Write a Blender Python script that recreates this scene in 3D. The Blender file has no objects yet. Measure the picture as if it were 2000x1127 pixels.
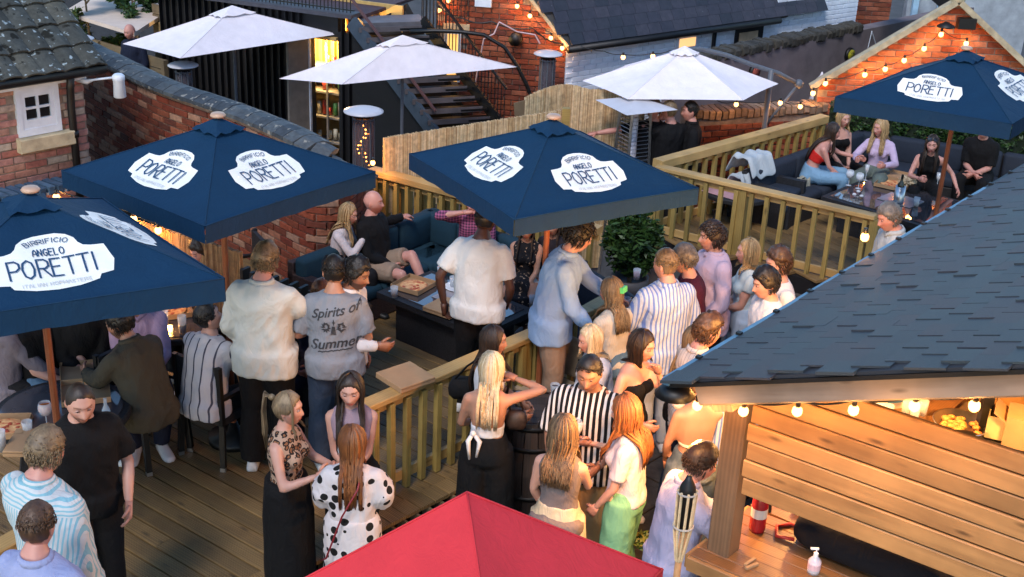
import bpy, math, random
from mathutils import Vector, Matrix, noise
from math import sin, cos, pi, radians as RD, sqrt, atan2
random.seed(7)
SC = bpy.context.scene
COL = SC.collection
# ------------------------------------------------------------------ camera, world, sun
F_PX, PITCH, ROLL, CAM_H = 2480.0, 0.41093, 0.0463, 5.144
cd = bpy.data.cameras.new('camera'); cam = bpy.data.objects.new('camera', cd); COL.objects.link(cam)
cd.sensor_width = 36.0; cd.lens = F_PX / 2000.0 * 36.0; cd.clip_end = 400.0
cam.matrix_world = Matrix.Translation((0, 0, CAM_H)) @ Matrix.Rotation(pi/2 - PITCH, 4, 'X') @ Matrix.Rotation(ROLL, 4, 'Z')
SC.camera = cam
W = bpy.data.worlds.new('World'); SC.world = W; W.use_nodes = True
nt = W.node_tree; nt.nodes.clear()
wo = nt.nodes.new('ShaderNodeOutputWorld'); bg = nt.nodes.new('ShaderNodeBackground'); sk = nt.nodes.new('ShaderNodeTexSky')
sk.sky_type = 'NISHITA'; sk.sun_disc = False; sk.sun_elevation = RD(14); sk.sun_rotation = RD(205)
sk.air_density = 1.0; sk.dust_density = 0.3; sk.ozone_density = 3.2
bg.inputs['Strength'].default_value = 0.085
nt.links.new(sk.outputs[0], bg.inputs[0]); nt.links.new(bg.outputs[0], wo.inputs[0])
sl = bpy.data.lights.new('sun', 'SUN'); sun = bpy.data.objects.new('sun', sl); COL.objects.link(sun)
sl.energy = 0.65; sl.angle = RD(16); sl.color = (1.0, 0.93, 0.90)
sun.rotation_euler = (RD(38), 0, RD(-18))
SC.view_settings.view_transform = 'Standard'; SC.view_settings.look = 'None'
SC.view_settings.exposure = 2.05; SC.view_settings.gamma = 1.0; SC.view_settings.use_curve_mapping = False
SC.cycles.max_bounces = 6; SC.cycles.diffuse_bounces = 3; SC.cycles.glossy_bounces = 3; SC.cycles.transmission_bounces = 4
SC.cycles.transparent_max_bounces = 8; SC.cycles.caustics_reflective = False; SC.cycles.caustics_refractive = False

# ------------------------------------------------------------------ pixel rays (places measured in the photograph)
CT, ST = cos(PITCH), sin(PITCH)
def ray(px, py):
    dx, dy = px-1000, py-563.5; c, s = cos(ROLL), sin(ROLL)
    X = (c*dx+s*dy)/F_PX; u = (s*dx-c*dy)/F_PX
    return Vector((X, CT+u*ST, -ST+u*CT))
def at(px, py, z=0.0):
    r = ray(px, py); t = (z-CAM_H)/r.z; return Vector((r.x*t, r.y*t, z))
def aty(px, py, Y):
    r = ray(px, py); t = Y/r.y; return Vector((r.x*t, Y, CAM_H+r.z*t))
def pix(P):
    z = P[2]-CAM_H; d = P[1]*CT-z*ST; u = P[1]*ST+z*CT
    X = F_PX*P[0]/d; Y = -F_PX*u/d; c, s = cos(ROLL), sin(ROLL)
    return (1000+c*X-s*Y, 563.5+s*X+c*Y)
def V(*a): return Vector(a)

# a second, empty scene used only while meshes are being shaped (removed at the end)
TMP = bpy.data.scenes.new('workbench'); TRASH = []
_o = bpy.data.objects.new('workbench', bpy.data.meshes.new('workbench')); TMP.collection.objects.link(_o); TRASH.append(_o)
_a = _o.modifiers.new('r','REMESH'); _a.mode = 'VOXEL'; _b = _o.modifiers.new('s','SMOOTH'); _b.factor = .5
WB = [_o, _a, _b]
# ------------------------------------------------------------------ geometry collector
class G:
    def __init__(s): s.v = []; s.f = []; s.m = []; s.mi = 0; s.c = None
    def add(s, vs, fs):
        o = len(s.v); s.v += [tuple(v) for v in vs]
        for f in fs: s.f.append(tuple(i+o for i in f)); s.m.append(s.mi)
    def box(s, c, d, rot=None, M=None):
        hx, hy, hz = d[0]/2, d[1]/2, d[2]/2; vs = []
        R = Matrix.Rotation(rot, 3, 'Z') if isinstance(rot, (int, float)) else rot
        for x, y, z in ((-1,-1,-1),(1,-1,-1),(1,1,-1),(-1,1,-1),(-1,-1,1),(1,-1,1),(1,1,1),(-1,1,1)):
            p = Vector((x*hx, y*hy, z*hz))
            if R: p = R @ p
            p += Vector(c)
            vs.append(M @ p if M else p)
        s.add(vs, [(0,3,2,1),(4,5,6,7),(0,1,5,4),(1,2,6,5),(2,3,7,6),(3,0,4,7)]); return s
    def beam(s, a, b, w, h, up=(0,0,1)):
        a, b = Vector(a), Vector(b); d = b-a; L = d.length; x = d/L; u = Vector(up); y = u.cross(x)
        if y.length < 1e-4: y = Vector((1,0,0)).cross(x)
        y.normalize(); z = x.cross(y); R = Matrix((x, y, z)).transposed()
        return s.box((a+b)/2, (L, w, h), R)
    def tube(s, pts, r, n=8, caps=True):
        pts = [Vector(p) for p in pts]; rs = r if isinstance(r, (list, tuple)) else [r]*len(pts)
        N = len(pts); rings = []; ref = None
        for i, p in enumerate(pts):
            t = (pts[min(i+1, N-1)]-pts[max(i-1, 0)]).normalized()
            if ref is None: ref = Vector((0,0,1)) if abs(t.z) < .9 else Vector((1,0,0))
            x = ref.cross(t)
            if x.length < 1e-4: x = Vector((0,1,0)).cross(t)
            x.normalize(); y = t.cross(x); ref = y
            rr = rs[i]; ra, rb = rr if isinstance(rr, (list, tuple)) else (rr, rr)
            rings.append([p + x*cos(2*pi*k/n)*ra + y*sin(2*pi*k/n)*rb for k in range(n)])
        return s.rings(rings, caps)
    def rings(s, rings, caps=True):
        n = len(rings[0]); vs = [p for r in rings for p in r]; fs = []
        for i in range(len(rings)-1):
            for k in range(n):
                a = i*n+k; b = i*n+(k+1) % n; fs.append((a, b, b+n, a+n))
        if caps: fs.append(tuple(range(n-1, -1, -1))); fs.append(tuple(range((len(rings)-1)*n, len(rings)*n)))
        s.add(vs, fs); return s
    def cyl(s, a, b, r, n=12, r2=None): return s.tube([a, b], [r, r if r2 is None else r2], n)
    def lathe(s, c, prof, n=16, M=None):
        c = Vector(c); rings = []
        for r, z in prof:
            ring = [Vector((r*cos(2*pi*k/n), r*sin(2*pi*k/n), z)) for k in range(n)]
            rings.append([(M @ p if M else p)+c for p in ring])
        return s.rings(rings)
    def sph(s, c, r, nu=10, nv=7, R=None):
        rx, ry, rz = r if isinstance(r, (tuple, list)) else (r, r, r); c = Vector(c); rings = []
        for j in range(nv+1):
            a = -pi/2+pi*j/nv; a = max(-pi/2+.05, min(pi/2-.05, a)); ring = []
            for k in range(nu):
                p = Vector((rx*cos(a)*cos(2*pi*k/nu), ry*cos(a)*sin(2*pi*k/nu), rz*sin(a)))
                if R: p = R @ p
                ring.append(p+c)
            rings.append(ring)
        return s.rings(rings)
    def prism(s, poly, z0, z1):
        n = len(poly); vs = [(p[0], p[1], z0) for p in poly]+[(p[0], p[1], z1) for p in poly]
        ar = sum(poly[i][0]*poly[(i+1) % n][1]-poly[(i+1) % n][0]*poly[i][1] for i in range(n))
        fs = [tuple(range(n-1, -1, -1)), tuple(range(n, 2*n))]+[(i, (i+1) % n, (i+1) % n+n, i+n) for i in range(n)]
        if ar < 0: fs = [tuple(reversed(f)) for f in fs]
        s.add(vs, fs); return s
    def slab(s, pts, thick):   # planar polygon given thickness along its normal
        P = [Vector(p) for p in pts]; nrm = (P[1]-P[0]).cross(P[-1]-P[0]).normalized(); n = len(P)
        s.add(P+[p-nrm*thick for p in P], [tuple(range(n)), tuple(range(2*n-1, n-1, -1))]+[((i+1) % n, i, i+n, (i+1) % n+n) for i in range(n)]); return s
    def build(s, name, mat, parent=None, smooth=False, M=None):
        me = bpy.data.meshes.new(name)
        me.from_pydata([M @ Vector(v) for v in s.v] if M else s.v, [], s.f)
        for m in (mat if isinstance(mat, (list, tuple)) else [mat]): me.materials.append(m)
        if any(s.m): me.polygons.foreach_set('material_index', s.m)
        if smooth: me.polygons.foreach_set('use_smooth', [True]*len(me.polygons))
        me.update(); return link(name, me, parent)
def link(name, me, parent=None):
    o = bpy.data.objects.new(name, me); COL.objects.link(o)
    if parent: o.parent = parent
    return o
def tag(o, label=None, cat=None, group=None, kind=None):
    if label: o['label'] = label
    if cat: o['category'] = cat
    if group: o['group'] = group
    if kind: o['kind'] = kind
    return o
def thing(name, label, cat, loc=(0,0,0), rz=0, group=None):
    o = bpy.data.objects.new(name, None); COL.objects.link(o); o.location = loc; o.rotation_euler = (0,0,rz); o.empty_display_size = .2
    return tag(o, label, cat, group)
def kids(o): return [c for c in bpy.data.objects if c.parent == o]
def copy_tree(o, parent=None):
    c = o.copy(); COL.objects.link(c); c.parent = parent
    for ch in o.children: copy_tree(ch, c)
    return c
def dup(o, loc, rz, label):
    c = copy_tree(o); c.location = loc; c.rotation_euler = (0,0,rz); c['label'] = label; return c

# ------------------------------------------------------------------ materials
_m = {}
def ramp(N, L, fac, stops):
    r = N.new('ShaderNodeValToRGB'); e = r.color_ramp.elements
    while len(e) < len(stops): e.new(.5)
    for i, (p, c) in enumerate(stops): e[i].position = p; e[i].color = (*c, 1) if len(c) == 3 else c
    L.new(fac, r.inputs[0]); return r.outputs[0]
def newmat(name):
    m = bpy.data.materials.new(name); m.use_nodes = True; N = m.node_tree.nodes; L = m.node_tree.links
    return m, N, L, N['Principled BSDF']
def mathn(N, L, op, a, b=None, c=None):
    n = N.new('ShaderNodeMath'); n.operation = op
    for i, x in enumerate((a, b, c)):
        if x is None: continue
        if isinstance(x, (int, float)): n.inputs[i].default_value = x
        else: L.new(x, n.inputs[i])
    return n.outputs[0]
def mixc(N, L, f, a, b, mode='MIX'):
    n = N.new('ShaderNodeMix'); n.data_type = 'RGBA'; n.blend_type = mode
    for i, x in ((0, f), (6, a), (7, b)):
        if isinstance(x, (int, float)): n.inputs[i].default_value = x
        elif isinstance(x, (tuple, list)): n.inputs[i].default_value = (*x, 1)
        else: L.new(x, n.inputs[i])
    return n.outputs[2]
def coord(N, L, scale=(1,1,1), rand=True, kind='Object', rot=(0,0,0)):
    t = N.new('ShaderNodeTexCoord'); mp = N.new('ShaderNodeMapping'); mp.inputs['Scale'].default_value = scale; mp.inputs['Rotation'].default_value = rot
    src = t.outputs[kind]
    if rand:
        oi = N.new('ShaderNodeObjectInfo'); va = N.new('ShaderNodeVectorMath'); va.operation = 'MULTIPLY_ADD'
        cb = N.new('ShaderNodeCombineXYZ')
        for i in range(3): L.new(oi.outputs['Random'], cb.inputs[i])
        va.inputs[1].default_value = (37, 53, 71); L.new(cb.outputs[0], va.inputs[0]); L.new(src, va.inputs[2]); src = va.outputs[0]
    L.new(src, mp.inputs[0]); return mp.outputs[0]
def noi(N, L, co, scale, detail=4, rough=.55, dist=0):
    n = N.new('ShaderNodeTexNoise'); n.inputs['Scale'].default_value = scale; n.inputs['Detail'].default_value = detail
    n.inputs['Roughness'].default_value = rough; n.inputs['Distortion'].default_value = dist; L.new(co, n.inputs['Vector']); return n
def bump(N, L, B, h, strength=.3, dist=.01):
    b = N.new('ShaderNodeBump'); b.inputs['Strength'].default_value = strength; b.inputs['Distance'].default_value = dist
    L.new(h, b.inputs['Height']); L.new(b.outputs[0], B.inputs['Normal'])
def rnd(N, L):   # per-piece random 0..1: object random plus mesh attribute
    oi = N.new('ShaderNodeObjectInfo'); a = N.new('ShaderNodeAttribute'); a.attribute_name = 'rnd'
    return mathn(N, L, 'FRACT', mathn(N, L, 'ADD', oi.outputs['Random'], a.outputs['Fac']))
def plain(name, col, rough=.6, var=.12, scale=6, bmp=0.0, metal=0, spec=None, col2=None, bscale=None, sheen=0):
    if name in _m: return _m[name]
    m, N, L, B = newmat(name); co = coord(N, L)
    n = noi(N, L, co, scale, 5)
    c2 = col2 or tuple(c*(1-2.2*var) for c in col); c1 = tuple(min(1, c*(1+var)) for c in col)
    L.new(ramp(N, L, n.outputs['Fac'], [(.3, c2), (.7, c1)]), B.inputs['Base Color'])
    B.inputs['Roughness'].default_value = rough; B.inputs['Metallic'].default_value = metal
    if spec is not None: B.inputs['Specular IOR Level'].default_value = spec
    if sheen: B.inputs['Sheen Weight'].default_value = sheen
    if bmp: bump(N, L, B, noi(N, L, co, bscale or scale*6, 4).outputs['Fac'], bmp)
    _m[name] = m; return m
def wood(name, c1, c2, axis='X', rough=.65, ring=1.0, knot=True, groove=0, spread=.25):
    if name in _m: return _m[name]
    m, N, L, B = newmat(name)
    sc = {'X': (1.2, 14, 14), 'Y': (14, 1.2, 14), 'Z': (14, 14, 1.2)}[axis]
    co = coord(N, L, sc); n1 = noi(N, L, co, 2.2*ring, 6, .6, .6)
    w = N.new('ShaderNodeTexWave'); w.inputs['Scale'].default_value = 1.1*ring; w.inputs['Distortion'].default_value = 5; w.inputs['Detail'].default_value = 3
    w.bands_direction = {'X': 'Y', 'Y': 'X', 'Z': 'X'}[axis]; L.new(co, w.inputs['Vector'])
    f = mathn(N, L, 'ADD', mathn(N, L, 'MULTIPLY', n1.outputs['Fac'], .65), mathn(N, L, 'MULTIPLY', w.outputs['Fac'], .35))
    c = ramp(N, L, f, [(.25, c2), (.7, c1)])
    big = noi(N, L, coord(N, L, (1, 1, 1)), 3.0, 3)
    c = mixc(N, L, .55, c, ramp(N, L, big.outputs['Fac'], [(.35, tuple(x*.62 for x in c1)), (.65, tuple(min(1, x*1.15) for x in c1))]), 'MIX')
    r = rnd(N, L)
    hv = N.new('ShaderNodeHueSaturation'); L.new(c, hv.inputs['Color'])
    L.new(mathn(N, L, 'ADD', 1-spread, mathn(N, L, 'MULTIPLY', r, 2*spread)), hv.inputs['Value']); c = hv.outputs[0]
    if knot:
        ks = {'X': (2.0, 7, 7), 'Y': (7, 2.0, 7), 'Z': (7, 7, 2.0)}[axis]
        v = N.new('ShaderNodeTexVoronoi'); v.inputs['Scale'].default_value = 1.5; L.new(coord(N, L, ks), v.inputs['Vector'])
        k = ramp(N, L, v.outputs['Distance'], [(.05, (1,1,1)), (.17, (0,0,0))])
        c = mixc(N, L, mathn(N, L, 'MULTIPLY', k, .75), c, tuple(x*.35 for x in c2))
    L.new(c, B.inputs['Base Color']); B.inputs['Roughness'].default_value = rough
    h = f
    if groove:
        g = N.new('ShaderNodeTexWave'); g.inputs['Scale'].default_value = groove; g.bands_direction = 'Y'
        L.new(coord(N, L, (1, 1, 1), False), g.inputs['Vector']); bump(N, L, B, g.outputs['Fac'], .8, .006)
        L.new(mixc(N, L, mathn(N, L, 'MULTIPLY', mathn(N, L, 'SUBTRACT', 1.0, g.outputs['Fac']), .35), c, tuple(x*.4 for x in c2)), B.inputs['Base Color'])
    else: bump(N, L, B, h, .25, .004)
    _m[name] = m; return m
def pieces(name, cols, rough=.85, bmp=.5, spots=None, scale=18, spec=.3):   # bricks, tiles, slates: colour chosen per piece
    if name in _m: return _m[name]
    m, N, L, B = newmat(name); r = rnd(N, L); co = coord(N, L, (1,1,1), True, 'Object')
    k = len(cols); c = ramp(N, L, r, [(i/k, cols[i]) for i in range(k)])
    n = noi(N, L, co, scale, 6, .65)
    c = mixc(N, L, .6, c, mixc(N, L, 1.0, c, ramp(N, L, n.outputs['Fac'], [(.3, (.35,.35,.35)), (.7, (1.4,1.35,1.3))]), 'MULTIPLY'))
    if spots:
        n2 = noi(N, L, co, spots[2], 3, .5); k2 = ramp(N, L, n2.outputs['Fac'], [(spots[1], (0,0,0)), (spots[1]+.05, (1,1,1))])
        c = mixc(N, L, k2, c, spots[0])
        if len(spots) > 3:
            n3 = noi(N, L, coord(N, L, (1,1,1), True, 'Object', (1, 2, 0)), spots[5], 3, .5); k3 = ramp(N, L, n3.outputs['Fac'], [(spots[4], (0,0,0)), (spots[4]+.05, (1,1,1))])
            c = mixc(N, L, k3, c, spots[3])
    L.new(c, B.inputs['Base Color']); B.inputs['Roughness'].default_value = rough; B.inputs['Specular IOR Level'].default_value = spec
    bump(N, L, B, n.outputs['Fac'], bmp, .006); _m[name] = m; return m
def emis(name, col, s):
    if name in _m: return _m[name]
    m, N, L, B = newmat(name); B.inputs['Base Color'].default_value = (*col, 1)
    B.inputs['Emission Color'].default_value = (*col, 1); B.inputs['Emission Strength'].default_value = s; _m[name] = m; return m
def glassm(name, col=(1,1,1), rough=.02, alpha=.28):
    if name in _m: return _m[name]
    m, N, L, B = newmat(name); B.inputs['Base Color'].default_value = (*col, 1); B.inputs['Roughness'].default_value = rough
    B.inputs['Alpha'].default_value = alpha; B.inputs['Specular IOR Level'].default_value = .8; _m[name] = m; return m
def cloth(name, col, pattern=None, c2=(0,0,0), k=30.0, rough=.85, sheen=.2, ang=0.0, duty=.5):
    if name in _m: return _m[name]
    m, N, L, B = newmat(name); co = coord(N, L, (1,1,1), False)
    n = noi(N, L, co, 7, 5); base = ramp(N, L, n.outputs['Fac'], [(.3, tuple(x*.93 for x in col)), (.7, tuple(min(1, x*1.04) for x in col))])
    c = base
    sep = N.new('ShaderNodeSeparateXYZ'); L.new(co, sep.inputs[0]); X, Y, Z = sep.outputs
    def stripes(v, kk, d=duty):
        return mathn(N, L, 'LESS_THAN', mathn(N, L, 'FRACT', mathn(N, L, 'MULTIPLY', v, kk)), d)
    if pattern == 'v': c = mixc(N, L, stripes(mathn(N, L, 'ADD', X, mathn(N, L, 'MULTIPLY', Z, ang)), k), base, c2)
    elif pattern == 'h': c = mixc(N, L, stripes(Z, k), base, c2)
    elif pattern == 'yoke':   # cross stripes over the shoulders, lengthwise stripes below
        s1 = stripes(Z, k); s2 = stripes(X, k); sel = mathn(N, L, 'GREATER_THAN', Z, ang)
        c = mixc(N, L, mathn(N, L, 'ADD', mathn(N, L, 'MULTIPLY', s1, sel), mathn(N, L, 'MULTIPLY', s2, mathn(N, L, 'SUBTRACT', 1.0, sel))), base, c2)
    elif pattern == 'check':
        a = mathn(N, L, 'ADD', stripes(X, k), stripes(Z, k)); c = mixc(N, L, mathn(N, L, 'MULTIPLY', a, .5), base, c2)
    elif pattern == 'dots':
        v = N.new('ShaderNodeTexVoronoi'); v.inputs['Scale'].default_value = k; v.inputs['Randomness'].default_value = .55; L.new(co, v.inputs['Vector'])
        c = mixc(N, L, mathn(N, L, 'LESS_THAN', v.outputs['Distance'], duty), base, c2)
    elif pattern == 'leopard':
        v = N.new('ShaderNodeTexVoronoi'); v.inputs['Scale'].default_value = k; L.new(co, v.inputs['Vector'])
        d = mathn(N, L, 'ADD', v.outputs['Distance'], mathn(N, L, 'MULTIPLY', noi(N, L, co, 60, 2).outputs['Fac'], .5))
        c = ramp(N, L, d, [(.0, (.22,.10,.05)), (.50, (.22,.10,.05)), (.54, (.012,.01,.01)), (.72, (.012,.01,.01)), (.76, col)])
    elif pattern == 'floral':
        n2 = noi(N, L, co, k, 3); c = mixc(N, L, ramp(N, L, n2.outputs['Fac'], [(.60, (0,0,0)), (.64, (1,1,1))]), base, c2)
    elif pattern == 'denim':
        n2 = noi(N, L, co, 4, 4); c = mixc(N, L, ramp(N, L, n2.outputs['Fac'], [(.45, (0,0,0)), (.6, (1,1,1))]), base, c2)
    L.new(c, B.inputs['Base Color']); B.inputs['Roughness'].default_value = rough; B.inputs['Sheen Weight'].default_value = 0; B.inputs['Specular IOR Level'].default_value = .25 if rough > .5 else .6
    f2 = noi(N, L, coord(N, L, (1, 1, .45), False), 16, 4, .6, .4); fine = noi(N, L, co, 260, 1)
    cr = mathn(N, L, 'ABSOLUTE', mathn(N, L, 'SUBTRACT', noi(N, L, coord(N, L, (1.0,1.0,.55), False), 9, 3, .55, 1.2).outputs['Fac'], .5))
    bump(N, L, B, mathn(N, L, 'ADD', mathn(N, L, 'ADD', mathn(N, L, 'MULTIPLY', f2.outputs['Fac'], .6), mathn(N, L, 'MULTIPLY', cr, -1.5)), mathn(N, L, 'MULTIPLY', fine.outputs['Fac'], .05)), .42 if name.startswith('fabric') else .22, .03)
    _m[name] = m; return m

M_MORTAR = plain('mortar', (.25,.20,.16), .95, .2, 10, .4)
M_BRICK = pieces('brick_red', [(.22,.05,.022), (.16,.034,.017), (.26,.075,.033), (.10,.032,.024), (.19,.045,.025), (.30,.10,.055)])
M_BRICK_P = pieces('brick_pink', [(.34,.15,.14), (.38,.20,.17), (.30,.11,.09), (.36,.24,.17), (.32,.13,.12), (.40,.34,.28)])
M_BRICK_D = pieces('brick_dark', [(.14,.035,.02), (.10,.03,.02), (.18,.05,.025), (.07,.025,.02), (.13,.035,.02)])
M_BRICK_W = pieces('brick_whitewash', [(.70,.76,.84), (.74,.80,.88), (.68,.74,.82)], .8, .15)
M_COPE = pieces('coping_slate_blue', [(.055,.072,.088), (.072,.09,.105), (.04,.052,.066)], .7, .5, ((.22,.22,.2), .62, 12))
M_TILE = pieces('roof_tile_lichen', [(.05,.058,.056), (.065,.074,.07), (.04,.045,.042), (.08,.085,.074)], .85, .6, ((.26,.33,.36), .63, 16, (.008,.009,.007), .60, 8), 14)
M_SLATE = pieces('roof_slate', [(.035,.031,.042), (.027,.025,.036), (.043,.038,.05), (.022,.022,.03)], .45, .3, ((.2,.2,.22), .72, 9), 12, .6)
M_SHING = pieces('roof_shingle', [(.032,.043,.054), (.026,.035,.046), (.038,.039,.050), (.030,.046,.057), (.040,.037,.046)], .6, .35, ((.12,.14,.16), .80, 7), 220, .5)
M_DECK = wood('deck_board_wood', (.27,.168,.066), (.055,.030,.012), 'X', .5, 1.0, True, 22, .26)
M_FASC = wood('deck_fascia_wood', (.17,.12,.065), (.08,.055,.03), 'X', .7)
M_RAIL = wood('rail_softwood', (.48,.31,.115), (.31,.185,.06), 'X', .6, 1.0, True, 0, .10)
M_RAILZ = wood('baluster_softwood', (.32,.225,.065), (.18,.12,.03), 'Z', .6, 1.0, True, 0, .15)
M_OAKX = wood('oak_beam', (.27,.20,.155), (.14,.095,.07), 'X', .75, .8)
M_OAKZ = wood('oak_post', (.14,.08,.042), (.06,.033,.018), 'X', .7, .8)
M_PLANK = wood('larch_plank', (.38,.20,.075), (.16,.07,.025), 'X', .55, .8, True, 0, .20)
M_COUNT = wood('counter_wood', (.24,.115,.045), (.11,.05,.02), 'X', .35, 1.3, False)
M_REDP = wood('parasol_pole_wood', (.30,.09,.035), (.18,.05,.02), 'X', .4, 1, False)
M_FENCE = wood('fence_board_wood', (.16,.115,.06), (.08,.055,.03), 'X', .8)
M_REED = pieces('reed', [(.50,.35,.18), (.60,.45,.26), (.36,.22,.10), (.68,.53,.33)], .7, .2)
M_BAMB = pieces('bamboo_screen', [(.30,.15,.06), (.36,.19,.08), (.22,.10,.04), (.40,.22,.10)], .7, .2)
M_BLACK = plain('black_paint', (.0025,.0025,.003), .5, .2, 8, .1)
M_BLKWOOD = plain('black_stained_boards', (.003,.003,.005), .6, .25, 6, .2)
M_IRON = plain('black_iron', (.003,.003,.0035), .45, .1, 20, .1)
M_GREYMET = plain('grey_powdercoat', (.10,.11,.13), .45, .1, 12)
M_STEEL = plain('brushed_steel', (.55,.55,.57), .3, .08, 20, 0, 1.0)
M_NAVY = cloth('navy_canvas', (.001,.026,.068), rough=.75, sheen=.12)
M_WHITEC = cloth('white_canvas', (.74,.70,.74), rough=.8, sheen=.1)
M_RED = cloth('red_canvas', (.52,.030,.042), rough=.75, sheen=.1)
M_PRINT = plain('white_print', (.82,.82,.78), .6, .04, 6)
M_PRINTB = plain('navy_print', (.012,.05,.12), .6, .05, 6)
M_PRINTG = plain('grey_print', (.55,.56,.55), .6, .05, 6)
M_FINIAL = plain('beech_finial', (.46,.30,.21), .4, .08, 8)
M_WHITE = plain('white_paint', (.56,.63,.72), .5, .06, 8, .1)
M_WICK = plain('dark_wicker', (.012,.012,.015), .6, .3, 60, .6, bscale=110)
M_WICKB = plain('brown_wicker', (.045,.028,.03), .6, .3, 60, .6, bscale=110)
M_CUSH = cloth('grey_cushion', (.020,.027,.042))
M_CUSHT = cloth('teal_cushion', (.010,.036,.058))
M_CARD = plain('cardboard', (.36,.22,.115), .8, .07, 7, .1)
M_STONE = plain('stone', (.42,.36,.24), .9, .15, 9, .4)
M_RENDER = plain('mauve_render', (.17,.145,.16), .9, .12, 3, .2)
M_LEAF = pieces('leaf_green', [(.016,.045,.011), (.026,.065,.016), (.011,.032,.009), (.036,.08,.018)], .45, .1)
M_LEAFY = pieces('leaf_yellowgreen', [(.10,.14,.03), (.07,.12,.03), (.16,.14,.03), (.05,.09,.02)], .5, .1)
M_BULB = emis('bulb_glow', (1.0,.46,.13), 1.7)
M_WIRE = plain('black_cable', (.01,.01,.01), .5)
M_GLASS = glassm('clear_glass', (.75,.82,.9), .03, .38)
M_DARKGL = plain('dark_window_glass', (.008,.010,.014), .25, .1, spec=.3)
# ------------------------------------------------------------------ placing parts given in world coordinates
def wm(o):
    m = Matrix.Identity(4)
    while o is not None: m = o.matrix_basis @ m if False else Matrix(o.matrix_basis) @ m; o = o.parent
    return m
def basis(o, M): o.matrix_basis = M
def put(o, M, parent=None):
    if parent is not None: o.parent = parent; M = wm(parent).inverted() @ M
    o.matrix_basis = M; return o
def frame(a, b, up=(0,0,1)):
    a, b = Vector(a), Vector(b); x = (b-a).normalized(); y = Vector(up).cross(x)
    if y.length < 1e-4: y = Vector((0,1,0))
    y.normalize(); z = x.cross(y); M = Matrix((x, y, z)).transposed().to_4x4(); M.translation = (a+b)/2; return M
def bbox_g(L, w, h, bev=0.0):
    g = G()
    if not bev: return g.box((0,0,0), (L, w, h))
    hw, hh = w/2, h/2; sec = [(-hw+bev,-hh),(hw-bev,-hh),(hw,-hh+bev),(hw,hh-bev),(hw-bev,hh),(-hw+bev,hh),(-hw,hh-bev),(-hw,-hh+bev)]
    return g.rings([[Vector((x, p[0], p[1])) for p in sec] for x in (-L/2, L/2)])
def beamo(name, mat, parent, a, b, w, h, up=(0,0,1), bev=0.0, smooth=False):
    L = (Vector(b)-Vector(a)).length; o = bbox_g(L, w, h, bev).build(name, mat, None, smooth); return put(o, frame(a, b, up), parent)
def gw(g, name, mat, parent=None, smooth=False, at_=None):   # world-space geometry -> object with its origin at at_
    if at_ is None:
        n = max(1, len(g.v)); at_ = (sum(v[0] for v in g.v)/n, sum(v[1] for v in g.v)/n, min(v[2] for v in g.v)) if parent is None else None
    if at_ is None: T = wm(parent); o = g.build(name, mat, None, smooth, T.inverted()); o.parent = parent; return o
    o = g.build(name, mat, None, smooth, Matrix.Translation(-Vector(at_))); return put(o, Matrix.Translation(Vector(at_)), parent)
def inview(p, m=160):
    x, y = pix(p); return -m < x < 2000+m and -m < y < 1127+m and p[1] > 1
def pieces_out(parent, name, proto, mat, Ms, maxn=300, stuff=None, cull=True):
    """proto: G or list of G; every matrix in Ms is one piece; the first maxn in view are parts, the rest one joined part"""
    protos = proto if isinstance(proto, list) else [proto]
    if cull: Ms = [M for M in Ms if inview(M.translation)]
    Ms.sort(key=lambda M: M.translation.y)
    mes = []
    for g in protos:
        me = bpy.data.meshes.new(name); me.from_pydata(g.v, [], g.f); me.materials.append(mat); mes.append(me)
    for M in Ms[:maxn]: put(link(name, random.choice(mes)), M, parent)
    rest = Ms[maxn:]
    if rest:
        vs, fs, rv = [], [], []; inv = wm(parent).inverted()
        for M in rest:
            g = random.choice(protos); o = len(vs); MM = inv @ M; vs += [MM @ Vector(v) for v in g.v]; r = random.random()
            for f in g.f: fs.append(tuple(i+o for i in f)); rv.append(r)
        me = bpy.data.meshes.new(stuff or name+'_mass'); me.from_pydata(vs, [], fs); me.materials.append(mat)
        a = me.attributes.new('rnd', 'FLOAT', 'FACE'); a.data.foreach_set('value', rv)
        o = link(stuff or name+'_mass', me, parent); o['kind'] = 'stuff'
def seglen(path):
    S = [0]
    for a, b in zip(path, path[1:]): S.append(S[-1]+(Vector(b[:2])-Vector(a[:2])).length)
    return S
def along(path, S, s):
    i = 0
    while i < len(path)-2 and s > S[i+1]: i += 1
    a, b = Vector(path[i][:2]), Vector(path[i+1][:2]); t = (s-S[i])/(S[i+1]-S[i]); p = a+(b-a)*t; return p, (b-a).normalized()
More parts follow.
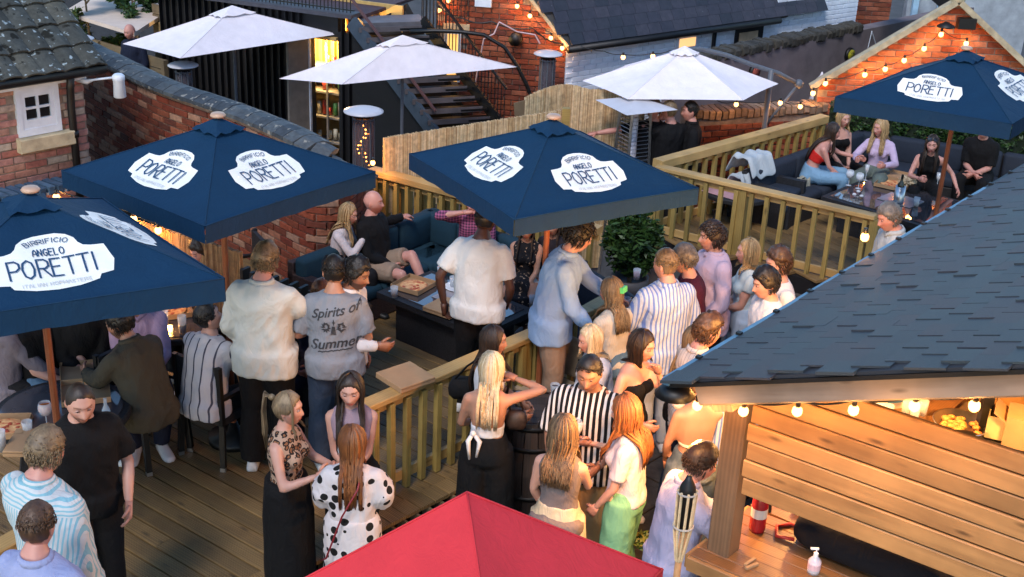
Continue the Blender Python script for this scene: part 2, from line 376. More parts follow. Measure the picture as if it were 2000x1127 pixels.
def brickface(parent, path, zb, zt, mat, L=.225, H=.075, top=None, side=-1, holes=(), maxn=300, name='brick', proud=.012, cull=True, jit=.004):
    """bricks proud of a face that follows path; side=-1: the face looks to the right of the walking direction"""
    S = seglen(path); Ms = []; j = 0; z = zb+H/2
    g = [bbox_g(L-.012, .05, H-.012, .004), bbox_g(L-.018, .05, H-.014, .005), bbox_g(L*.5-.012, .05, H-.012, .004)]
    ends = []
    while z < zt-H*.3:
        s = (L/2 if j % 2 else 0)
        while s < S[-1]-L*.25:
            sm = s+L/2; ln = 2 if False else 0
            if sm+L/2 > S[-1]: sm = S[-1]-L/2
            p, t = along(path, S, min(sm, S[-1])); nrm = Vector((t.y, -t.x))*(1 if side < 0 else -1)
            if (top is None or z < top(sm)-H*.4) and not any(a-L*.3 < sm < b+L*.3 and c-H*.3 < z < d+H*.3 for a, b, c, d in holes):
                M = frame((p.x-t.x, p.y-t.y, z), (p.x+t.x, p.y+t.y, z)); M.translation = Vector((p.x, p.y, z))+Vector((nrm.x, nrm.y, 0))*(-.025+proud+random.uniform(-jit, jit))
                Ms.append(M)
            s += L
        z += H; j += 1
    pieces_out(parent, name, g[:2], mat, Ms, maxn, name+'_mass', cull)
def rail(label, a, b, ztop, zbase, sp=.17, posts=(), post_w=.09, cap=(.13, .045), balmat=None, ends=True, lowrail=True, group='timber rails round the decks', bal=(.045,.045), off=(0,0)):
    a, b = Vector(a), Vector(b); t = thing('wooden_railing', label, 'railing', (a.x, a.y, zbase), 0, group)
    A, B = Vector((a.x, a.y, ztop)), Vector((b.x, b.y, ztop)); d = (B-A); L = d.length; d.normalize()
    beamo('handrail', M_RAIL, t, A-V(0,0,cap[1]/2), B-V(0,0,cap[1]/2), cap[0], cap[1], bev=.006)
    beamo('top_rail', M_RAIL, t, A-V(0,0,cap[1]+.035), B-V(0,0,cap[1]+.035), .035, .07)
    if lowrail: beamo('bottom_rail', M_RAIL, t, A+V(0,0,zbase+.10-ztop), B+V(0,0,zbase+.10-ztop), .035, .08)
    n = max(1, int(L/sp)); H = ztop-cap[1]-zbase-.03
    me = bbox_g(H, bal[0], bal[1]).build('tmp', M_RAILZ); mesh = me.data; bpy.data.objects.remove(me)
    for v in mesh.vertices: v.co = Vector((v.co.z, v.co.y, v.co.x))
    mesh.flip_normals(); ys = Vector((d.y, -d.x, 0))*.042
    ang = Matrix.Rotation(atan2(d.y, d.x), 4, 'Z')
    for i in range(n+1):
        p = A+d*(L*(i+.5)/(n+1)); o = link('baluster', mesh)
        put(o, Matrix.Translation((p.x+ys.x, p.y+ys.y, zbase+H/2+.01)) @ ang @ Matrix.Rotation(random.uniform(-.01,.01), 4, 'Y'), t)
    for s in posts:
        p = A+d*(L*s); g = G().box((0,0,0), (post_w, post_w, ztop-zbase-cap[1]-.002)); o = g.build('post', M_RAILZ)
        put(o, Matrix.Translation((p.x, p.y, (ztop-cap[1]+zbase)/2)) @ ang, t)
    return t
def clipline(poly, p, d):   # intersection of a line with a convex polygon -> (t0, t1)
    ts = []
    for i in range(len(poly)):
        a, b = Vector(poly[i]), Vector(poly[(i+1) % len(poly)]); e = b-a; den = d.x*e.y-d.y*e.x
        if abs(den) < 1e-9: continue
        w = a-p; t = (w.x*e.y-w.y*e.x)/den; u = (w.x*d.y-w.y*d.x)/den
        if -1e-9 <= u <= 1+1e-9: ts.append(t)
    return (min(ts), max(ts)) if len(ts) > 1 else None
def deck(name, label, poly, z, ang, bw=.14, gap=.009):
    t = tag(thing(name, label, 'deck', (poly[0][0], poly[0][1], z)), kind='structure'); d = Vector((cos(ang), sin(ang))); n = Vector((-d.y, d.x))
    t.pop('category', None)
    ks = [Vector(p).dot(n) for p in poly]; k = min(ks)+bw/2
    g = G().prism(poly, z-.30, z-.034); gw(g, 'deck_frame', M_BLKWOOD, t)
    while k < max(ks):
        r = clipline([Vector(p) for p in poly], n*k, d)
        if r and r[1]-r[0] > .1:
            a = n*k+d*r[0]; b = n*k+d*r[1]; cuts = [0.0]; L = (b-a).length; s = random.uniform(1.5, 3.6)
            while s < L-.6: cuts.append(s/L); s += random.uniform(2.4, 3.8)
            cuts.append(1.0)
            for c0, c1 in zip(cuts, cuts[1:]):
                p = a.lerp(b, c0)+d*.002; q = a.lerp(b, c1)-d*.002; dz = random.uniform(-.002, .001)
                beamo('deck_board', M_DECK, t, (p.x, p.y, z-.015+dz), (q.x, q.y, z-.015+dz), bw-gap-.003, .03, bev=.005)
        k += bw
    return t

# ------------------------------------------------------------------ ground
YARD, PATIO = -1.25, -.20
g = G(); g.add([(-120,-20,YARD),(120,-20,YARD),(120,220,YARD),(-120,220,YARD)], [(0,1,2,3)])
tag(g.build('yard_ground', plain('yard_paving', (.06,.055,.055), .85, .2, 1.5, .3)), kind='structure')
t = tag(thing('patio', 'grey stone flag patio between deck and bar', None, (0,5,PATIO)), kind='structure')
ppoly = [(-3.5,2.5),(6.5,2.5),(6.5,13.0),(1.75,13.3),(1.2,11.2),(.6,9.4),(-1.6,6.9),(-3.5,4.9)]
gw(G().prism(ppoly, YARD-.05, PATIO-.03), 'patio_bed', plain('mortar_dark', (.05,.048,.045), .95), t)
Ms = []
for i in range(-3, 24):
    for j in range(-3, 24):
        x, y = (i+.5*(j % 2))*.42, 2.6+j*.42; c, s = cos(.83), sin(.83); X = .5+c*(x-2.5)-s*(y-7); Y = 7.5+s*(x-2.5)+c*(y-7)
        if -3.2 < X < 6.3 and 2.7 < Y < 12.9 and (Y < 7.1+(X+1.5)*1.05 or X > 1.9): Ms.append(Matrix.Translation((X, Y, PATIO-.015+random.uniform(-.004,.003))) @ Matrix.Rotation(.83, 4, 'Z'))
pieces_out(t, 'paving_stone', bbox_g(.405,.405,.03,.008), pieces('paving', [(.055,.05,.048),(.07,.063,.058),(.042,.04,.038)], .8, .4), Ms, 300, 'paving_mass')

# ------------------------------------------------------------------ decks
A_BOARD = RD(-36)
LD = [(-5.2,3.0),(-3.75,4.52),(.72,9.42),(1.3,11.2),(-1.6,13.05),(-6.2,13.0),(-7.5,9.0)]
LD = [(-5.2,3.0),(.72,9.42),(1.3,11.15),(-1.55,13.1),(-6.5,11.0)]
deck('lower_deck', 'grooved timber deck boards of lower terrace', LD, 0.0, A_BOARD)
UD = [(1.45,13.52),(4.2,11.75),(8.5,10.2),(9.0,14.5),(4.2,16.4)]
deck('upper_deck', 'timber deck boards of upper terrace behind the railing', UD, 0.02, RD(-58))
# fascia and step planks along the deck edge
t = tag(thing('deck_edge', 'dark timber step edge of the lower deck', None, (-1.5,7,0)), kind='structure')
e0, e1 = Vector((-4.6,3.66)), Vector((.72,9.42)); ed = (e1-e0).normalized(); en = Vector((ed.y, -ed.x)); n = 0; s = 0
Le = (e1-e0).length
while s < Le-.1:
    p = e0+ed*(s+.07)+en*.085; o = beamo('step_board', M_DECK, t, (p.x-en.x*.085, p.y-en.y*.085, -.012), (p.x+en.x*.085, p.y+en.y*.085, -.012), .132, .028, bev=.004); s += .14
s = 0
while s < Le-.1:
    p = e0+ed*(s+.06)+en*.16; beamo('fascia_board', M_FASC, t, (p.x, p.y, -.03), (p.x, p.y, PATIO), .112, .02, up=(ed.x, ed.y, 0)); s += .12
g0 = at(735,778,.82); g1 = at(1150,600,.82)
rr = rail('main softwood railing crossing the middle of the terrace with a pizza box on it', g0-(g1-g0).normalized()*.28, g1, .82, 0.0, .155, (.70, 1.0,), off=(0,0))
c0 = g1; c1 = at(1213,632,.82)
rail('short return of softwood railing where the man in the blue linen shirt leans', g1, g1+V(.25,.35,0), .82, 0, .16, (1,))
u0 = at(1285,322,.82); u1 = at(1712,420,.82)
rail('softwood railing in front of the upper deck', u0, u1, .82, -.02, .185, (.0, .42, 1.0))
s1 = at(1611,224,.86)
rail('softwood railing along the left side of the upper deck', u0+V(0,.06,.0), s1, .86, -.02, .19, (.985,), cap=(.14,.10))
l0 = at(726,327,.82); l1 = at(1172,444,.82)
rail('warm lit softwood railing behind the corner sofa', l0, l1, .82, 0, .15, (0,), cap=(.14,.07))
k0 = at(2,1040,.82); k1 = at(-120,1095,.82)
rail('stub of railing at the bottom left corner of the deck', at(40,1040,.82), at(-160,1150,.82), .82, 0, .16, (0,))
# backing boards behind the corner sofa rail
t = thing('board_screen', 'upright pale boards behind the lit railing of the corner sofa', 'screen', (l0.x, l0.y, 0))
dl = (l1-l0).normalized(); nl = Vector((-dl.y, dl.x, 0)); L = 1.9; s = 0
while s < L:
    p = l0+dl*(s+.05)+nl*.09; beamo('board', M_RAILZ, t, (p.x, p.y, .0), (p.x, p.y, .70), .085, .02, up=(dl.x, dl.y, 0)); s += .1

# ------------------------------------------------------------------ reed and bamboo screens
def reed(label, path, zb, ztf, mat, name='reed_screen', w=.012, cat='reed screen', rod=True):
    S = seglen(path); t = thing(name, label, cat, (path[0][0], path[0][1], zb)); g = G()
    for i in range(len(path)-1): a, b = path[i], path[i+1]; g.beam((a[0],a[1],(zb+ztf(S[i]))/2-.02), (b[0],b[1],(zb+ztf(S[i+1]))/2-.02), .012, min(ztf(S[i]), ztf(S[i+1]))-zb-.05)
    gw(g, 'backing', plain('reed_back', (.20,.13,.07), .9), t)
    Ms = []; s = 0; gs = [G().box((0,0,-.5), (w, w*.8, 1))]
    vs, fs, rv = [], [], []; inv = wm(t).inverted()
    while s < S[-1]:
        p, d = along(path, S, s); zt = ztf(s)+random.uniform(-.006,.006); r = random.random(); hh = zt-zb; q = random.uniform(-.006,.006)
        for k in (-1, 1):
            c = Vector((p.x, p.y, 0))+Vector((d.y, -d.x, 0))*(.011*k+q*.3)
            g2 = G().box((c.x, c.y, (zb+zt)/2), (w*random.uniform(.6,1), w*.7, hh), atan2(d.y, d.x)); o = len(vs); vs += [inv @ Vector(v) for v in g2.v]
            for f in g2.f: fs.append(tuple(i+o for i in f)); rv.append(r)
        s += w*.92
    me = bpy.data.meshes.new('reed'); me.from_pydata(vs, [], fs); me.materials.append(mat); a = me.attributes.new('rnd', 'FLOAT', 'FACE'); a.data.foreach_set('value', rv)
    o = link('reeds', me, t); o['kind'] = 'stuff'; return t
r0, r1 = at(750,269,1.2), at(1101,214,1.2)
reed('long straw coloured reed screen behind the middle navy parasol', [r0, r1], 0.35, lambda s: 1.2, M_REED)
tp = thing('screen_post', 'pale square timber post at the right end of the reed screen', 'post', (r1.x, r1.y, -.2)); beamo('post', M_RAILZ, tp, (r1.x+.03, r1.y, -.2), (r1.x+.03, r1.y, 1.22), .09, .09)
q = [at(1026,190,1.15), at(1062,170,1.25), at(1115,163,1.25), at(1200,172,1.2), at(1262,190,1.1)]
q = [Vector((p.x, p.y)) for p in q]
reed('curved reed screen farther back near the pyramid heater', q, -1.2, lambda s: 1.15+.1*sin(min(1, s/.9)*pi*.9), M_REED)
b0, b1 = at(112,384,1.28), at(470,492,1.28)
reed('bamboo screen glowing orange under a string of bulbs', [b0, b1], 0, lambda s: 1.28, M_BAMB, 'bamboo_screen', .02, 'bamboo screen')
# dark panel between bamboo and brick wall end
t = thing('black_gate', 'black boarded gate between bamboo screen and brick wall', 'gate', (b1.x, b1.y, 0)); db = (b1-b0).normalized(); 
for i in range(8):
    p = b1+db*(.04+i*.1); beamo('board', M_BLKWOOD, t, (p.x, p.y, 0), (p.x, p.y, 1.15), .094, .03, up=(db.x, db.y, 0))

# ------------------------------------------------------------------ long curving brick wall with coping
wpz = [at(x, y, z) for x, y, z in ((118,74,1.55),(300,165,1.55),(450,215,1.55),(560,262,1.55),(612,292,1.52),(655,312,1.42),(690,328,1.24),(714,336,1.06),(727,340,.90))]
t = thing('curved_brick_wall', 'long red brick garden wall curving down behind the navy parasols', 'brick wall', (wpz[0].x, wpz[0].y, YARD))
wp = [Vector((p.x, p.y)) for p in wpz]; S = seglen(wp); N = 70; zs_ = [p.z for p in wpz]
def zalong(s):
    i = 0
    while i < len(S0)-2 and s > S0[i+1]: i += 1
    return zs_[i]+(zs_[i+1]-zs_[i])*min(1, max(0, (s-S0[i])/(S0[i+1]-S0[i])))
S0 = S; path = [along(wp, S, S[-1]*i/N)[0] for i in range(N+1)]; pz_ = [zalong(S[-1]*i/N) for i in range(N+1)]
for _ in range(8):
    path = [path[0]]+[(path[i-1]+path[i]*2+path[i+1])/4 for i in range(1, N)]+[path[-1]]; pz_ = [pz_[0]]+[(pz_[i-1]+pz_[i]*2+pz_[i+1])/4 for i in range(1, N)]+[pz_[-1]]
S = seglen(path); g = G()
def ztop_(s):
    i = 0
    while i < N-1 and s > S[i+1]: i += 1
    return pz_[i]+(pz_[i+1]-pz_[i])*min(1, max(0, (s-S[i])/(S[i+1]-S[i])))
for i, (a, b) in enumerate(zip(path, path[1:])):
    d = (b-a).normalized(); n = Vector((-d.y, d.x))*.11; c = (a+b)/2+n; e = (b-a)*.5*1.03; zt_ = min(pz_[i], pz_[i+1])-.05
    g.beam((c.x-e.x, c.y-e.y, (zt_+YARD)/2), (c.x+e.x, c.y+e.y, (zt_+YARD)/2), .215, zt_-YARD)
gw(g, 'mortar', plain('mortar_wall', (.20,.15,.12), .95, .2, 10, .4), t)
brickface(t, path, -.05, 1.5, pieces('brick_wall_red', [(.17,.036,.018), (.12,.026,.015), (.21,.052,.025), (.07,.024,.018), (.15,.038,.019), (.25,.09,.05), (.27,.16,.11)]), L=.225, H=.075, side=-1, maxn=300, top=lambda s: ztop_(s)-.05)
Ms = []; s = .08
g = G(); pr = [(-.165,0),(.165,0),(.165,.04),(.05,.085),(-.05,.085),(-.165,.04)]
g.rings([[Vector((x, p[0], p[1])) for p in pr] for x in (-.084, .084)])
while s < S[-1]:
    p, d = along(path, S, s); n = Vector((-d.y, d.x))*.11; z = ztop_(s)-.05; dz = (ztop_(min(S[-1], s+.05))-ztop_(max(0, s-.05)))/.1; M = frame((p.x-d.x, p.y-d.y, z-dz), (p.x+d.x, p.y+d.y, z+dz)); M.translation = Vector((p.x+n.x, p.y+n.y, z+random.uniform(-.004,.004))); Ms.append(M); s += .175
pieces_out(t, 'coping_brick', g, M_COPE, Ms)

# ------------------------------------------------------------------ brick house on the left
hc = at(160,150,1.85); hd = Vector((cos(RD(47)), sin(RD(47)), 0)); ha = hc-hd*2.6; ZE = 1.9
hn = Vector((hd.y, -hd.x, 0))
t = thing('brick_house', 'pale pink brick house with lichen covered tile roof and small white window', 'house', (hc.x, hc.y, YARD))
back = -hn*3.0
g = G().prism([(ha.x,ha.y),(hc.x,hc.y),(hc.x+back.x,hc.y+back.y),(ha.x+back.x,ha.y+back.y)], YARD, ZE); gw(g, 'wall', M_MORTAR, t)
# window spot
w0 = None
def on_house(px, py):   # point on the house wall seen at a pixel
    r = ray(px, py); o = Vector((0,0,CAM_H)); k = (hc-o).dot(hn)/r.dot(hn); return o+r*k
pa, pb = on_house(35,268), on_house(109,160)
sa, sb = (pa-ha).dot(hd), (pb-ha).dot(hd); za, zb_ = pa.z, pb.z
pth = [Vector((ha.x, ha.y)), Vector((hc.x, hc.y))]
brickface(t, pth, -.4, ZE-.02, M_BRICK_P, L=.225, H=.075, side=-1, holes=[(sa+.03, sb-.03, za, zb_)], proud=.014)
pth2 = [Vector((hc.x, hc.y)), Vector((hc.x+back.x, hc.y+back.y))]
brickface(t, pth2, -.4, ZE-.02, M_BRICK_P, L=.225, H=.075, side=-1, maxn=60)
wd = thing('tmp', 'x', 'x'); bpy.data.objects.remove(wd)
wm_, hm_ = sb-sa, zb_-za; WM = frame(ha+hd*sa, ha+hd*sb); ctr = ha+hd*((sa+sb)/2); 
def hp(s, z, o=0.0): p = ha+hd*s+hn*o; return Vector((p.x, p.y, z))
fr = G()
for s0, s1_, z0, z1, th in ((sa,sa+.05,za,zb_,.06),(sb-.05,sb,za,zb_,.06),(sa+.05,sb-.05,zb_-.05,zb_,.06),(sa+.05,sb-.05,za,za+.07,.06)):
    a = hp(s0, (z0+z1)/2, .01); b = hp(s1_, (z0+z1)/2, .01); fr.beam(a, b, th, z1-z0)
wf = gw(fr, 'window', M_WHITE, t)
sa2, sb2, za2, zb2 = sa+.05, sb-.05, za+.07, zb_-.05; mw = G(); ww = sb2-sa2; hh = zb2-za2
for s0, s1_, z0, z1 in ((sa2,sa2+.045,za2,zb2),(sb2-.045,sb2,za2,zb2),(sa2+.045,sb2-.045,zb2-.045,zb2),(sa2+.045,sb2-.045,za2,za2+.09),((sa2+sb2)/2-.012,(sa2+sb2)/2+.012,za2+.09,zb2-.045)):
    mw.beam(hp(s0,(z0+z1)/2,.018), hp(s1_,(z0+z1)/2,.018), .03, z1-z0)
zm = (za2+.09+zb2-.045)/2
for s0, s1_ in ((sa2+.045,(sa2+sb2)/2-.012),((sa2+sb2)/2+.012,sb2-.045)): mw.beam(hp(s0,zm,.016), hp(s1_,zm,.016), .026, .024)
gw(mw, 'sash', M_WHITE, wf)
for i in range(2):
    for j in range(2):
        s0 = sa2+.045+i*(ww-.09)/2; z0 = za2+.09+j*(hh-.135)/2; gg = G().beam(hp(s0+.004, z0+(hh-.135)/4, .006), hp(s0+(ww-.09)/2-.004, z0+(hh-.135)/4, .006), .008, (hh-.135)/2-.01); gw(gg, 'pane', M_DARKGL, wf)
beamo('window_sill', M_STONE, t, hp(sa-.03, za-.075, .05), hp(sb+.09, za-.075, .05), .13, .14, bev=.01)
# fascia, gutter, downpipe
beamo('fascia', M_WHITE, t, hp(-.1, ZE-.03, .035), hp(2.62, ZE-.03, .035), .03, .07)
gut = G(); gut.tube([hp(-.2, ZE+.04, .13), hp(2.78, ZE+.04, .13)], .055, 10); gw(gut, 'gutter', M_BLACK, t, True)
dp = G(); dp.tube([hp(2.42, ZE+.02, .12), hp(2.42, ZE-.12, .09), hp(2.42, ZE-.3, .07), hp(2.42, -.3, .07)], .038, 10); dp.cyl(hp(2.42, ZE-.62, .07), hp(2.42, ZE-.56, .07), .05, 10); gw(dp, 'downpipe', M_BLACK, t, True)
# tiled roof: courses of big curved tiles
rise = RD(34); up = (-hn*cos(rise)+V(0,0,sin(rise))); rn = hn*sin(rise)+V(0,0,cos(rise))
re = hp(2.78, ZE+.07, .15)
g = G().slab([re+up*.0-rn*.03, re+up*3-rn*.03, re-hd*3.5+up*3-rn*.03, re-hd*3.5-rn*.03], .05); gw(g, 'roof', plain('roof_under', (.05,.05,.05), .9), t)
TW, TL = .215, .30; g = G(); n = 7; sec = []
def tile(h0):
    g = G(); top = []; bot = []
    for i in range(n+1):
        x = -TW/2-.012+(TW+.024)*i/n; z = .030*sin(pi*i/n)**1.0-.012*(i == n) ; top.append((x, z))
    ring = []
    for (y, dz) in ((-.02, .034), (TL+.03, 0.0)): ring.append([Vector((x, y, z+dz)) for x, z in top]+[Vector((x, y, z+dz-.02)) for x, z in reversed(top)])
    return g.rings([list(reversed(r)) for r in ring])
Ms = []; TM = Matrix((hd, up, rn)).transposed().to_4x4()
for j in range(8):
    for i in range(15):
        p = re-hd*(TW*(i+.5))+up*(TL*j); M = TM.copy() @ Matrix.Rotation(random.uniform(-.02,.02), 4, 'Z'); M.translation = p+rn*random.uniform(-.004,.006); Ms.append(M)
pieces_out(t, 'roof_tile', tile(0), M_TILE, Ms)
# wall lamp on the house corner
lp = on_house(150,155); t = thing('wall_lamp', 'white lantern on a bracket at the corner of the pink brick house', 'wall lamp', tuple(lp))
le = lp+V(.36,.02,.03); g = G(); g.tube([lp, lp+V(.1,.0,-.02), lp+V(.16,.01,.0), le], [.03,.028,.012,.012], 8); gw(g, 'bracket', M_WHITE, t, True)
g = G().lathe(le+V(.05,0,-.20), [(.05,0),(.062,.01),(.055,.17),(.062,.18),(.062,.22),(.04,.24)], 14); gw(g, 'lamp_head', M_WHITE, t, True)
# low coping wall at the foot of the house
q0, q1 = at(-20,388,1.0), at(116,361,1.0); t = thing('low_coped_wall', 'low wall topped with blue engineering bricks and pale mortar by the house', 'brick wall', (q0.x, q0.y, 0))
d = (q1-q0); L = d.length; d.normalize(); q1 = q0+d*(L+.1); n = Vector((-d.y, d.x, 0))
gw(G().beam(V(q0.x,q0.y,.45)+n*.12, V(q1.x,q1.y,.45)+n*.12, .22, .98), 'mortar', plain('pale_mortar', (.5,.5,.48), .9), t)
brickface(t, [Vector(q0[:2]), Vector(q1[:2])], .1, .93, M_BRICK, side=-1)
Ms = []; s = .03
while s < L+.1: M = frame(q0+d*(s-1), q0+d*(s+1)); M.translation = V(q0.x,q0.y,.96)+d*s+n*.12; Ms.append(M @ Matrix.Rotation(RD(12), 4, 'Z')); s += .09
pieces_out(t, 'coping_brick', bbox_g(.062,.26,.08,.005), pieces('engineering_brick', [(.04,.08,.14),(.035,.07,.12),(.055,.105,.17)], .6, .3), Ms)
# ------------------------------------------------------------------ string bulbs
def bulb(p, label, grp='warm bulbs on the string lights', r=.028, cord=None, mat=None, e=3.2):
    p = Vector(p); t = thing('string_bulb', label, 'light bulb', tuple(p), 0, grp)
    g = G().sph((0,0,0), (r, r, r*1.1), 10, 7); g.build('glass_bulb', mat or M_BULB, t, True)
    G().cyl((0,0,r*.8), (0,0,r*2.2), r*.5, 8).build('socket', M_BLACK, t, True)
    l = bpy.data.lights.new('bulb_light', 'POINT'); l.energy = e; l.color = (1,.42,.10); l.shadow_soft_size = r*1.25; o = bpy.data.objects.new('bulb_light', l); COL.objects.link(o); o.location = p; return t
def cable(label, pts, sag=.08, r=.006, name='light_cable', mat=None):
    out = []
    for a, b in zip(pts, pts[1:]):
        a, b = Vector(a), Vector(b)
        for i in range(8): k = i/8; out.append(a.lerp(b, k)-V(0,0,sag*4*k*(1-k)))
    out.append(Vector(pts[-1])); g = G().tube(out, r, 5)
    o = gw(g, name, mat or M_WIRE, None, True); return tag(o, label, 'cable')

# ------------------------------------------------------------------ dark boarded building with lit door and outside stair (left background)
YB = 18.6
def wallpts(pxs, Y): return [aty(x, y, Y) for x, y in pxs]
t = thing('black_boarded_building', 'black boarded building with an open door showing lit shelves', 'building', tuple(aty(500,150,YB+.5)*1.0))
A = aty(330,20,YB+1.2); B = aty(690,42,YB); zt = A.z; ztop = 1.25
d2 = (V(B.x,B.y,0)-V(A.x,A.y,0)); LB = d2.length; d2.normalize(); nb = V(d2.y,-d2.x,0)
def bw(s, z, o=0.0): p = V(A.x,A.y,0)+d2*s+nb*o; return V(p.x,p.y,z)
def on_b(px, py): r = ray(px,py); o = V(0,0,CAM_H); k = (V(A.x,A.y,0)-o).dot(nb)/r.dot(nb); q = o+r*k; return ((q-V(A.x,A.y,0)).dot(d2), q.z)
dl_, _ = on_b(607,150); dr_, _ = on_b(660,150); _, dzt = on_b(635,76)
g = G()
for s0, s1_, z0, z1 in ((-.2,dl_,YARD,ztop),(dr_,LB+.75,YARD,ztop-.25),(dl_,dr_,dzt,ztop)): g.beam(bw(s0,(z0+z1)/2,-.08), bw(s1_,(z0+z1)/2,-.08), .12, z1-z0)
gw(g, 'wall', M_BLKWOOD, t)
s = -.2
while s < LB+.75:
    if not (dl_-.12 < s < dr_+.02): beamo('wall_board', M_BLKWOOD, t, bw(s+.06, YARD, 0), bw(s+.06, ztop-(.02 if s < LB-.1 else .27), 0), .117, .008, up=d2)
    s += .12
beamo('parapet_cap', plain('lead_grey', (.045,.045,.06), .6), t, bw(-.2, ztop+.03, 0), bw(LB+.05, ztop+.03, 0), .3, .06)
beamo('roof_deck', plain('terrace_red', (.06,.032,.04), .8), t, bw(-.2, ztop-.02, -1.8), bw(LB+.05, ztop-.02, -1.8), 3.2, .05)
# lit store room: back wall, shelves, stock
iw = plain('store_wood', (.55,.36,.12), .7)
beamo('store_back_wall', iw, t, bw(dl_-1.6,.0,-.95), bw(dr_+.6,.0,-.95), .04, 2.6)
for k in range(-13, 6):
    sx = dl_+.02+k*.11; beamo('store_board', iw, t, bw(sx, -.2, -.9), bw(sx, 1.1, -.9), .1, .02, up=d2)
for zz in (-.9,-.5,-.1,.3): 
    beamo('shelf', plain('shelf_grey', (.2,.2,.2), .5), t, bw(dl_-.55,zz,-.62), bw(dr_+.1,zz,-.62), .26, .03)
dp_ = beamo('door_frame', M_WHITE, t, bw(dl_-.02, YARD, .01), bw(dl_-.02, dzt, .01), .05, .05, up=d2); beamo('door_frame', plain('frame_tan', (.5,.32,.12), .6), t, bw(dl_, dzt+.02, .01), bw(dr_, dzt+.02, .01), .06, .05)
beamo('shelf_post', plain('shelf_grey', (.2,.2,.2)), t, bw(dl_+.02, YARD, -.45), bw(dl_+.02, .7, -.45), .03, .03, up=d2)
random.seed(3)
nth = ('first','second','third','fourth','fifth','sixth')
for zz, sh_ in ((-.88,'bottom'),(-.48,'second lowest'),(-.08,'second highest'),(.32,'top')):
    for k in range(6):
        c = random.choice([((.5,.05,.04),'tin_red'),((.6,.35,.05),'tin_amber'),((.1,.3,.08),'tin_green'),((.7,.65,.5),'tin_cream')])
        if random.random() < .75: tag(gw(G().cyl(bw(dl_-.30+k*.095, zz+.016, -.58), bw(dl_-.30+k*.095, zz+random.uniform(.12,.24), -.58), .034, 8), 'storage_jar', plain(c[1], c[0], .4), None, True), c[1].split('_')[1]+' jar, '+nth[k]+' from the left on the '+sh_+' lit shelf of the black building', 'jar', 'stock on the lit shelves')
lamp = bpy.data.lights.new('store_light', 'POINT'); lamp.energy = 60; lamp.color = (1,.62,.22); lamp.shadow_soft_size = .1; lo = bpy.data.objects.new('store_light', lamp); COL.objects.link(lo); lo.location = bw(dl_-.1, .62, -.35)
# open door leaf
h0 = bw(dl_-.03, 0, .02); dd = (nb*.9-d2*.30).normalized(); h1 = h0+dd*.40
beamo('door', plain('door_grey', (.20,.17,.14), .6), t, V(h0.x,h0.y,(YARD+dzt)/2), V(h1.x,h1.y,(YARD+dzt)/2), .04, dzt-YARD-.05)
# stairs going down to the right
T0 = aty(686,42,YB-.15); T1 = aty(850,262,YB-.95)
ts = thing('outside_staircase', 'black outside staircase with open iron treads beside the dark building', 'staircase', (T0.x, T0.y, YARD))
wv = V(.80,.28,0)  # stair width vector
stm = plain('stringer_blue', (.04,.06,.085), .6)
beamo('stringer', stm, ts, T0, T1, .07, .20); beamo('stringer', M_IRON, ts, T0+wv*1.25, T1+wv*1.25, .05, .16)
gw(G().slab([T0+V(0,.1,-.1), V(T0.x,T0.y+.1,YARD), V(T1.x,T1.y+.1,YARD), T1+V(0,.1,-.1)], .03), 'side_board', M_BLKWOOD, ts)
n = 11
for i in range(n):
    p = T0.lerp(T1, (i+.6)/n); q_ = p+wv*1.25; beamo('tread', M_IRON, ts, p+V(.02,0,-.02), q_+V(-.02,0,-.02), .22, .03)
    beamo('tread_nosing', plain('nosing_grey', (.10,.085,.09), .7), ts, p+V(.06,-.115,-.01), q_+V(-.06,-.115,-.01), .012, .075)
gw(G().slab([T0+V(.05,.8,-.3), T0+V(.05,.8,-2.6), T1+wv*.9+V(.0,.8,-2.6), T1+wv*.9+V(.0,.8,-.5), T0+wv*.9+V(.0,.8,.1)], .05), 'back_board', M_BLKWOOD, ts)
for off, up_ in ((0, .34), (1.25, .62)):
    a = T0+wv*off+V(0,0,up_); b = T1+wv*off+V(0,0,up_); rm = plain('rail_red_brown', (.10,.045,.045), .5) if off == 0 else M_IRON
    beamo('stair_rail', rm, ts, a, b, .035, .03)
    if off:
        for i in range(26):
            p = a.lerp(b, (i+.5)/26); beamo('baluster', M_IRON, ts, V(p.x,p.y,p.z-up_), p, .014, .014, up=(1,0,0))
# terrace railing
tr = thing('iron_railing', 'black iron railing along the roof terrace at the top edge of the picture', 'railing', tuple(bw(1.0, ztop, 0)))
ra, rb = bw(1.15, ztop+.62, 0), bw(LB+.02, ztop+.62, 0); rc = rb+wv*1.25+V(.5,.15,.1)
for a, b in ((ra, rb),):
    beamo('top_bar', M_IRON, tr, a, b, .03, .03); beamo('low_bar', M_IRON, tr, a-V(0,0,.52), b-V(0,0,.52), .02, .02)
    k = 34
    for i in range(k): p = a.lerp(b, i/k); beamo('baluster', M_IRON, tr, p-V(0,0,.6), p, .014, .014, up=(1,0,0))
a = T0+wv*1.25+V(0,0,.55); b = a+V(.9,.5,0)
tr2 = thing('iron_railing', 'black iron railing at the head of the stairs in front of the brick gable', 'railing', tuple(a-V(0,0,.5)))
beamo('top_bar', M_IRON, tr2, a, b, .03, .03)
for i in range(16): p = a.lerp(b, i/16); beamo('baluster', M_IRON, tr2, p-V(0,0,.62), p, .014, .014, up=(1,0,0))
beamo('landing', plain('landing_grey', (.12,.11,.12)), tr2, T0+V(.1,.25,-.05), T0+wv*1.25+V(0,.25,-.05), .5, .06)

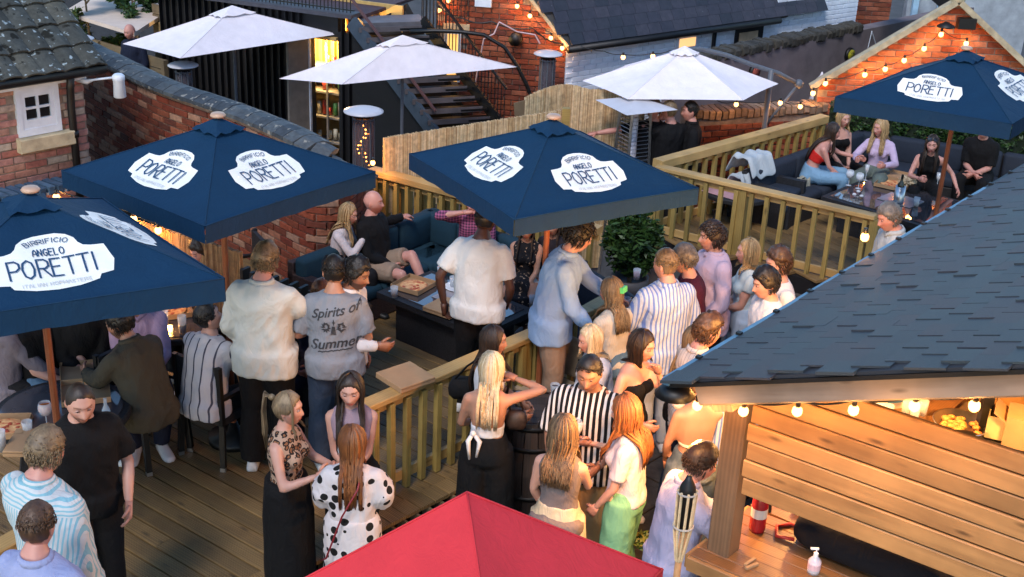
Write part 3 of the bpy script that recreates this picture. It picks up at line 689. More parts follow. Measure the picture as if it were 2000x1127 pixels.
# ------------------------------------------------------------------ brick gable building in the middle background with slate roof
YG = 19.0; EZ = 1.35
vx = aty(1107,88,YG)                                    # foot of the right verge
gd = V(cos(RD(-8)), sin(RD(-8)), 0); gn = V(gd.y, -gd.x, 0)
t = thing('brick_gable_building', 'red brick gable building with slate roof and whitewashed side', 'building', (vx.x, vx.y, YARD))
def on_g(px, py): r = ray(px,py); o = V(0,0,CAM_H); k = (vx-o).dot(gn)/r.dot(gn); q = o+r*k; return ((q-vx).dot(gd), q.z)
def gp(s, z, o=0.0): p = V(vx.x,vx.y,0)+gd*s+gn*o; return V(p.x,p.y,z)
sl_, zl_ = on_g(1040,0); slope = (zl_-vx.z)/(sl_)   # negative s -> rising
top = lambda s: vx.z+slope*(s) if s > -2.2 else vx.z+slope*(-2.2)
s0 = on_g(852,60)[0]; apexs = max(-2.4, s0+.02)
w = G(); w.slab([gp(s0,YARD,-.02), gp(0,YARD,-.02), gp(0,vx.z,-.02), gp(apexs,vx.z+slope*apexs,-.02), gp(s0,vx.z+slope*apexs-.03,-.02)], .15); gw(w, 'wall', M_MORTAR, t)
wa, wz = on_g(872,62); wb, wz2 = on_g(896,160)
brickface(t, [Vector(gp(s0,0)[:2]), Vector(gp(0,0)[:2])], YARD, 3.2, M_BRICK, L=.24, H=.082, side=-1, top=lambda sm: vx.z+slope*(s0+sm)-.05, holes=[(wa-s0, wb-s0, wz2, wz)], jit=.007)
# lit window
gw(G().slab([gp(wa,wz2,-.01), gp(wb,wz2,-.01), gp(wb,wz,-.01), gp(wa,wz,-.01)], .03), 'window', emis('lit_window', (1,.52,.14), .30), t)
for a_, b_ in (((wa,wz2),(wa,wz)),((wb,wz2),(wb,wz)),((wa,wz),(wb,wz)),((wa,(wz+wz2)/2),(wb,(wz+wz2)/2))): beamo('window_frame', M_WHITE, t, gp(a_[0],a_[1],.02), gp(b_[0],b_[1],.02), .04, .04, up=gn)
sa_, sz_ = on_g(925,62); beamo('stone_lintel', M_STONE, t, gp(wa-.05, wz+.08, .01), gp(wb+.15, wz+.08, .01), .05, .12)
va, vz = on_g(945,4); beamo('vent_box', M_WHITE, t, gp(va-.12, vz, .05), gp(va+.13, vz, .05), .1, .11)
ea, ez = on_g(1009,74); bl = thing('round_lamp', 'black round bulkhead lamp on the red brick gable', 'wall lamp', tuple(gp(ea,ez,.0)))
g = G().cyl(gp(ea,ez,.0), gp(ea,ez,.16), .10, 16); gw(g, 'lamp_body', M_BLACK, bl, True)
# verge board and side whitewashed wall
beamo('verge_board', M_STONE, t, gp(.03,vx.z-.01,.06), gp(apexs,vx.z+slope*apexs,.06), .10, .05)
E1 = aty(1512,14,YG+2.9); sd = (V(E1.x,E1.y,0)-V(vx.x,vx.y,0)); LS = sd.length; sd.normalize(); sn = V(sd.y,-sd.x,0); 
def sp_(s, z, o=0.0): p = V(vx.x,vx.y,0)+sd*s+sn*o; return V(p.x,p.y,z)
def on_s(px, py): r = ray(px,py); o = V(0,0,CAM_H); k = (vx-o).dot(sn)/r.dot(sn); q = o+r*k; return ((q-vx).dot(sd), q.z)
gw(G().beam(sp_(0,(vx.z-.05+YARD)/2,-.1), sp_(LS+.1,(vx.z-.05+YARD)/2,-.1), .18, vx.z-.05-YARD).beam(sp_(LS+.103,.0,-.1), sp_(LS+2.3,.0,-.1), .18, 2.5), 'side_wall', plain('whitewash_mortar', (.70,.76,.84), .9, .05), t)
brickface(t, [Vector(sp_(.02,0)[:2]), Vector(sp_(LS+2.3,0)[:2])], -.6, 1.22, plain('whitewash_brick', (.70,.76,.84), .85, .06, 5, .2), L=.24, H=.082, side=-1, jit=.001, proud=.004, maxn=250, top=lambda q: vx.z-.05 if q < LS+.1 else 1.24)
for (x0,y0,x1,y1), kind in (((1430,104,1488,48),'dark'), ((1316,92,1361,64),'lit')):
    a_, z0_ = on_s(x0,y0); b_, z1_ = on_s(x1,y1)
    fr = beamo('window', M_BLACK if kind == 'dark' else M_WHITE, t, sp_(a_,(z0_+z1_)/2,.03), sp_(b_,(z0_+z1_)/2,.03), .04, z1_-z0_)
    m_ = plain('board_tan', (.50,.36,.22), .8) if kind == 'dark' else emis('lit_pane', (1,.52,.20), .30)
    beamo('pane', m_, t, sp_(a_+.07,(z0_+z1_)/2-.03,.055), sp_(b_-(.14 if kind == 'dark' else .07),(z0_+z1_)/2-.03,.055), .012, (z1_-z0_)*.78)
beamo('drainpipe', M_BLACK, t, sp_(on_s(1388,90)[0],YARD,.06), sp_(on_s(1388,90)[0],vx.z-.05,.06), .05, .05, up=sd)
gt = G().tube([sp_(-.1,vx.z-.03,.16), sp_(LS,vx.z-.03,.16)], .055, 8); gw(gt, 'gutter', M_BLACK, t, True)
# slate roof plane
rs = -gd*1.0; rup = (V(apexs*gd.x, apexs*gd.y, slope*apexs)).normalized()
nrm_r = sd.cross(rup).normalized(); nrm_r = nrm_r if nrm_r.z > 0 else -nrm_r
base = gp(.08, vx.z+.02, .1)
gw(G().slab([base-nrm_r*.03, base+sd*(LS+.3)-nrm_r*.03, base+sd*(LS+.3)+rup*2.6-nrm_r*.03, base+rup*2.6-nrm_r*.03], .05), 'roof', plain('roof_under', (.05,.05,.05)), t)
rup2 = nrm_r.cross(sd); rup2 = rup2 if rup2.z > 0 else -rup2; SM = Matrix((sd, rup2, nrm_r)).transposed().to_4x4(); Ms = []
for j in range(13):
    for i in range(22):
        p = base+sd*(.135+.27*i-(.135 if j % 2 else 0)-.0)+rup2*(.18*j+.02)+sd*((rup.dot(sd))*.18*j)
        M = SM @ Matrix.Rotation(-RD(1.3), 4, 'X') @ Matrix.Rotation(random.uniform(-.004,.004), 4, 'Z'); M.translation = p+nrm_r*.010; Ms.append(M)
pieces_out(t, 'roof_slate', G().box((0,.1,0), (.265,.23,.008)), M_SLATE, Ms)
# tall far brick building and grey wall behind, top right
fa, fb = aty(1500,8,24.5), aty(1762,8,24.5)
t = thing('far_brick_building', 'plain red brick building behind the whitewashed yard wall', 'building', (fa.x, fa.y, YARD))
gw(G().beam(V(fa.x-.5,fa.y+.1,.8), V(fb.x-.2,fb.y+.1,.8), .18, 4.2), 'wall', M_MORTAR, t)
brickface(t, [Vector((fa.x-.5,fa.y)), Vector((fb.x-.2,fb.y))], 0, 3.0, M_BRICK, L=.25, H=.085, side=-1)
ga, gb = aty(1762,50,23.5), aty(1900,20,23.5); t = thing('grey_house', 'pale grey house wall with a blue grey drainpipe', 'house', (ga.x, ga.y, YARD))
gw(G().beam(V(ga.x,ga.y,.9), V(gb.x+1,gb.y,.9), .2, 4.2), 'wall', plain('pale_grey', (.30,.33,.36), .8), t)
beamo('drainpipe', plain('pipe_blue', (.30,.46,.58), .5), t, V(ga.x+.12,ga.y-.18,YARD), V(ga.x+.12,ga.y-.18,3), .10, .10, up=(1,0,0))
beamo('corner_board', plain('pipe_blue', (.30,.46,.58), .5), t, V(ga.x+.55,ga.y-.16,YARD), V(ga.x+.55,ga.y-.16,3), .05, .05, up=(1,0,0))
# mauve rendered yard wall with cobble coping
ma, mb = at(1352,120,1.0), at(1672,56,1.0); md = (mb-ma); ML = md.length; md.normalize(); mn = V(md.y,-md.x,0)
t = thing('rendered_yard_wall', 'mauve grey rendered yard wall topped with rough stones', 'wall', (ma.x, ma.y, YARD))
ext = 4.0; p0 = V(ma.x,ma.y,0)-md*.3; p1 = V(mb.x,mb.y,0)+md*ext
gw(G().beam(V(p0.x,p0.y,-.15)-mn*.13, V(p1.x,p1.y,-.15)-mn*.13, .24, 2.2), 'wall', M_RENDER, t)
Ms = []; s = 0
while s < ML+.5: M = frame(p0+md*(s-1), p0+md*(s+1)); M.translation = V(p0.x,p0.y,.99)+md*s-mn*.13; Ms.append(M @ Matrix.Rotation(random.uniform(-.2,.2), 4, 'X') @ Matrix.Scale(random.uniform(.8,1.15), 4)); s += .10
pieces_out(t, 'coping_stone', bbox_g(.09,.30,.15,.03), pieces('cobble', [(.05,.048,.042),(.075,.07,.058),(.036,.036,.033),(.062,.062,.056)], .9, .6), Ms)
def on_m(px, py, off=.02): r = ray(px,py); o = V(0,0,CAM_H); k = (p0-o).dot(mn)/r.dot(mn); return o+r*k+mn*off
for px, py, r_, c_, l_ in ((1657,106,.10,(.30,.28,.02),'yellow green round plaque on the mauve wall'), (1471,140,.10,(.30,.07,.05),'red patterned round plaque on the mauve wall')):
    c = on_m(px,py,.0); d_ = thing('wall_plaque', l_, 'plaque', tuple(c)); gw(G().tube([c, c+mn*.05], r_*1.15, 18), 'rim', M_BLACK, d_, True); gw(G().tube([c+mn*.05, c+mn*.07], r_*.85, 18), 'face', cloth(l_[:6]+'_face', c_, 'floral', (.02,.02,.02), 14), d_, True)
cc = on_m(1703,60,.03); cable('thin white cable hanging on the mauve wall', [on_m(1690,102,.03), on_m(1700,60,.03), on_m(1708,88,.03)], .0, .008, 'hanging_cable', M_WHITE)
tag(gw(G().lathe(on_m(1563,180,.35)-V(0,0,.38), [(.03,-.4),(.03,0),(.17,.02),(.14,.12),(.16,.3),(.10,.5),(.11,.62),(.03,.72),(.01,.78)], 14), 'folded_parasol', M_WHITEC, None, True), 'white folded parasol standing against the mauve wall', 'parasol')
# low brick wall with string lights under the cantilever parasol
a_, b_ = at(1350,215,.55), at(1615,215,.55); a_ = V(.9+a_.x-.9, 16.3, 0); b_ = V(4.15, 16.9, 0)
a_ = V(aty(1345,230,16.2).x, 16.2, 0); b_ = V(aty(1612,200,16.9).x, 16.9, 0)
t = thing('low_brick_wall', 'low brick wall hung with glowing bulbs behind the men in black', 'brick wall', tuple(a_)); d_ = (b_-a_).normalized(); nn = V(-d_.y,d_.x,0)*.12
gw(G().beam(a_+nn+V(0,0,-.35), b_+nn+V(0,0,-.35), .22, 1.9), 'mortar', M_MORTAR, t)
brickface(t, [Vector(a_[:2]), Vector(b_[:2])], -1.2, .58, M_BRICK, L=.24, H=.082, side=-1)
Ms = []; s = .05; LL = (b_-a_).length
while s < LL: M = frame(a_+d_*(s-1), a_+d_*(s+1)); M.translation = a_+nn+d_*s+V(0,0,.66); Ms.append(M @ Matrix.Rotation(random.uniform(-.15,.15), 4, 'X')); s += .095
pieces_out(t, 'coping_brick', bbox_g(.075,.30,.13,.02), pieces('cobble_warm', [(.22,.16,.11),(.16,.12,.09),(.28,.20,.14)], .9, .6), Ms)
# brick gable house at the right with hedge in front
YR = 17.0; ap = aty(1868,4,YR); le_ = aty(1600,160,YR); re_ = V(ap.x+(ap.x-le_.x), YR, le_.z-.1)
t = thing('brick_gable_house', 'orange red brick gable wall with pale verge strung with bulbs', 'house', (le_.x, YR, YARD))
gw(G().slab([V(le_.x,YR,YARD), V(re_.x,YR,YARD), V(re_.x,YR,re_.z), V(ap.x,YR,ap.z), V(le_.x,YR,le_.z)], .2), 'wall', M_MORTAR, t)
sl2 = (ap.z-le_.z)/(ap.x-le_.x)
brickface(t, [Vector((le_.x,YR)), Vector((re_.x,YR))], -.3, ap.z, pieces('brick_orange', [(.32,.08,.032),(.26,.06,.025),(.36,.11,.045),(.21,.05,.025),(.40,.15,.08)]), L=.24, H=.085, side=-1, top=lambda s: (le_.z+sl2*s if s < ap.x-le_.x else ap.z-sl2*(s-(ap.x-le_.x)))-.03, jit=.007)
for p_, q_ in ((le_-V(.12,0,.09), ap), (ap, re_+V(.1,0,-.08))): beamo('verge_board', M_STONE, t, p_+V(0,-.06,.03), q_+V(0,-.06,.03), .12, .075)
gw(G().sph(ap+V(0,-.06,.06), (.10,.08,.09), 8, 6), 'ridge_end', M_STONE, t, True)
ra_ = V(0,1,0); rd_ = (re_-ap).normalized(); rn_ = rd_.cross(ra_).normalized(); rn_ = rn_ if rn_.z > 0 else -rn_
gw(G().slab([ap+V(0,0,.02), ap+V(0,4,.02), re_+V(0,4,.02)+rd_*.2, re_+V(0,0,.02)+rd_*.2], .05), 'roof', plain('roof_under', (.05,.05,.05)), t)
RM = Matrix((ra_, -rd_, rn_)).transposed().to_4x4(); Ms = []
if RM.to_3x3().determinant() < 0: RM = Matrix((-ra_, -rd_, rn_)).transposed().to_4x4()
for j in range(9):
    for i in range(12):
        M = RM @ Matrix.Rotation(-RD(3), 4, 'X'); M.translation = ap+rd_*(.2+.30*j)+V(0,.2+.36*i+(.18 if j % 2 else 0),.02)+rn_*.03; Ms.append(M)
pieces_out(t, 'roof_slate', G().box((0,.0,0), (.35,.36,.022)), pieces('mossy_slate', [(.035,.048,.06),(.025,.036,.048),(.05,.06,.068)], .8, .6, ((.13,.18,.21), .58, 9), 12), Ms)
fl = aty(1862,44,YR-.1); t = thing('floodlight', 'small black floodlight under the peak of the orange brick gable', 'wall lamp', tuple(fl))
gw(G().beam(fl+V(.05,-.02,0), fl+V(.28,-.02,.0), .12, .14), 'lamp_housing', M_BLACK, t); gw(G().lathe(fl+V(-.12,-.1,-.05), [(.12,0),(.12,.02),(.03,.07)], 12), 'shade', M_BLACK, t, True)

# ------------------------------------------------------------------ far left garden: fence, canopy, hut
f0, f1 = aty(128,95,19.6), aty(330,75,20.4)
t = thing('board_fence', 'weathered horizontal board fence behind the bald man', 'fence', (f0.x, f0.y, YARD))
fa_, fb_ = at(130,62,.35), at(255,105,.35); d_ = V(cos(RD(-38)), sin(RD(-38)), 0); fb_ = fa_+d_*2.6
for j in range(9): beamo('fence_board', M_FENCE, t, V(fa_.x-.6*d_.x,fa_.y-.6*d_.y,.28-.17*j), V(fb_.x,fb_.y,.28-.17*j), .03, .155)
for k in (0,.9,1.8,2.6): q_ = fa_+d_*k; beamo('fence_post', M_FENCE, t, V(q_.x,q_.y-.03,YARD), V(q_.x,q_.y-.03,.36), .08, .08, up=d_)
c0_, c1_, c2_, c3_ = at(125,22,.7), at(262,64,.7), at(330,20,.7), at(230,-40,.7)
t = thing('cream_canopy', 'flat cream coloured canopy roof behind the garden fence', 'canopy', tuple(c0_-V(0,0,1.9)))
gw(G().slab([c0_,c1_,c2_,c3_], .06), 'canopy_top', plain('cream_sheet', (.62,.52,.44), .8, .05), t)
for c in (c0_,c1_,c2_): beamo('canopy_post', M_FENCE, t, V(c.x,c.y+.1,YARD), V(c.x,c.y+.1,c.z-.06), .08, .08, up=(1,0,0))
h_ = at(305,8,.9); t = thing('garden_hut', 'dark timber garden hut with a small pale shutter', 'hut', (h_.x, h_.y, YARD)); ha_ = V(h_.x,h_.y,0)
dh = V(cos(RD(-38)), sin(RD(-38)), 0); nh = V(-dh.y,dh.x,0)
for j in range(13): beamo('hut_board', M_FASC, t, ha_-dh*.1+V(0,0,-1.1+.16*j), ha_+dh*.75+V(0,0,-1.1+.16*j), .03, .15)
gw(G().beam(ha_-dh*.15+nh*.6+V(0,0,-.2), ha_+dh*.8+nh*.6+V(0,0,-.2), 1.1, 2.1), 'hut_body', M_BLKWOOD, t); beamo('shutter', plain('shutter_tan', (.5,.38,.2), .8), t, ha_+dh*.08+V(0,0,.45)-nh*.03, ha_+dh*.42+V(0,0,.45)-nh*.03, .03, .35)
# backdrop of dark roofs and hedges beyond (closes the view at the top left)
t = tag(gw(G().beam(V(-14,30,.5), V(-6.2,25,.5), .4, 4), 'far_dark_house', plain('far_dark', (.03,.035,.045), .9)), 'dark distant house wall at the top left corner', 'house')
wd_ = aty(150,8,24); 

# ------------------------------------------------------------------ leaves, trees, hedge
def leafcloud(name, mat, parent, pts, size, n, rng, flat=False):
    vs, fs, rv = [], [], []; inv = wm(parent).inverted() if parent else Matrix.Identity(4)
    for _ in range(n):
        c, r = rng.choice(pts); c = Vector(c); u = Vector((rng.gauss(0,1), rng.gauss(0,1), rng.gauss(0,1))).normalized()*r*(rng.random()**.45)
        p = c+u; a = Vector((rng.gauss(0,1), rng.gauss(0,1), rng.gauss(0,.5))).normalized(); b = a.cross(Vector((rng.gauss(0,1), rng.gauss(0,1), rng.gauss(0,1)))).normalized()
        L = size*rng.uniform(.7,1.3); o = len(vs); vs += [inv @ (p-a*L), inv @ (p+b*L*.38), inv @ (p+a*L), inv @ (p-b*L*.38)]; fs.append((o,o+1,o+2,o+3)); rv.append(rng.random())
    me = bpy.data.meshes.new(name); me.from_pydata(vs, [], fs); me.materials.append(mat); a = me.attributes.new('rnd','FLOAT','FACE'); a.data.foreach_set('value', rv)
    o = link(name, me, parent); o['kind'] = 'stuff'; return o
R_ = random.Random(5)
def tree(label, px, py, z, h, spread, mat, n, size=.06, name='young_tree', nb_=14, Y=None):
    b = at(px, py, z) if Y is None else Y; t = thing(name, label, 'tree', (b.x, b.y, YARD)); pts = []
    g = G(); g.tube([V(b.x,b.y,YARD), V(b.x+.02,b.y,YARD+h*.5), V(b.x,b.y,YARD+h)], [.03,.022,.008], 6)
    for i in range(nb_):
        z0 = YARD+h*R_.uniform(.45,.98); a = R_.uniform(0,2*pi); e = V(b.x+cos(a)*spread*R_.uniform(.4,1), b.y+sin(a)*spread*R_.uniform(.4,1), z0+R_.uniform(-.1,.3)); g.tube([V(b.x,b.y,z0-.1), e], [.009,.003], 4); pts += [(e,.13),(e.lerp(V(b.x,b.y,z0),.4),.12)]
    gw(g, 'trunk', M_FASC, t); leafcloud('crown', mat, t, pts, size, n, R_); return t
tree('thin young tree with yellowing leaves beside the patio heater at the far left', 0,0,0, 2.85, .58, M_LEAFY, 2000, .07, Y=at(172,70,.3))
tree('thin young tree with green leaves above the bald man', 0,0,0, 2.85, .50, M_LEAF, 2200, .06, Y=at(262,70,.3))
# boxwood hedge behind the upper sofa
h0, h1 = aty(1618,232,16.3), aty(2010,270,15.7)
t = thing('green_hedge', 'dark green boxwood hedge behind the upper sofa', 'hedge', (h0.x, h0.y, 0)); pts = []
gw(G().beam(V(h0.x,h0.y,.42), V(h1.x+.8,h1.y-.2,.42), .3, .95), 'hedge_core', plain('hedge_dark', (.008,.018,.006), .9), t)
for i in range(260): k = R_.random(); pts.append((V(h0.x+(h1.x+.8-h0.x)*k, h0.y+(h1.y-.2-h0.y)*k-.17, R_.uniform(.05,.92)), .11))
leafcloud('hedge_leaves', M_LEAF, t, pts, .032, 9000, R_)
# olive-like bush in a pot by the rail
pb_ = at(1238,560,.0); pb_ = V(pb_.x, pb_.y, 0); b = at(1236,470,.55)
t = thing('potted_bush', 'round leafy green bush beside the sofa and the railing', 'plant', (b.x, b.y, PATIO)); pts = []
gw(G().tube([V(b.x,b.y,PATIO+.2), V(b.x,b.y,.6)], .025, 6), 'trunk', M_FASC, t)
gw(G().lathe((b.x,b.y,PATIO), [(.14,0),(.19,.25),(.2,.36),(.17,.36),(.16,.3)], 16), 'pot', plain('pot_dark', (.05,.045,.05), .6), t, True)
for i in range(90):
    u = Vector((R_.gauss(0,1), R_.gauss(0,1), R_.gauss(0,1))).normalized(); pts.append((V(b.x,b.y,.55)+Vector((u.x*.23,u.y*.23,u.z*.30)), .09))
leafcloud('bush_leaves', M_LEAF, t, pts, .042, 4200, R_)
b = aty(1262,1100,5.4); b = at(1290,1090,.25)
t = thing('potted_herb', 'small bright leafy plant at the tip of the red parasol near the bar', 'plant', (b.x, b.y, PATIO))
leafcloud('herb_leaves', M_LEAFY, t, [(V(b.x-.03,b.y,.28),.07),(V(b.x+.1,b.y-.05,.22),.07),(V(b.x-.12,b.y+.12,.30),.06),(V(b.x+.0,b.y,.05),.12)], .035, 420, R_)
gw(G().lathe((b.x,b.y,PATIO), [(.08,0),(.11,.25),(.09,.25)], 12), 'pot', plain('pot_dark', (.05,.045,.05)), t, True)
# ------------------------------------------------------------------ stroke lettering (print on the parasols)
ST_ = {'P': [[(0,0),(0,1),(.55,1),(.85,.86),(.85,.62),(.55,.46),(0,.46)]], 'O': [[(.45,0),(.12,.15),(0,.5),(.12,.85),(.45,1),(.78,.85),(.9,.5),(.78,.15),(.45,0)]],
 'R': [[(0,0),(0,1),(.55,1),(.82,.87),(.82,.65),(.55,.5),(0,.5)],[(.35,.5),(.88,0)]], 'E': [[(.72,0),(0,0),(0,1),(.72,1)],[(0,.56),(.6,.56)]], 'T': [[(.4,0),(.4,1)],[(-.05,1),(.85,1)]],
 'I': [[(.1,0),(.1,1)]], 'A': [[(0,0),(.12,.7),(.4,1),(.68,.7),(.8,0)],[(.07,.35),(.73,.35)]], 'N': [[(0,0),(0,1),(.7,0),(.7,1)]], 'G': [[(.72,.86),(.45,1),(.12,.85),(0,.5),(.12,.15),(.45,0),(.74,.14),(.74,.46),(.45,.46)]],
 'L': [[(0,1),(0,0),(.62,0)]], 'B': [[(0,0),(0,1),(.5,1),(.72,.87),(.72,.68),(.5,.56),(0,.56)],[(.5,.56),(.8,.42),(.8,.15),(.5,0),(0,0)]], 'F': [[(0,0),(0,1),(.7,1)],[(0,.52),(.55,.52)]],
 'C': [[(.74,.84),(.45,1),(.12,.85),(0,.5),(.12,.15),(.45,0),(.74,.16)]], 'H': [[(0,0),(0,1)],[(.7,0),(.7,1)],[(0,.5),(.7,.5)]], 'M': [[(0,0),(0,1),(.42,.35),(.84,1),(.84,0)]],
 'S': [[(.68,.85),(.38,1),(.08,.85),(.08,.65),(.68,.35),(.68,.13),(.35,0),(0,.14)]], ' ': []}
WD = {'I': .2, 'M': .84, 'O': .9, ' ': .4, 'T': .8}
def strokes(g, text, x0, y0, h, w, th, f, gap=.28, arc=None):
    tw = sum(WD.get(c, .76)+gap for c in text)-gap; x = 0
    for c in text:
        cw = WD.get(c, .76)
        for pl in ST_[c]:
            def mp(p):
                u = ((x+p[0])/tw-.5)*w
                if arc: a = u/(arc+y0); rr = arc+y0+p[1]*h; return Vector((x0+sin(a)*rr, cos(a)*rr-arc))
                return Vector((x0+u, y0+p[1]*h))
            for a, b in zip(pl, pl[1:]):
                p, q = mp(a), mp(b); d = (q-p); 
                if d.length < 1e-6: continue
                d.normalize(); n = Vector((-d.y, d.x))*th/2; e = d*th*.35
                g.add([f(*(p-e-n)), f(*(q+e-n)), f(*(q+e+n)), f(*(p-e+n))], [(0,1,2,3)])
        x += cw+gap
def surfpt(ap, a, b, C, k, c, sag, wob=True):
    e = a.lerp(b, c); p = ap.lerp(e, k); s_ = sin(pi*max(0, min(1, c))); p.z -= sag*s_*sin(pi*k)*.6
    p += (V(C.x,C.y,p.z)-p)*(.018*s_*k); w = noise.noise(Vector((p.x*3.1, p.y*3.1, 1.7)))*.012+noise.noise(Vector((p.x*9+k*3, p.y*9, 4)))*.005
    if wob: p.z += w*s_*sin(pi*min(1, k*1.02))
    return p
def logo(parent, apex, ca, cb, lift, scale=1.0, ctr=.60, full=True, CX=(0,0), sagv=.03):
    """white brewery plate printed on the panel apex-ca-cb"""
    mid = (ca+cb)/2; xd = (cb-ca).normalized(); yd = apex-mid; yd = (yd-xd*yd.dot(xd)).normalized(); nn = xd.cross(yd); nn = nn if nn.z > 0 else -nn
    Lp = (apex-mid).length; o = mid+yd*(Lp*(1-ctr)); S_ = (cb-ca).length*.36*scale
    cc3 = Vector((CX[0], CX[1], 0))
    def f(u, v, k=1):
        p = o+xd*(u*S_)+yd*(v*S_); kk = 1-(p-mid).dot(yd)/Lp; c = ((p-apex).dot(xd)/kk-(ca-apex).dot(xd))/(cb-ca).dot(xd)
        return surfpt(apex, ca, cb, cc3, kk, c, sagv)+nn*(lift*k)
    pl = []
    for sx in (1, -1):
        half = [(.0,.60),(.16,.585),(.30,.53),(.40,.43),(.44,.32),(.50,.25),(.60,.22),(.78,.20),(.86,-.14),(.80,-.40),(.62,-.43),(.58,-.52),(.3,-.60),(0,-.63)]
        pl.append([(sx*x*.62, y*.62) for x, y in half])
    poly = pl[0]+list(reversed(pl[1][1:-1])); poly.reverse()
    g = G(); c = f(0,0); 
    m5 = len(poly); fin = []
    for i in range(m5):
        a_, b_ = poly[i], poly[(i+1) % m5]; nn5 = max(1, int(math.hypot(b_[0]-a_[0], b_[1]-a_[1])/.09)); fin += [(a_[0]+(b_[0]-a_[0])*j/nn5, a_[1]+(b_[1]-a_[1])*j/nn5) for j in range(nn5)]
    R5 = 7; m5 = len(fin); vs5 = [c]+[f(p[0]*r/R5, p[1]*r/R5) for r in range(1, R5+1) for p in fin]
    g.add(vs5, [(0,1+i,1+(i+1) % m5) for i in range(m5)]+[(1+(r-1)*m5+i, 1+r*m5+i, 1+r*m5+(i+1) % m5, 1+(r-1)*m5+(i+1) % m5) for r in range(1, R5) for i in range(m5)]); pt = gw(g, 'printed_plate', M_PRINT, parent)
    g = G(); F2 = lambda u, v: f(u, v, 3.2)
    strokes(g, 'BIRRIFICIO', 0, .248, .060, .36, .008, F2, arc=.14)
    strokes(g, 'ANGELO', 0, .080, .085, .27, .011, F2)
    strokes(g, 'PORETTI', 0, -.21, .24, .74, .018, F2, gap=.28)
    o2 = gw(g, 'lettering', M_PRINTB, pt)
    g = G(); strokes(g, 'ITALIAN HOPMASTERS', 0, -.33, .045, .58, .006, F2); gw(g, 'small_lettering', M_PRINTG, pt)
def sq(cx, cy, an, s): k = s/sqrt(2); return [Vector((cx+k*cos(an+pi/2*i), cy+k*sin(an+pi/2*i), 0)) for i in range(4)]  # R, B, L, F
def parasol(label, crn, zed, rise, mat, mp_, logos=(), val=.118, pole=None, zb=0.0, lsc=1.0, sag=.03, vent=.17, finial=True, cat='parasol', grp=None, wob=1, ctr=None):
    """square market parasol: crn = corner points (xy), in order"""
    n = len(crn); C = sum(crn, Vector((0,0,0)))/n if ctr is None else V(ctr[0],ctr[1],0); C.z = 0; t = thing('market_parasol', label, cat, (C.x, C.y, zb), 0, grp)
    ap = V(C.x, C.y, zed+rise); K = [V(c.x, c.y, zed) for c in crn]; g = G(); N = 18
    for i in range(n):
        a, b = K[i], K[(i+1) % n]; rows = []
        for r in range(N+1):
            row = []
            for c in range(N+1):
                row.append(surfpt(ap, a, b, C, r/N, c/N, sag))
            rows.append(row)
        vs = [p for row in rows for p in row]; fs = []
        for r in range(N):
            for c in range(N):
                q = r*(N+1)+c; fs.append((q, q+N+1, q+N+2, q+1))
        g.add(vs, fs)
    cv = gw(g, 'canopy', mat, t, True)
    if val:
        g = G()
        for i in range(n):
            a, b = K[i], K[(i+1) % n]; out = (((a+b)/2)-V(C.x,C.y,zed)).normalized(); NN = 16; vs = []
            for j in range(4):
                for c in range(NN+1):
                    e = a.lerp(b, c/NN); s_ = sin(pi*c/NN); e += (V(C.x,C.y,e.z)-e)*(.018*s_); k = j/3
                    e = e+V(0,0,-val*k+(.004 if j == 0 else 0))+out*(.010*k*s_*sin(c*2.1+i)+.004); vs.append(e)
            fs = []
            for j in range(3):
                for c in range(NN): q = j*(NN+1)+c; fs.append((q, q+1, q+NN+2, q+NN+1))
            g.add(vs, fs)
        gw(g, 'valance', mat, cv, True)
        g = G()   # piped hem
        for i in range(n):
            a, b = K[i], K[(i+1) % n]; pts = []
            for c in range(13): e = a.lerp(b, c/12); pts.append(e+(V(C.x,C.y,e.z)-e)*(.018*sin(pi*c/12))+V(0,0,.004))
            g.tube(pts, .006, 5)
        gw(g, 'piping', mat, cv, True)
    g = G()   # stitched seams along the ribs
    for c3 in K: g.tube([surfpt(ap, c3, c3, C, q/8, 0, 0, False)+V(0,0,.002) for q in range(9)], .0045, 5)
    gw(g, 'seams', mat, cv, True)
    if vent:
        g = G(); k = vent; kv = []
        for i in range(n):
            a = ap.lerp(K[i], k); b = ap.lerp(K[(i+1) % n], k); rows = []
            for r in range(5):
                row = []
                for c in range(7):
                    e = a.lerp(b, c/6); p = V(ap.x,ap.y,ap.z+.01).lerp(e, r/4)+V(0,0,.035-.012*r/4+(.014*sin(c*2.4+i*1.7) if r == 4 else 0)); row.append(p)
                rows.append(row)
            vs = [p for row in rows for p in row]; g.add(vs, [(r*7+c, (r+1)*7+c, (r+1)*7+c+1, r*7+c+1) for r in range(4) for c in range(6)])
        gw(g, 'vent_cap', mat, cv, True)
    if finial: gw(G().lathe(ap+V(0,0,.045), [(.01,0),(.05,.0),(.056,.012),(.045,.026),(.02,.032)], 14), 'finial', M_FINIAL, t, True)
    beamo('pole', mp_, t, (C.x, C.y, zb), (C.x, C.y, ap.z-.02), .042, .042, up=(1,0,0), bev=.012)
    gw(G().lathe((C.x,C.y,zb), [(.20,0),(.20,.05),(.05,.07),(.03,.16)], 16), 'base', M_BLACK, t, True)
    if mp_ is M_REDP or val:
        g = G()
        for c in K+[(K[i]+K[(i+1) % n])/2 for i in range(n)]: e = ap.lerp(c, .97)-V(0,0,.03); g.beam(ap-V(0,0,.10), e, .016, .022)
        gw(g, 'ribs', mp_, t)
        g = G()
        for c in K: e = ap.lerp(c, .5)-V(0,0,.04); g.beam(V(C.x,C.y,ap.z-.45), e, .014, .018)
        gw(g, 'struts', mp_, t)
    for (i, fl) in logos:
        a, b = K[i], K[(i+1) % n]; logo(cv, ap, a, b, .0035, lsc, CX=(C.x,C.y), sagv=sag)
    return t
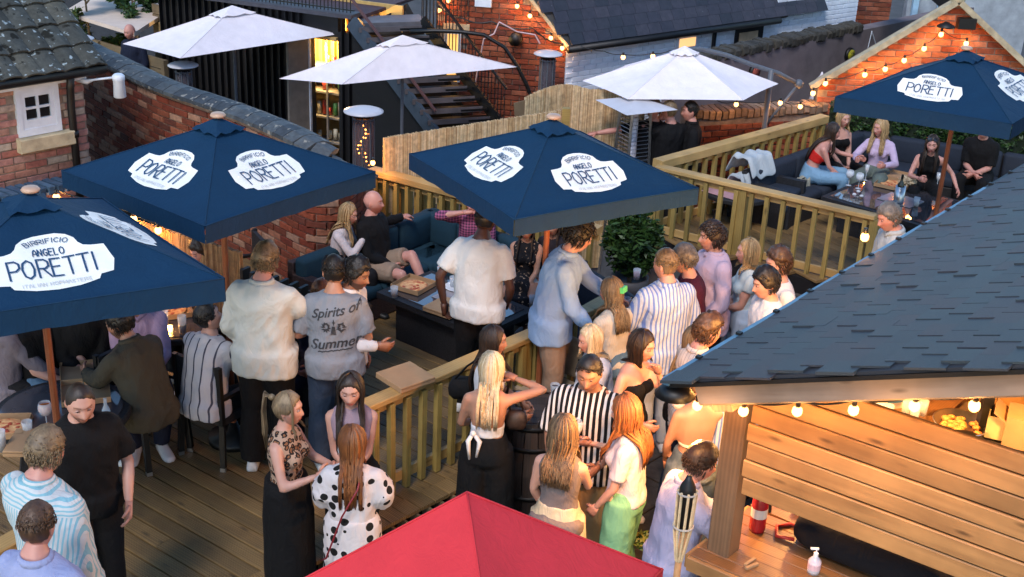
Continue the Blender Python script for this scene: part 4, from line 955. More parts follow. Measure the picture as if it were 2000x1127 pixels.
GP = 'navy brewery parasols'
cA = sq(-2.114, 8.599, .135, 1.55); parasol('navy parasol with two white brewery plates in front of the curved brick wall', cA, 2.2, .36, M_NAVY, M_REDP, [(2,0),(3,0)], grp=GP, lsc=.98)
cB = sq(.244, 8.958, -.229, 1.55); parasol('navy parasol with two white brewery plates over the corner sofa, in the middle', cB, 2.2, .36, M_NAVY, M_REDP, [(2,0),(3,0)], grp=GP, lsc=.98)
Rr = at(438,545,2.2); c_ = at(62,394,2.2+.30); Fc = at(-225,646,2.2); Bc = at(200,388,2.2); Lc = c_*2-Rr
cC = [V(p.x,p.y,0) for p in (Rr, Bc, Lc, Fc)]; parasol('navy parasol cut by the left edge of the picture, largest and nearest', cC, 2.2, .32, M_NAVY, M_REDP, [(3,0),(0,0)], grp=GP, lsc=1.0, val=.14, ctr=(c_.x,c_.y))
Ld = at(1632,190,2.2); Fd = at(1977,243,2.2); c_ = at(1886,106,2.2+.38); ctr_ = c_; Rd = c_*2-Ld; Bd = c_*2-Fd; cD = [V(p.x,p.y,0) for p in (Rd, Bd, Ld, Fd)]
parasol('navy parasol over the upper deck at the right', cD, 2.2, .38, M_NAVY, M_REDP, [(2,0),(3,0)], grp=GP, lsc=.98, val=.14, ctr=(c_.x,c_.y))
# red parasol in the foreground
z0 = 2.0; apx = at(912,962,2.45); best = None
for d in range(300, 520, 6):
    L_ = at(912-d, 960+.535*d, z0)
    for e in range(280, 480, 6):
        R_2 = at(912+e, 960+.402*e, z0); er = ((L_+R_2)/2-apx); er = math.hypot(er.x, er.y)
        if best is None or er < best[0]: best = (er, L_, R_2)
_, L_, R_2 = best; v_ = (R_2-L_)/2; per = V(v_.y,-v_.x,0)
parasol('red parasol filling the bottom middle of the picture', [V(p.x,p.y,0) for p in (R_2, apx-per*.55, L_, apx+per)], z0, .45, M_RED, M_GREYMET, val=.14, zb=PATIO, vent=0, finial=False, ctr=(apx.x,apx.y), sag=.02)
# two white rectangular parasols and the cantilever parasol behind
def para4(L, F, R): L, F, R = Vector(L), Vector(F), Vector(R); B = L+R-F; return [V(p.x,p.y,0) for p in (R, B, L, F)]
z1 = .95; parasol('white rectangular parasol farther left, in front of the black building', para4(at(240,86,z1), at(352,114,z1), at(660,67,z1)), z1, .44, M_WHITEC, M_GREYMET, val=0, zb=YARD, sag=.05, vent=.22, finial=False, grp='white parasols')
z1 = .98; parasol('white rectangular parasol in front of the outside staircase', para4(at(546,154,z1), at(668,165,z1), at(1010,131,z1)), z1, .46, M_WHITEC, M_GREYMET, val=0, zb=YARD, sag=.05, vent=.22, finial=False, grp='white parasols')
z3 = 1.22; a_, b_, c_, d_ = at(1138,158,z3), at(1226,194,z3), at(1452,196,z3), at(1520,164,z3)
cen = (a_+d_)/2; e_ = cen*2-b_; f_ = cen*2-c_; crn = [V(p.x,p.y,0) for p in (d_, V(e_.x,e_.y,0), V(f_.x,f_.y,0), a_, b_, c_)]
t = parasol('white cantilever parasol hanging from a curved grey arm', crn, z3, .42, M_WHITEC, M_GREYMET, val=0, zb=YARD, sag=.05, vent=.16, finial=False, cat='parasol', grp='white parasols')
for ch in list(t.children):
    if ch.name.startswith(('pole','base')): bpy.data.objects.remove(ch)
Cc = V(sum(p.x for p in crn)/6, sum(p.y for p in crn)/6, 0); ms_ = aty(1506,175,Cc.y+.25)
armp = [Cc+V(0,0,z3+.42)]+[aty(x,y,Cc.y+.1+.3*k) for x, y, k in ((1332,96,0),(1370,96,.2),(1420,108,.4),(1470,127,.6),(1520,143,.8),(1560,164,1))]
g = G().tube(armp, .028, 8); g.sph(armp[-1], .06, 8, 6); gw(g, 'cantilever_arm', M_GREYMET, t, True)
mast_t = aty(1507,136,Cc.y+.3); gw(G().tube([V(mast_t.x,mast_t.y,YARD), mast_t], .036, 8), 'mast', M_GREYMET, t, True)
gw(G().tube([V(mast_t.x,mast_t.y,mast_t.z-.75), armp[-1]], .02, 6), 'brace', M_GREYMET, t, True)
# arched black canopy arm in front of the gable
pts = [aty(x,y,YG-.6) for x, y in ((800,62),(850,60),(900,62),(945,68),(985,92),(1010,128),(1028,165),(1038,190))]
tag(gw(G().tube(pts+[V(pts[-1].x,pts[-1].y,YARD)], .03, 8), 'arched_pole', M_IRON, None, True), 'black arched parasol arm curving in front of the red brick gable', 'pole')

# ------------------------------------------------------------------ patio heaters
def heater(label, px, py, zt, r, zb, glow=True, grp='patio heaters', ph=.0):
    c = at(px, py, zt); t = thing('patio_heater', label, 'patio heater', (c.x, c.y, zb), ph, grp); h = zt-zb
    G().lathe((0,0,h-.06), [(r,.0),(r*1.0,.012),(r*.75,.035),(r*.3,.055),(.02,.06)], 24).build('reflector', plain('heater_white', (.52,.52,.56), .35, .04), t, True)
    G().lathe((0,0,h-.12), [(r*.5,0),(r*.5,.05),(r*.3,.06)], 16).build('burner', M_BLACK, t, True)
    g = G()
    for k in range(8):
        a = k*pi/4; g.tube([(cos(a)*r*.52, sin(a)*r*.52, h-.12), (cos(a)*r*.55, sin(a)*r*.55, 0)], .010, 5)
    for z in (h-.14, h-.75, .05): g.tube([(cos(a*pi/8)*r*.54, sin(a*pi/8)*r*.54, z) for a in range(17)], .008, 5)
    g.build('cage', M_GREYMET, t)
    G().lathe((0,0,0), [(r*.58,0),(r*.58,h*.38),(r*.3,h*.38)], 16).build('housing', M_BLACK, t, True)
    g = G()
    for k in range(16):
        a = k*pi/8; g.beam((cos(a)*r*.5, sin(a)*r*.5, h-.13), (cos(a)*r*.5, sin(a)*r*.5, h*.38), .09*r/.35, .004, up=(cos(a),sin(a),0))
    g.build('mesh_guard', glassm('smoky_mesh', (.10,.09,.11), .5, .55), t)
    if glow:
        e = emis('heater_glow', (1,.30,.05), 14); g = G()
        for k in range(9): z = h-.22-.05*k; g.sph((.035*sin(k), -.05, z), .011, 6, 4); g.sph((.07*sin(k*.7+2), -.06, z-.1), .009, 6, 4)
        g.build('glowing_element', e, t)
    return t
heater('patio heater with glowing element beyond the curved brick wall', 710,209,.92,.245,YARD)
heater('patio heater in front of the red brick gable', 1071,98,.98,.21,YARD,False)
heater('patio heater at the far left glowing underneath beside the tiled roof', 155,68,.95,.20,YARD,True)
heater('patio heater half hidden below the farther left white parasol', 357,120,.80,.21,YARD,False)
# pyramid heater
ph_ = at(1243,200,1.15); t = thing('pyramid_heater', 'steel pyramid heater with square white hood', 'patio heater', (ph_.x, ph_.y, YARD), .5, None); h = 1.15-YARD; r = .27
g = G(); k = .36; g.add([(-k,-k,h-.03),(k,-k,h-.03),(k,k,h-.03),(-k,k,h-.03),(-.03,-.03,h+.07),(.03,-.03,h+.07),(.03,.03,h+.07),(-.03,.03,h+.07)], [(0,1,5,4),(1,2,6,5),(2,3,7,6),(3,0,4,7),(4,5,6,7),(3,2,1,0)]); g.build('hood', plain('heater_white', (.62,.62,.68)), t)
for sx, sy in ((-1,-1),(1,-1),(1,1),(-1,1)): beamo('leg', M_STEEL, None, (sx*.13,sy*.13,h-.04), (sx*.22,sy*.22,.0), .03, .03).parent = t
g = G().tube([(0,0,h-.08),(0,0,.6)], .045, 12); g.build('glass_tube', plain('heater_tube', (.75,.70,.72), .15, .05), t, True)
g = G()
for s4 in range(4):
    a = s4*pi/2
    for j in range(34):
        z = .62+(h-.72)*j/34; hw = .22-(.09)*z/h-.01; R3 = Matrix.Rotation(a, 3, 'Z'); g.tube([R3 @ Vector((-hw,-hw,z)), R3 @ Vector((hw,-hw,z))], .0045, 4, False)
o = g.build('wire_guard', M_STEEL, t); o['kind'] = 'stuff'
g = G()
for s4 in range(4):
    a = s4*pi/2; R3 = Matrix.Rotation(a, 3, 'Z'); g.add([R3 @ Vector(p) for p in ((-.2,-.21,.0),(.2,-.21,.0),(.185,-.19,.6),(-.185,-.19,.6))], [(0,1,2,3)])
g.build('base_panel', M_GREYMET, t)

# ------------------------------------------------------------------ bulbs
pts = []
for i, (x, y, nm) in enumerate([(110,385,'first warm bulb on the bamboo screen, beside the coped wall'),(210,406,'second warm bulb on the bamboo screen'),(261,428,'third warm bulb on the bamboo screen'),(309,450,'rightmost visible warm bulb on the bamboo screen')]):
    p = at(x, y, 1.12); r_ = ray(x, y); d = (b1-b0).normalized(); n_ = V(d.y,-d.x,0); k = (V(b0.x,b0.y,0)+n_*.07-V(0,0,CAM_H)).dot(n_)/r_.dot(n_); p = V(0,0,CAM_H)+r_*k; bulb(p, nm, r=.030, e=5.5); pts.append(p+V(0,0,.07))
cable('black cable of bulbs along the bamboo screen', pts+[pts[-1]+(b1-b0).normalized()*.5], .03)
b_ = at(728,318,.98); bulb(b_, 'warm bulb at the left end of the lit railing', r=.026, e=7)
pts = []
for x, y, nm in ((1010,12,'bulb high on the slate roof verge of the brick gable'),(1035,31,'second bulb down the verge of the brick gable'),(1076,74,'bulb on the verge just above the patio heater'),(1098,94,'lowest bulb on the verge, beside the heater hood'),(858,20,'bulb at the head of the stairs on the brick gable'),(876,1,'bulb at the top edge of the picture over the stairs')):
    r_ = ray(x,y); k = (vx+gn*.16-V(0,0,CAM_H)).dot(gn)/r_.dot(gn); p = V(0,0,CAM_H)+r_*k; bulb(p, nm, r=.032); pts.append(p+V(0,0,.06))
cable('black cable of bulbs down the verge of the brick gable', pts[:4], .04); q0_ = pts[4]
cable('dark twisted cable across the brick gable', [q0_, aty(900,34,YG-.3), aty(960,42,YG-.3), aty(1040,55,YG-.3), pts[3]], .05, .012)
cable('pale pink cable looping over the brick gable', [aty(1055,86,YG-.4), aty(1045,68,YG-.4), aty(1010,62,YG-.4), aty(975,43,YG-.4), aty(965,66,YG-.4), aty(945,76,YG-.4), aty(938,110,YG-.4), aty(925,180,YG-.4)], .0, .011, 'pale_cable', plain('pink_cable', (.55,.40,.42), .6))
for x, y, nm in ((1217,112,'bulb against the whitewashed wall, left of two'),(1275,110,'bulb against the whitewashed wall, right of two')): bulb(aty(x,y,17.0), nm, r=.030)
cable('thin black cable across the whitewashed wall', [aty(1130,88,17), aty(1180,100,17), aty(1217,106,17), aty(1275,104,17), aty(1310,98,17)], .02)
for x, y, nm in ((1438,204,'bulb on the low brick wall under the cantilever parasol'),(1524,201,'bulb right of the cantilever mast'),(1563,208,'bulb on the low brick wall above the railing')): bulb(aty(x,y,16.1), nm, r=.030)
cable('black cable of bulbs along the low brick wall', [aty(1400,196,16.1), aty(1438,198,16.1), aty(1524,195,16.1), aty(1563,202,16.1), aty(1600,208,16.1)], .03)
pts = []
for x, y, nm in ((1588,182,'bulb hanging off the left foot of the orange gable'),(1612,163,'lowest bulb on the orange gable verge'),(1689,146,'second bulb up the orange gable'),(1729,135,'third bulb up the orange gable'),(1766,118,'fourth bulb up the orange gable, by the parasol'),(1805,95,'fifth bulb up the orange gable'),(1838,67,'highest bulb on the orange gable'),(1887,85,'bulb right of the parasol peak on the orange gable')):
    p = aty(x,y,YR-.14); bulb(p, nm, r=.034); pts.append(p+V(0,0,.07))
cable('black cable of bulbs up the orange gable', pts, .05)
# ------------------------------------------------------------------ timber bar with shingle roof (right)
P0 = at(1310,742,2.1); ev = V(cos(RD(51)), sin(RD(51)), 0); vd = V(cos(RD(-38)), sin(RD(-38)), 0)
r_ = ray(2000,712); o_ = V(0,0,CAM_H); nv_ = V(vd.y,-vd.x,0); k_ = (P0-o_).dot(nv_)/r_.dot(nv_); P1 = o_+r_*k_
vv = (P1-P0).normalized(); rn2 = ev.cross(vv); rn2 = rn2 if rn2.z > 0 else -rn2; rn2.normalize()
bar = thing('timber_bar', 'timber bar with blue grey shingle roof and larch plank hatch wall at the right', 'bar', (P0.x, P0.y, PATIO))
g = G().slab([P0-rn2*.03+vv*.02, P0-rn2*.03+ev*9, P0-rn2*.03+ev*9+vv*4.6, P0-rn2*.03+vv*4.6], .03); gw(g, 'roof', plain('roof_felt', (.02,.022,.03), .8), bar)
RM = Matrix((-vv, ev, rn2)).transposed(); 
if RM.determinant() < 0: RM = Matrix((vv, ev, rn2)).transposed()
Ms = []; TWd, TLn = .185, .145; rg = random.Random(4)
for j in range(30):
    for i in range(46):
        u = ev*(TWd*(i+.5+(j*.37) % 1.0)-.08)+vv*(TLn*(j+.5)); M = Matrix((ev, vv, rn2)).transposed().to_4x4() @ Matrix.Rotation(-.06, 4, 'X')
        if i == 0 and False: continue
        M.translation = P0+u+ev*rg.uniform(-.004,.004)+vv*rg.uniform(-.005,.003)+rn2*(.006+rg.choice((0,0,.001,.005))); Ms.append(M)
g1_ = G().box((0,.02,0), (TWd-.004, TLn+.05, .011)); g2_ = G().box((-.01,.02,.002), (TWd-.02, TLn+.05, .016))
pieces_out(bar, 'shingle', [g1_, g1_, g2_], M_SHING, Ms)
gw(G().beam(P0-ev*.03-vv*.015+V(0,0,.0), P0+ev*4.4-vv*.015, .045, .035), 'eave_trim', plain('trim_blue', (.09,.20,.30), .4), bar)
gw(G().beam(P0+ev*4.4-vv*.015, P0+ev*9-vv*.015, .045, .03), 'eave_trim', M_BLACK, bar)
g = G()
for k in range(12): g.box(P0+ev*(.3+.42*k)-vv*.02+V(0,0,.02), (.03,.03,.03), .9)
gw(g, 'trim_clips', M_BLACK, bar)
beamo('verge_felt', M_BLACK, bar, P0+ev*.0-rn2*.028-vv*.01, P0+vv*4.6-rn2*.028, .03, .022)
# verge beam
beamo('verge_beam', M_OAKX, bar, P0+vv*.10-rn2*.105+ev*.10, P0+vv*4.6-rn2*.105+ev*.10, .10, .125, up=rn2, bev=.012)
beamo('eave_plate', M_OAKX, bar, P0+vv*.16-rn2*.16+ev*.16, P0+vv*.16-rn2*.16+ev*5.5, .12, .16, up=rn2)
for k in range(1, 8): beamo('rafter', M_OAKX, bar, P0+ev*(.1+.7*k)+vv*.1-rn2*.09, P0+ev*(.1+.7*k)+vv*4.4-rn2*.09, .05, .10, up=rn2)
pb0 = at(1412,1072,.95); pz = 2.02
beamo('corner_post', M_OAKZ, bar, (pb0.x,pb0.y,.952), (pb0.x,pb0.y,pz), .138, .138, up=(ev.x,ev.y,0), bev=.010)
bp = V(pb0.x,pb0.y,0)+ev*4.0; beamo('rear_post', M_OAKZ, bar, (bp.x,bp.y,PATIO), (bp.x,bp.y,pz), .14, .14, up=(ev.x,ev.y,0), bev=.01)
# plank hatch wall
wd_ = V(cos(RD(-35)), sin(RD(-35)), 0); wn = V(wd_.y,-wd_.x,0); wo_ = V(pb0.x,pb0.y,0)+wd_*.02+wn*.055
def on_w(px,py): r = ray(px,py); k = (wo_-V(0,0,CAM_H)).dot(wn)/r.dot(wn); q = V(0,0,CAM_H)+r*k; return (q-wo_).dot(wd_), q.z
_, zb0 = on_w(1452,966); _, zt0 = on_w(1990,882); s0_, _ = on_w(1458,900); nP = 7; hP = (zt0-zb0)/nP
hatch = nP
for j in range(nP):
    z = zb0+hP*(j+.5); a = wo_+wd_*(s0_-.01*(j % 2)); b = wo_+wd_*3.6
    beamo('plank', M_PLANK, bar, V(a.x,a.y,z)+wn*(.004*(j % 2)), V(b.x,b.y,z)+wn*(.004*(j % 2)), .024, hP-.009, bev=.006)
gw(G().beam(V(wo_.x,wo_.y,0)+wd_*(s0_+.03)-wn*.03+V(0,0,(zb0+zt0)/2), V(wo_.x,wo_.y,0)+wd_*3.6-wn*.03+V(0,0,(zb0+zt0)/2), .02, zt0-zb0-.03), 'plank_backing', M_FASC, bar)
# counter
CA = at(1347,1083,.95); cz = .95; n = 7
for j in range(n):
    a = CA+ev*(.095*(j+.5))+wd_*0; beamo('counter_board', M_COUNT, bar, V(a.x,a.y,cz-.025), V(a.x,a.y,cz-.025)+wd_*3.4, .093, .05, bev=.004)
a = CA-ev*.012; beamo('counter_edge', M_PLANK, bar, V(a.x,a.y,cz-.05)+wd_*.0, V(a.x,a.y,cz-.05)+wd_*3.4, .03, .09, bev=.005)
a = CA-wd_*.012; beamo('counter_end', M_PLANK, bar, V(a.x,a.y,cz-.05)+ev*.0, V(a.x,a.y,cz-.05)+ev*.68, .03, .09, bev=.005)
for j in range(16): q_ = CA+ev*.08+wd_*(.1+.13*j); beamo('front_board', M_FASC, bar, V(q_.x,q_.y,PATIO), V(q_.x,q_.y,cz-.08), .12, .02, up=(ev.x*0+wd_.x,wd_.y,0))
q_ = CA+ev*.62+wd_*.08
for j in range(34): 
    q2 = q_+ev*(.13*j); beamo('side_board', M_FASC, bar, V(q2.x,q2.y,PATIO), V(q2.x,q2.y,cz-.08), .12, .02, up=(ev.x,ev.y,0))
beamo('side_counter', M_COUNT, bar, V(CA.x,CA.y,cz-.025)+ev*.68+wd_*.2, V(CA.x,CA.y,cz-.025)+ev*5.0+wd_*.2, .42, .05)
# interior floor, back counter and lit things
ic = at(1850,825,.98)
gw(G().prism([tuple((CA+ev*.7+wd_*.5)[:2]), tuple((CA+ev*.7+wd_*4)[:2]), tuple((CA+ev*5+wd_*4)[:2]), tuple((CA+ev*5+wd_*.5)[:2])], PATIO-.02, PATIO+.01), 'bar_floor', M_BLACK, bar)
cm = plain('worktop_steel', (.30,.24,.18), .35, .15, 9, metal=.6)
b0_ = at(1560,800,.92); 
beamo('back_counter', cm, bar, V(b0_.x,b0_.y+.3,.90)-wd_*.2, V(b0_.x,b0_.y+.3,.90)+wd_*3.2, 1.3, .05)
bw_ = V(b0_.x,b0_.y+.3,1.25)+ev*.75; beamo('back_wall', plain('bar_back_wall', (.24,.12,.03), .7, .3, 4), bar, bw_+wd_*.35, bw_+wd_*3.4, .05, .9)
for k in (.2,.7,1.25): q2 = b0_+V(0,.3,0)+wd_*(.55+k)+ev*.3; beamo('shelf_post', M_BLACK, bar, V(q2.x,q2.y,.92), V(q2.x,q2.y,1.9), .07, .07)
def onz(px,py,z): return at(px,py,z)
def ttag(o, l, c, g_=None): return tag(o, l, c, g_)
# items in the lit bar
c = onz(1875,836,.94); t_ = thing('food_tray', 'steel tray of red and yellow food glowing on the back counter', 'food tray', tuple(c), -.3)
G().lathe((0,0,0), [(.16,0),(.19,.05),(.18,.05),(.15,.012)], 20).build('tray', M_STEEL, t_, True); g = G()
for i in range(30): g.sph((rg.uniform(-.12,.12), rg.uniform(-.10,.10), .03), (.03,.02,.018), 6, 4)
g.build('food', plain('food_red', (.45,.10,.03), .5, .3, 30, col2=(.6,.4,.1)), t_, True)['kind'] = 'stuff'
c = onz(1957,850,.94); t_ = thing('plastic_tub', 'translucent tub of ice on the back counter', 'tub', tuple(c), -.4); g = G()
for a_, d_ in (((0,-.1,.09),(.22,.01,.16)),((0,.1,.09),(.22,.01,.16)),((-.105,0,.09),(.01,.19,.16)),((.105,0,.09),(.01,.19,.16)),((0,0,.01),(.2,.19,.01))): g.box(a_, d_)
g.build('tub_body', plain('tub_plastic', (.5,.42,.22), .3, .1), t_); g = G()
for i in range(12): g.sph((rg.uniform(-.07,.07), rg.uniform(-.06,.06), .05), .022, 6, 4)
g.build('ice', plain('ice', (.8,.75,.6), .2), t_, True)
c = onz(1988,862,.94); t_ = thing('cardboard_box', 'open cardboard box at the right edge of the bar back counter', 'box', tuple(c), -.4); G().box((.05,0,.11), (.3,.24,.22)).build('box_body', M_CARD, t_); G().box((-.14,0,.20), (.1,.24,.01), Matrix.Rotation(.6,3,'Y')).build('flap', M_CARD, t_)
c = onz(1745,800,.94); t_ = thing('price_board', 'lit blue and white card propped on the back counter', 'card', tuple(c), .3)
G().box((0,0,.12), (.26,.015,.22)).build('card', plain('card_white', (.75,.7,.6), .6), t_); G().box((0,-.012,.12), (.13,.006,.12)).build('print', plain('card_blue', (.05,.15,.3), .6), t_)
for i, px in enumerate((1700,1716,1732,1768,1784,1800)):
    c = onz(px, 822-(i % 2)*10, .94); tag(gw(G().lathe(c, [(.03,0),(.035,.12),(.03,.12),(.026,.01)], 10), 'empty_glass', M_GLASS, None, True), ('first','second','third','fourth','fifth','sixth')[i]+' empty glass from the left on the lit back counter', 'glass', 'glasses on the back counter')
# black shoulder of a person in the bar, simplified to one rounded form
c = onz(1880,870,.9); gw(G().sph(c, (.17,.13,.10), 14, 8), 'dome', M_BLACK, thing('black_shoulder', 'black shoulder of a person behind the top edge of the plank wall', 'lid', tuple(c-V(0,0,.1))), True)
# on the counter under the wall
c = onz(1645,1000,cz); t_ = thing('chafing_tray', 'steel serving tray shining on the counter under the plank wall', 'tray', tuple(c), RD(-33))
g = G(); g.box((0,0,.012), (.52,.26,.02)); g.build('base_tray', M_STEEL, t_); g = G(); g.rings([[Vector((x*a,y*b,z)) for x,y in ((-.5,-.5),(.5,-.5),(.5,.5),(-.5,.5))] for a,b,z in ((.50,.24,.022),(.50,.24,.09),(.44,.18,.12))]); g.build('lid', M_STEEL, t_)
c = onz(1478,1035,cz); t_ = thing('fire_extinguisher', 'red fire extinguisher with black hose behind the corner post', 'fire extinguisher', tuple(c)); rm_ = plain('extinguisher_red', (.30,.012,.018), .25, .05)
G().lathe((0,0,0), [(.045,0),(.048,.02),(.048,.22),(.03,.26),(.014,.27)], 16).build('cylinder', rm_, t_, True); G().box((0,0,.30), (.03,.06,.05)).tube([(.0,.03,.30),(.06,.05,.28),(.07,.04,.1)], .01, 6).build('valve_and_hose', M_BLACK, t_); G().lathe((0,0,.1), [(.0485,0),(.0485,.06)], 16).build('label_band', plain('paper', (.6,.6,.6), .6), t_)
c = onz(1588,1118,cz); t_ = thing('hand_sanitizer', 'clear pump bottle of hand sanitiser on the bar counter', 'bottle', tuple(c))
G().lathe((0,0,0), [(.034,0),(.036,.02),(.036,.08),(.02,.10),(.013,.105)], 14).build('bottle_body', glassm('gel', (.85,.85,.95), .1, .5), t_, True); G().cyl((0,0,.105),(0,0,.13),.013,10).cyl((0,0,.13),(0,0,.155),.004,6).box((-.012,0,.158),(.045,.012,.01)).build('pump', plain('pump_white', (.8,.8,.82), .4), t_); G().lathe((0,0,.03), [(.0365,0),(.0365,.035)], 14).build('label', plain('label_pink', (.6,.4,.45), .5), t_)
c = onz(1700,1095,cz); t_ = thing('barbecue_cover', 'bulky black padded cover over equipment on the counter below the plank wall', 'cover', tuple(c), RD(-33))
g = G(); g.rings([[Vector((x,y,z)) for x,y in ((-a,-b*.6),(-a*.8,-b),(a*.9,-b),(a,-b*.6),(a,b*.7),(a*.8,b),(-a*.8,b),(-a,b*.7))] for a,b,z in ((.42,.19,0),(.46,.22,.09),(.44,.20,.16),(.30,.12,.205))]); o = g.build('cover', cloth('black_cover', (.004,.0045,.008)), t_, True); m_ = o.modifiers.new('s','SUBSURF'); m_.levels = 2; m_.render_levels = 2
G().tube([(-.42,-.1,.02),(-.52,-.12,.012),(-.56,-.02,.012),(-.50,.05,.012),(-.40,.04,.02)], .011, 6).build('red_hose', plain('hose_red', (.55,.04,.03), .4), t_, True)
c = onz(1468,1108,cz); t_ = thing('wooden_clips', 'two small wooden sticks lying on the bar counter', 'sticks', tuple(c), .6); G().box((0,0,.008),(.09,.018,.014)).build('stick', M_CARD, t_); G().box((.02,.035,.008),(.09,.018,.014),.2).build('stick', M_CARD, t_)
c = onz(1838,1112,cz); t_ = thing('brass_tap', 'small brass coloured nozzle standing by the black cover', 'tap', tuple(c)); G().lathe((0,0,0), [(.012,0),(.012,.1),(.035,.13),(.04,.17),(.02,.22)], 10).build('nozzle', plain('brass', (.55,.33,.06), .3, .1, metal=.7), t_, True)
# flood lamp at the corner of the roof, pointing at the crowd
fp = P0+ev*.06+vv*.02-V(0,0,.05); fl = thing('corner_floodlight', 'black dish lamp under the front left corner of the shingle roof', 'lamp', tuple(fp))
gw(G().lathe(fp-V(.02,.02,.05), [(.01,.06),(.07,.05),(.11,.0),(.10,.0),(.06,.03)], 16), 'lamp_shade', M_BLACK, fl, True)
def spot(name, p, tgt, e, size, col=(1,.50,.16), blend=.6, soft=.06):
    l = bpy.data.lights.new(name, 'SPOT'); l.energy = e; l.color = col; l.spot_size = size; l.spot_blend = blend; l.shadow_soft_size = soft
    o = bpy.data.objects.new(name, l); COL.objects.link(o); o.location = p; o.rotation_euler = (Vector(tgt)-Vector(p)).to_track_quat('-Z', 'Y').to_euler(); return o
spot('floodlight_beam', fp-V(.03,.05,.10), at(1120,820,.9), 34, RD(88), (1,.40,.10))
for px, py in ((1600,790),(1850,770)):
    q2 = onz(px,py,1.95); l = bpy.data.lights.new('bar_lamp', 'POINT'); l.energy = 45; l.color = (1,.45,.11); l.shadow_soft_size = .08; o = bpy.data.objects.new('bar_lamp', l); COL.objects.link(o)
    q3 = V(b0_.x,b0_.y,0)+wd_*(.4 if px < 1700 else 1.7)+ev*(-.1); o.location = (q3.x, q3.y, 1.75)
# bulbs along the beam
bpts = []
for x, y, nm in ((1362,792,'bulb glowing at the bare back of the woman in jeans'),(1452,803,'first bulb under the timber beam, on the corner post'),(1557,803,'second bulb under the timber beam'),(1667,801,'third bulb under the timber beam'),(1786,793,'fourth bulb under the timber beam'),(1903,793,'rightmost bulb under the timber beam')):
    o0 = P0+vv*.0-ev*.0; nn_ = V(vd.y,-vd.x,0); r = ray(x,y); k = (o0-nn_*.0+ev*.11-V(0,0,CAM_H)).dot(nn_)/r.dot(nn_); p = V(0,0,CAM_H)+r*k; bulb(p, nm, r=.027, e=4.2); bpts.append(p+V(0,0,.055))
cable('black cable of bulbs under the timber beam', bpts, .02)
p = P0+ev*3.52-vv*.05+V(0,0,.0); bulb(at(1689,463,2.08), 'lone bulb at the left eave of the shingle roof', r=.03)
for k in (.3,1.3,2.2): 
    l = bpy.data.lights.new('beam_bulbs', 'POINT'); l.energy = 1.2; l.color = (1,.5,.15); l.shadow_soft_size = .05; o = bpy.data.objects.new('beam_bulbs', l); COL.objects.link(o); q3 = P0+vv*k-ev*.10-V(0,0,.30); o.location = q3
p_ = at(1365,835,1.72); l = bpy.data.lights.new('back_fill', 'POINT'); l.energy = 24; l.color = (1,.45,.12); l.shadow_soft_size = .05; o = bpy.data.objects.new('back_fill', l); COL.objects.link(o); o.location = at(1340,815,1.50)  # extra lamp without a bulb, added to brighten the bare back

# ------------------------------------------------------------------ seating and tables
def cushion(parent, c, d, M, mat, name='cushion'):
    g = G(); g.box((0,0,0), d); o = g.build(name, mat, None, True)
    b_ = o.modifiers.new('b','BEVEL'); b_.width = min(d)*.32; b_.segments = 3
    put(o, M @ Matrix.Translation(Vector(c)), parent); return o
def sofa(label, a, b, zseat=.40, depth=.62, side=1, n=3, mat=None, wick=None, arms=(0,1), back=True, name='corner_sofa', zb=0.0, zback=.80):
    """a->b is the line of the back (floor plan); side=1: seat lies to the left of a->b"""
    mat = mat or M_CUSHT; wick = wick or M_WICK
    a = V(a[0],a[1],zb); b = V(b[0],b[1],zb); d = (b-a); L = d.length; d.normalize(); n_ = V(-d.y,d.x,0)*side
    t = thing(name, label, 'sofa', tuple(a)); M = Matrix((d, n_, V(0,0,1))).transposed().to_4x4(); M.translation = a
    def bx(nm, c, dd, m=wick): o = G().box((0,0,0), dd).build(nm, m); put(o, M @ Matrix.Translation(Vector(c)), t); mo = o.modifiers.new('b','BEVEL'); mo.width = .012; mo.segments = 2; return o
    bx('sofa_base', (L/2, depth/2, .13), (L, depth, .25))
    if back: bx('back_frame', (L/2, .04, .36), (L, .08, .66))
    if 0 in arms: bx('armrest', (.05, depth/2, .29), (.10, depth, .54))
    if 1 in arms: bx('armrest', (L-.05, depth/2, .29), (.10, depth, .54))
    for i in range(n):
        w = L/n; cushion(t, (w*(i+.5), depth/2+.04, .32), (w-.012, depth-.06, .15), M, mat, 'seat_cushion')
        if back: cushion(t, (w*(i+.5), .15, .56), (w-.015, .15, .38), M @ Matrix.Rotation(0,4,'X'), mat, 'back_cushion')
    t.scale = (1,1,.86); return t
# corner sofa: photograph shows its back tops at these points
sa0, sa1 = at(560,500,.64), at(838,398,.64); sb1 = at(1150,500,.64)
sofa('grey wicker sofa section along the brick wall where the blonde woman sits', sa0, sa1-(sa1-sa0).normalized()*.02, side=-1, n=3, arms=(0,), wick=M_WICKB)
sofa('teal grey sofa section in front of the lit railing', V(sa1.x,sa1.y,0)+(sb1-sa1).normalized()*.05, sb1, side=-1, n=4, arms=())
sofa('grey sofa section behind the man in the linen shirt', at(1150,520,.6), at(1260,640,.35), side=-1, n=1, arms=(), mat=M_CUSH)
# low brown wicker armchair in front of the black gate
t = sofa('brown wicker armchair beside the black gate', at(505,560,.5), at(650,640,.4), side=-1, n=1, arms=(0,1), wick=M_WICKB, mat=M_WICKB, name='wicker_armchair')
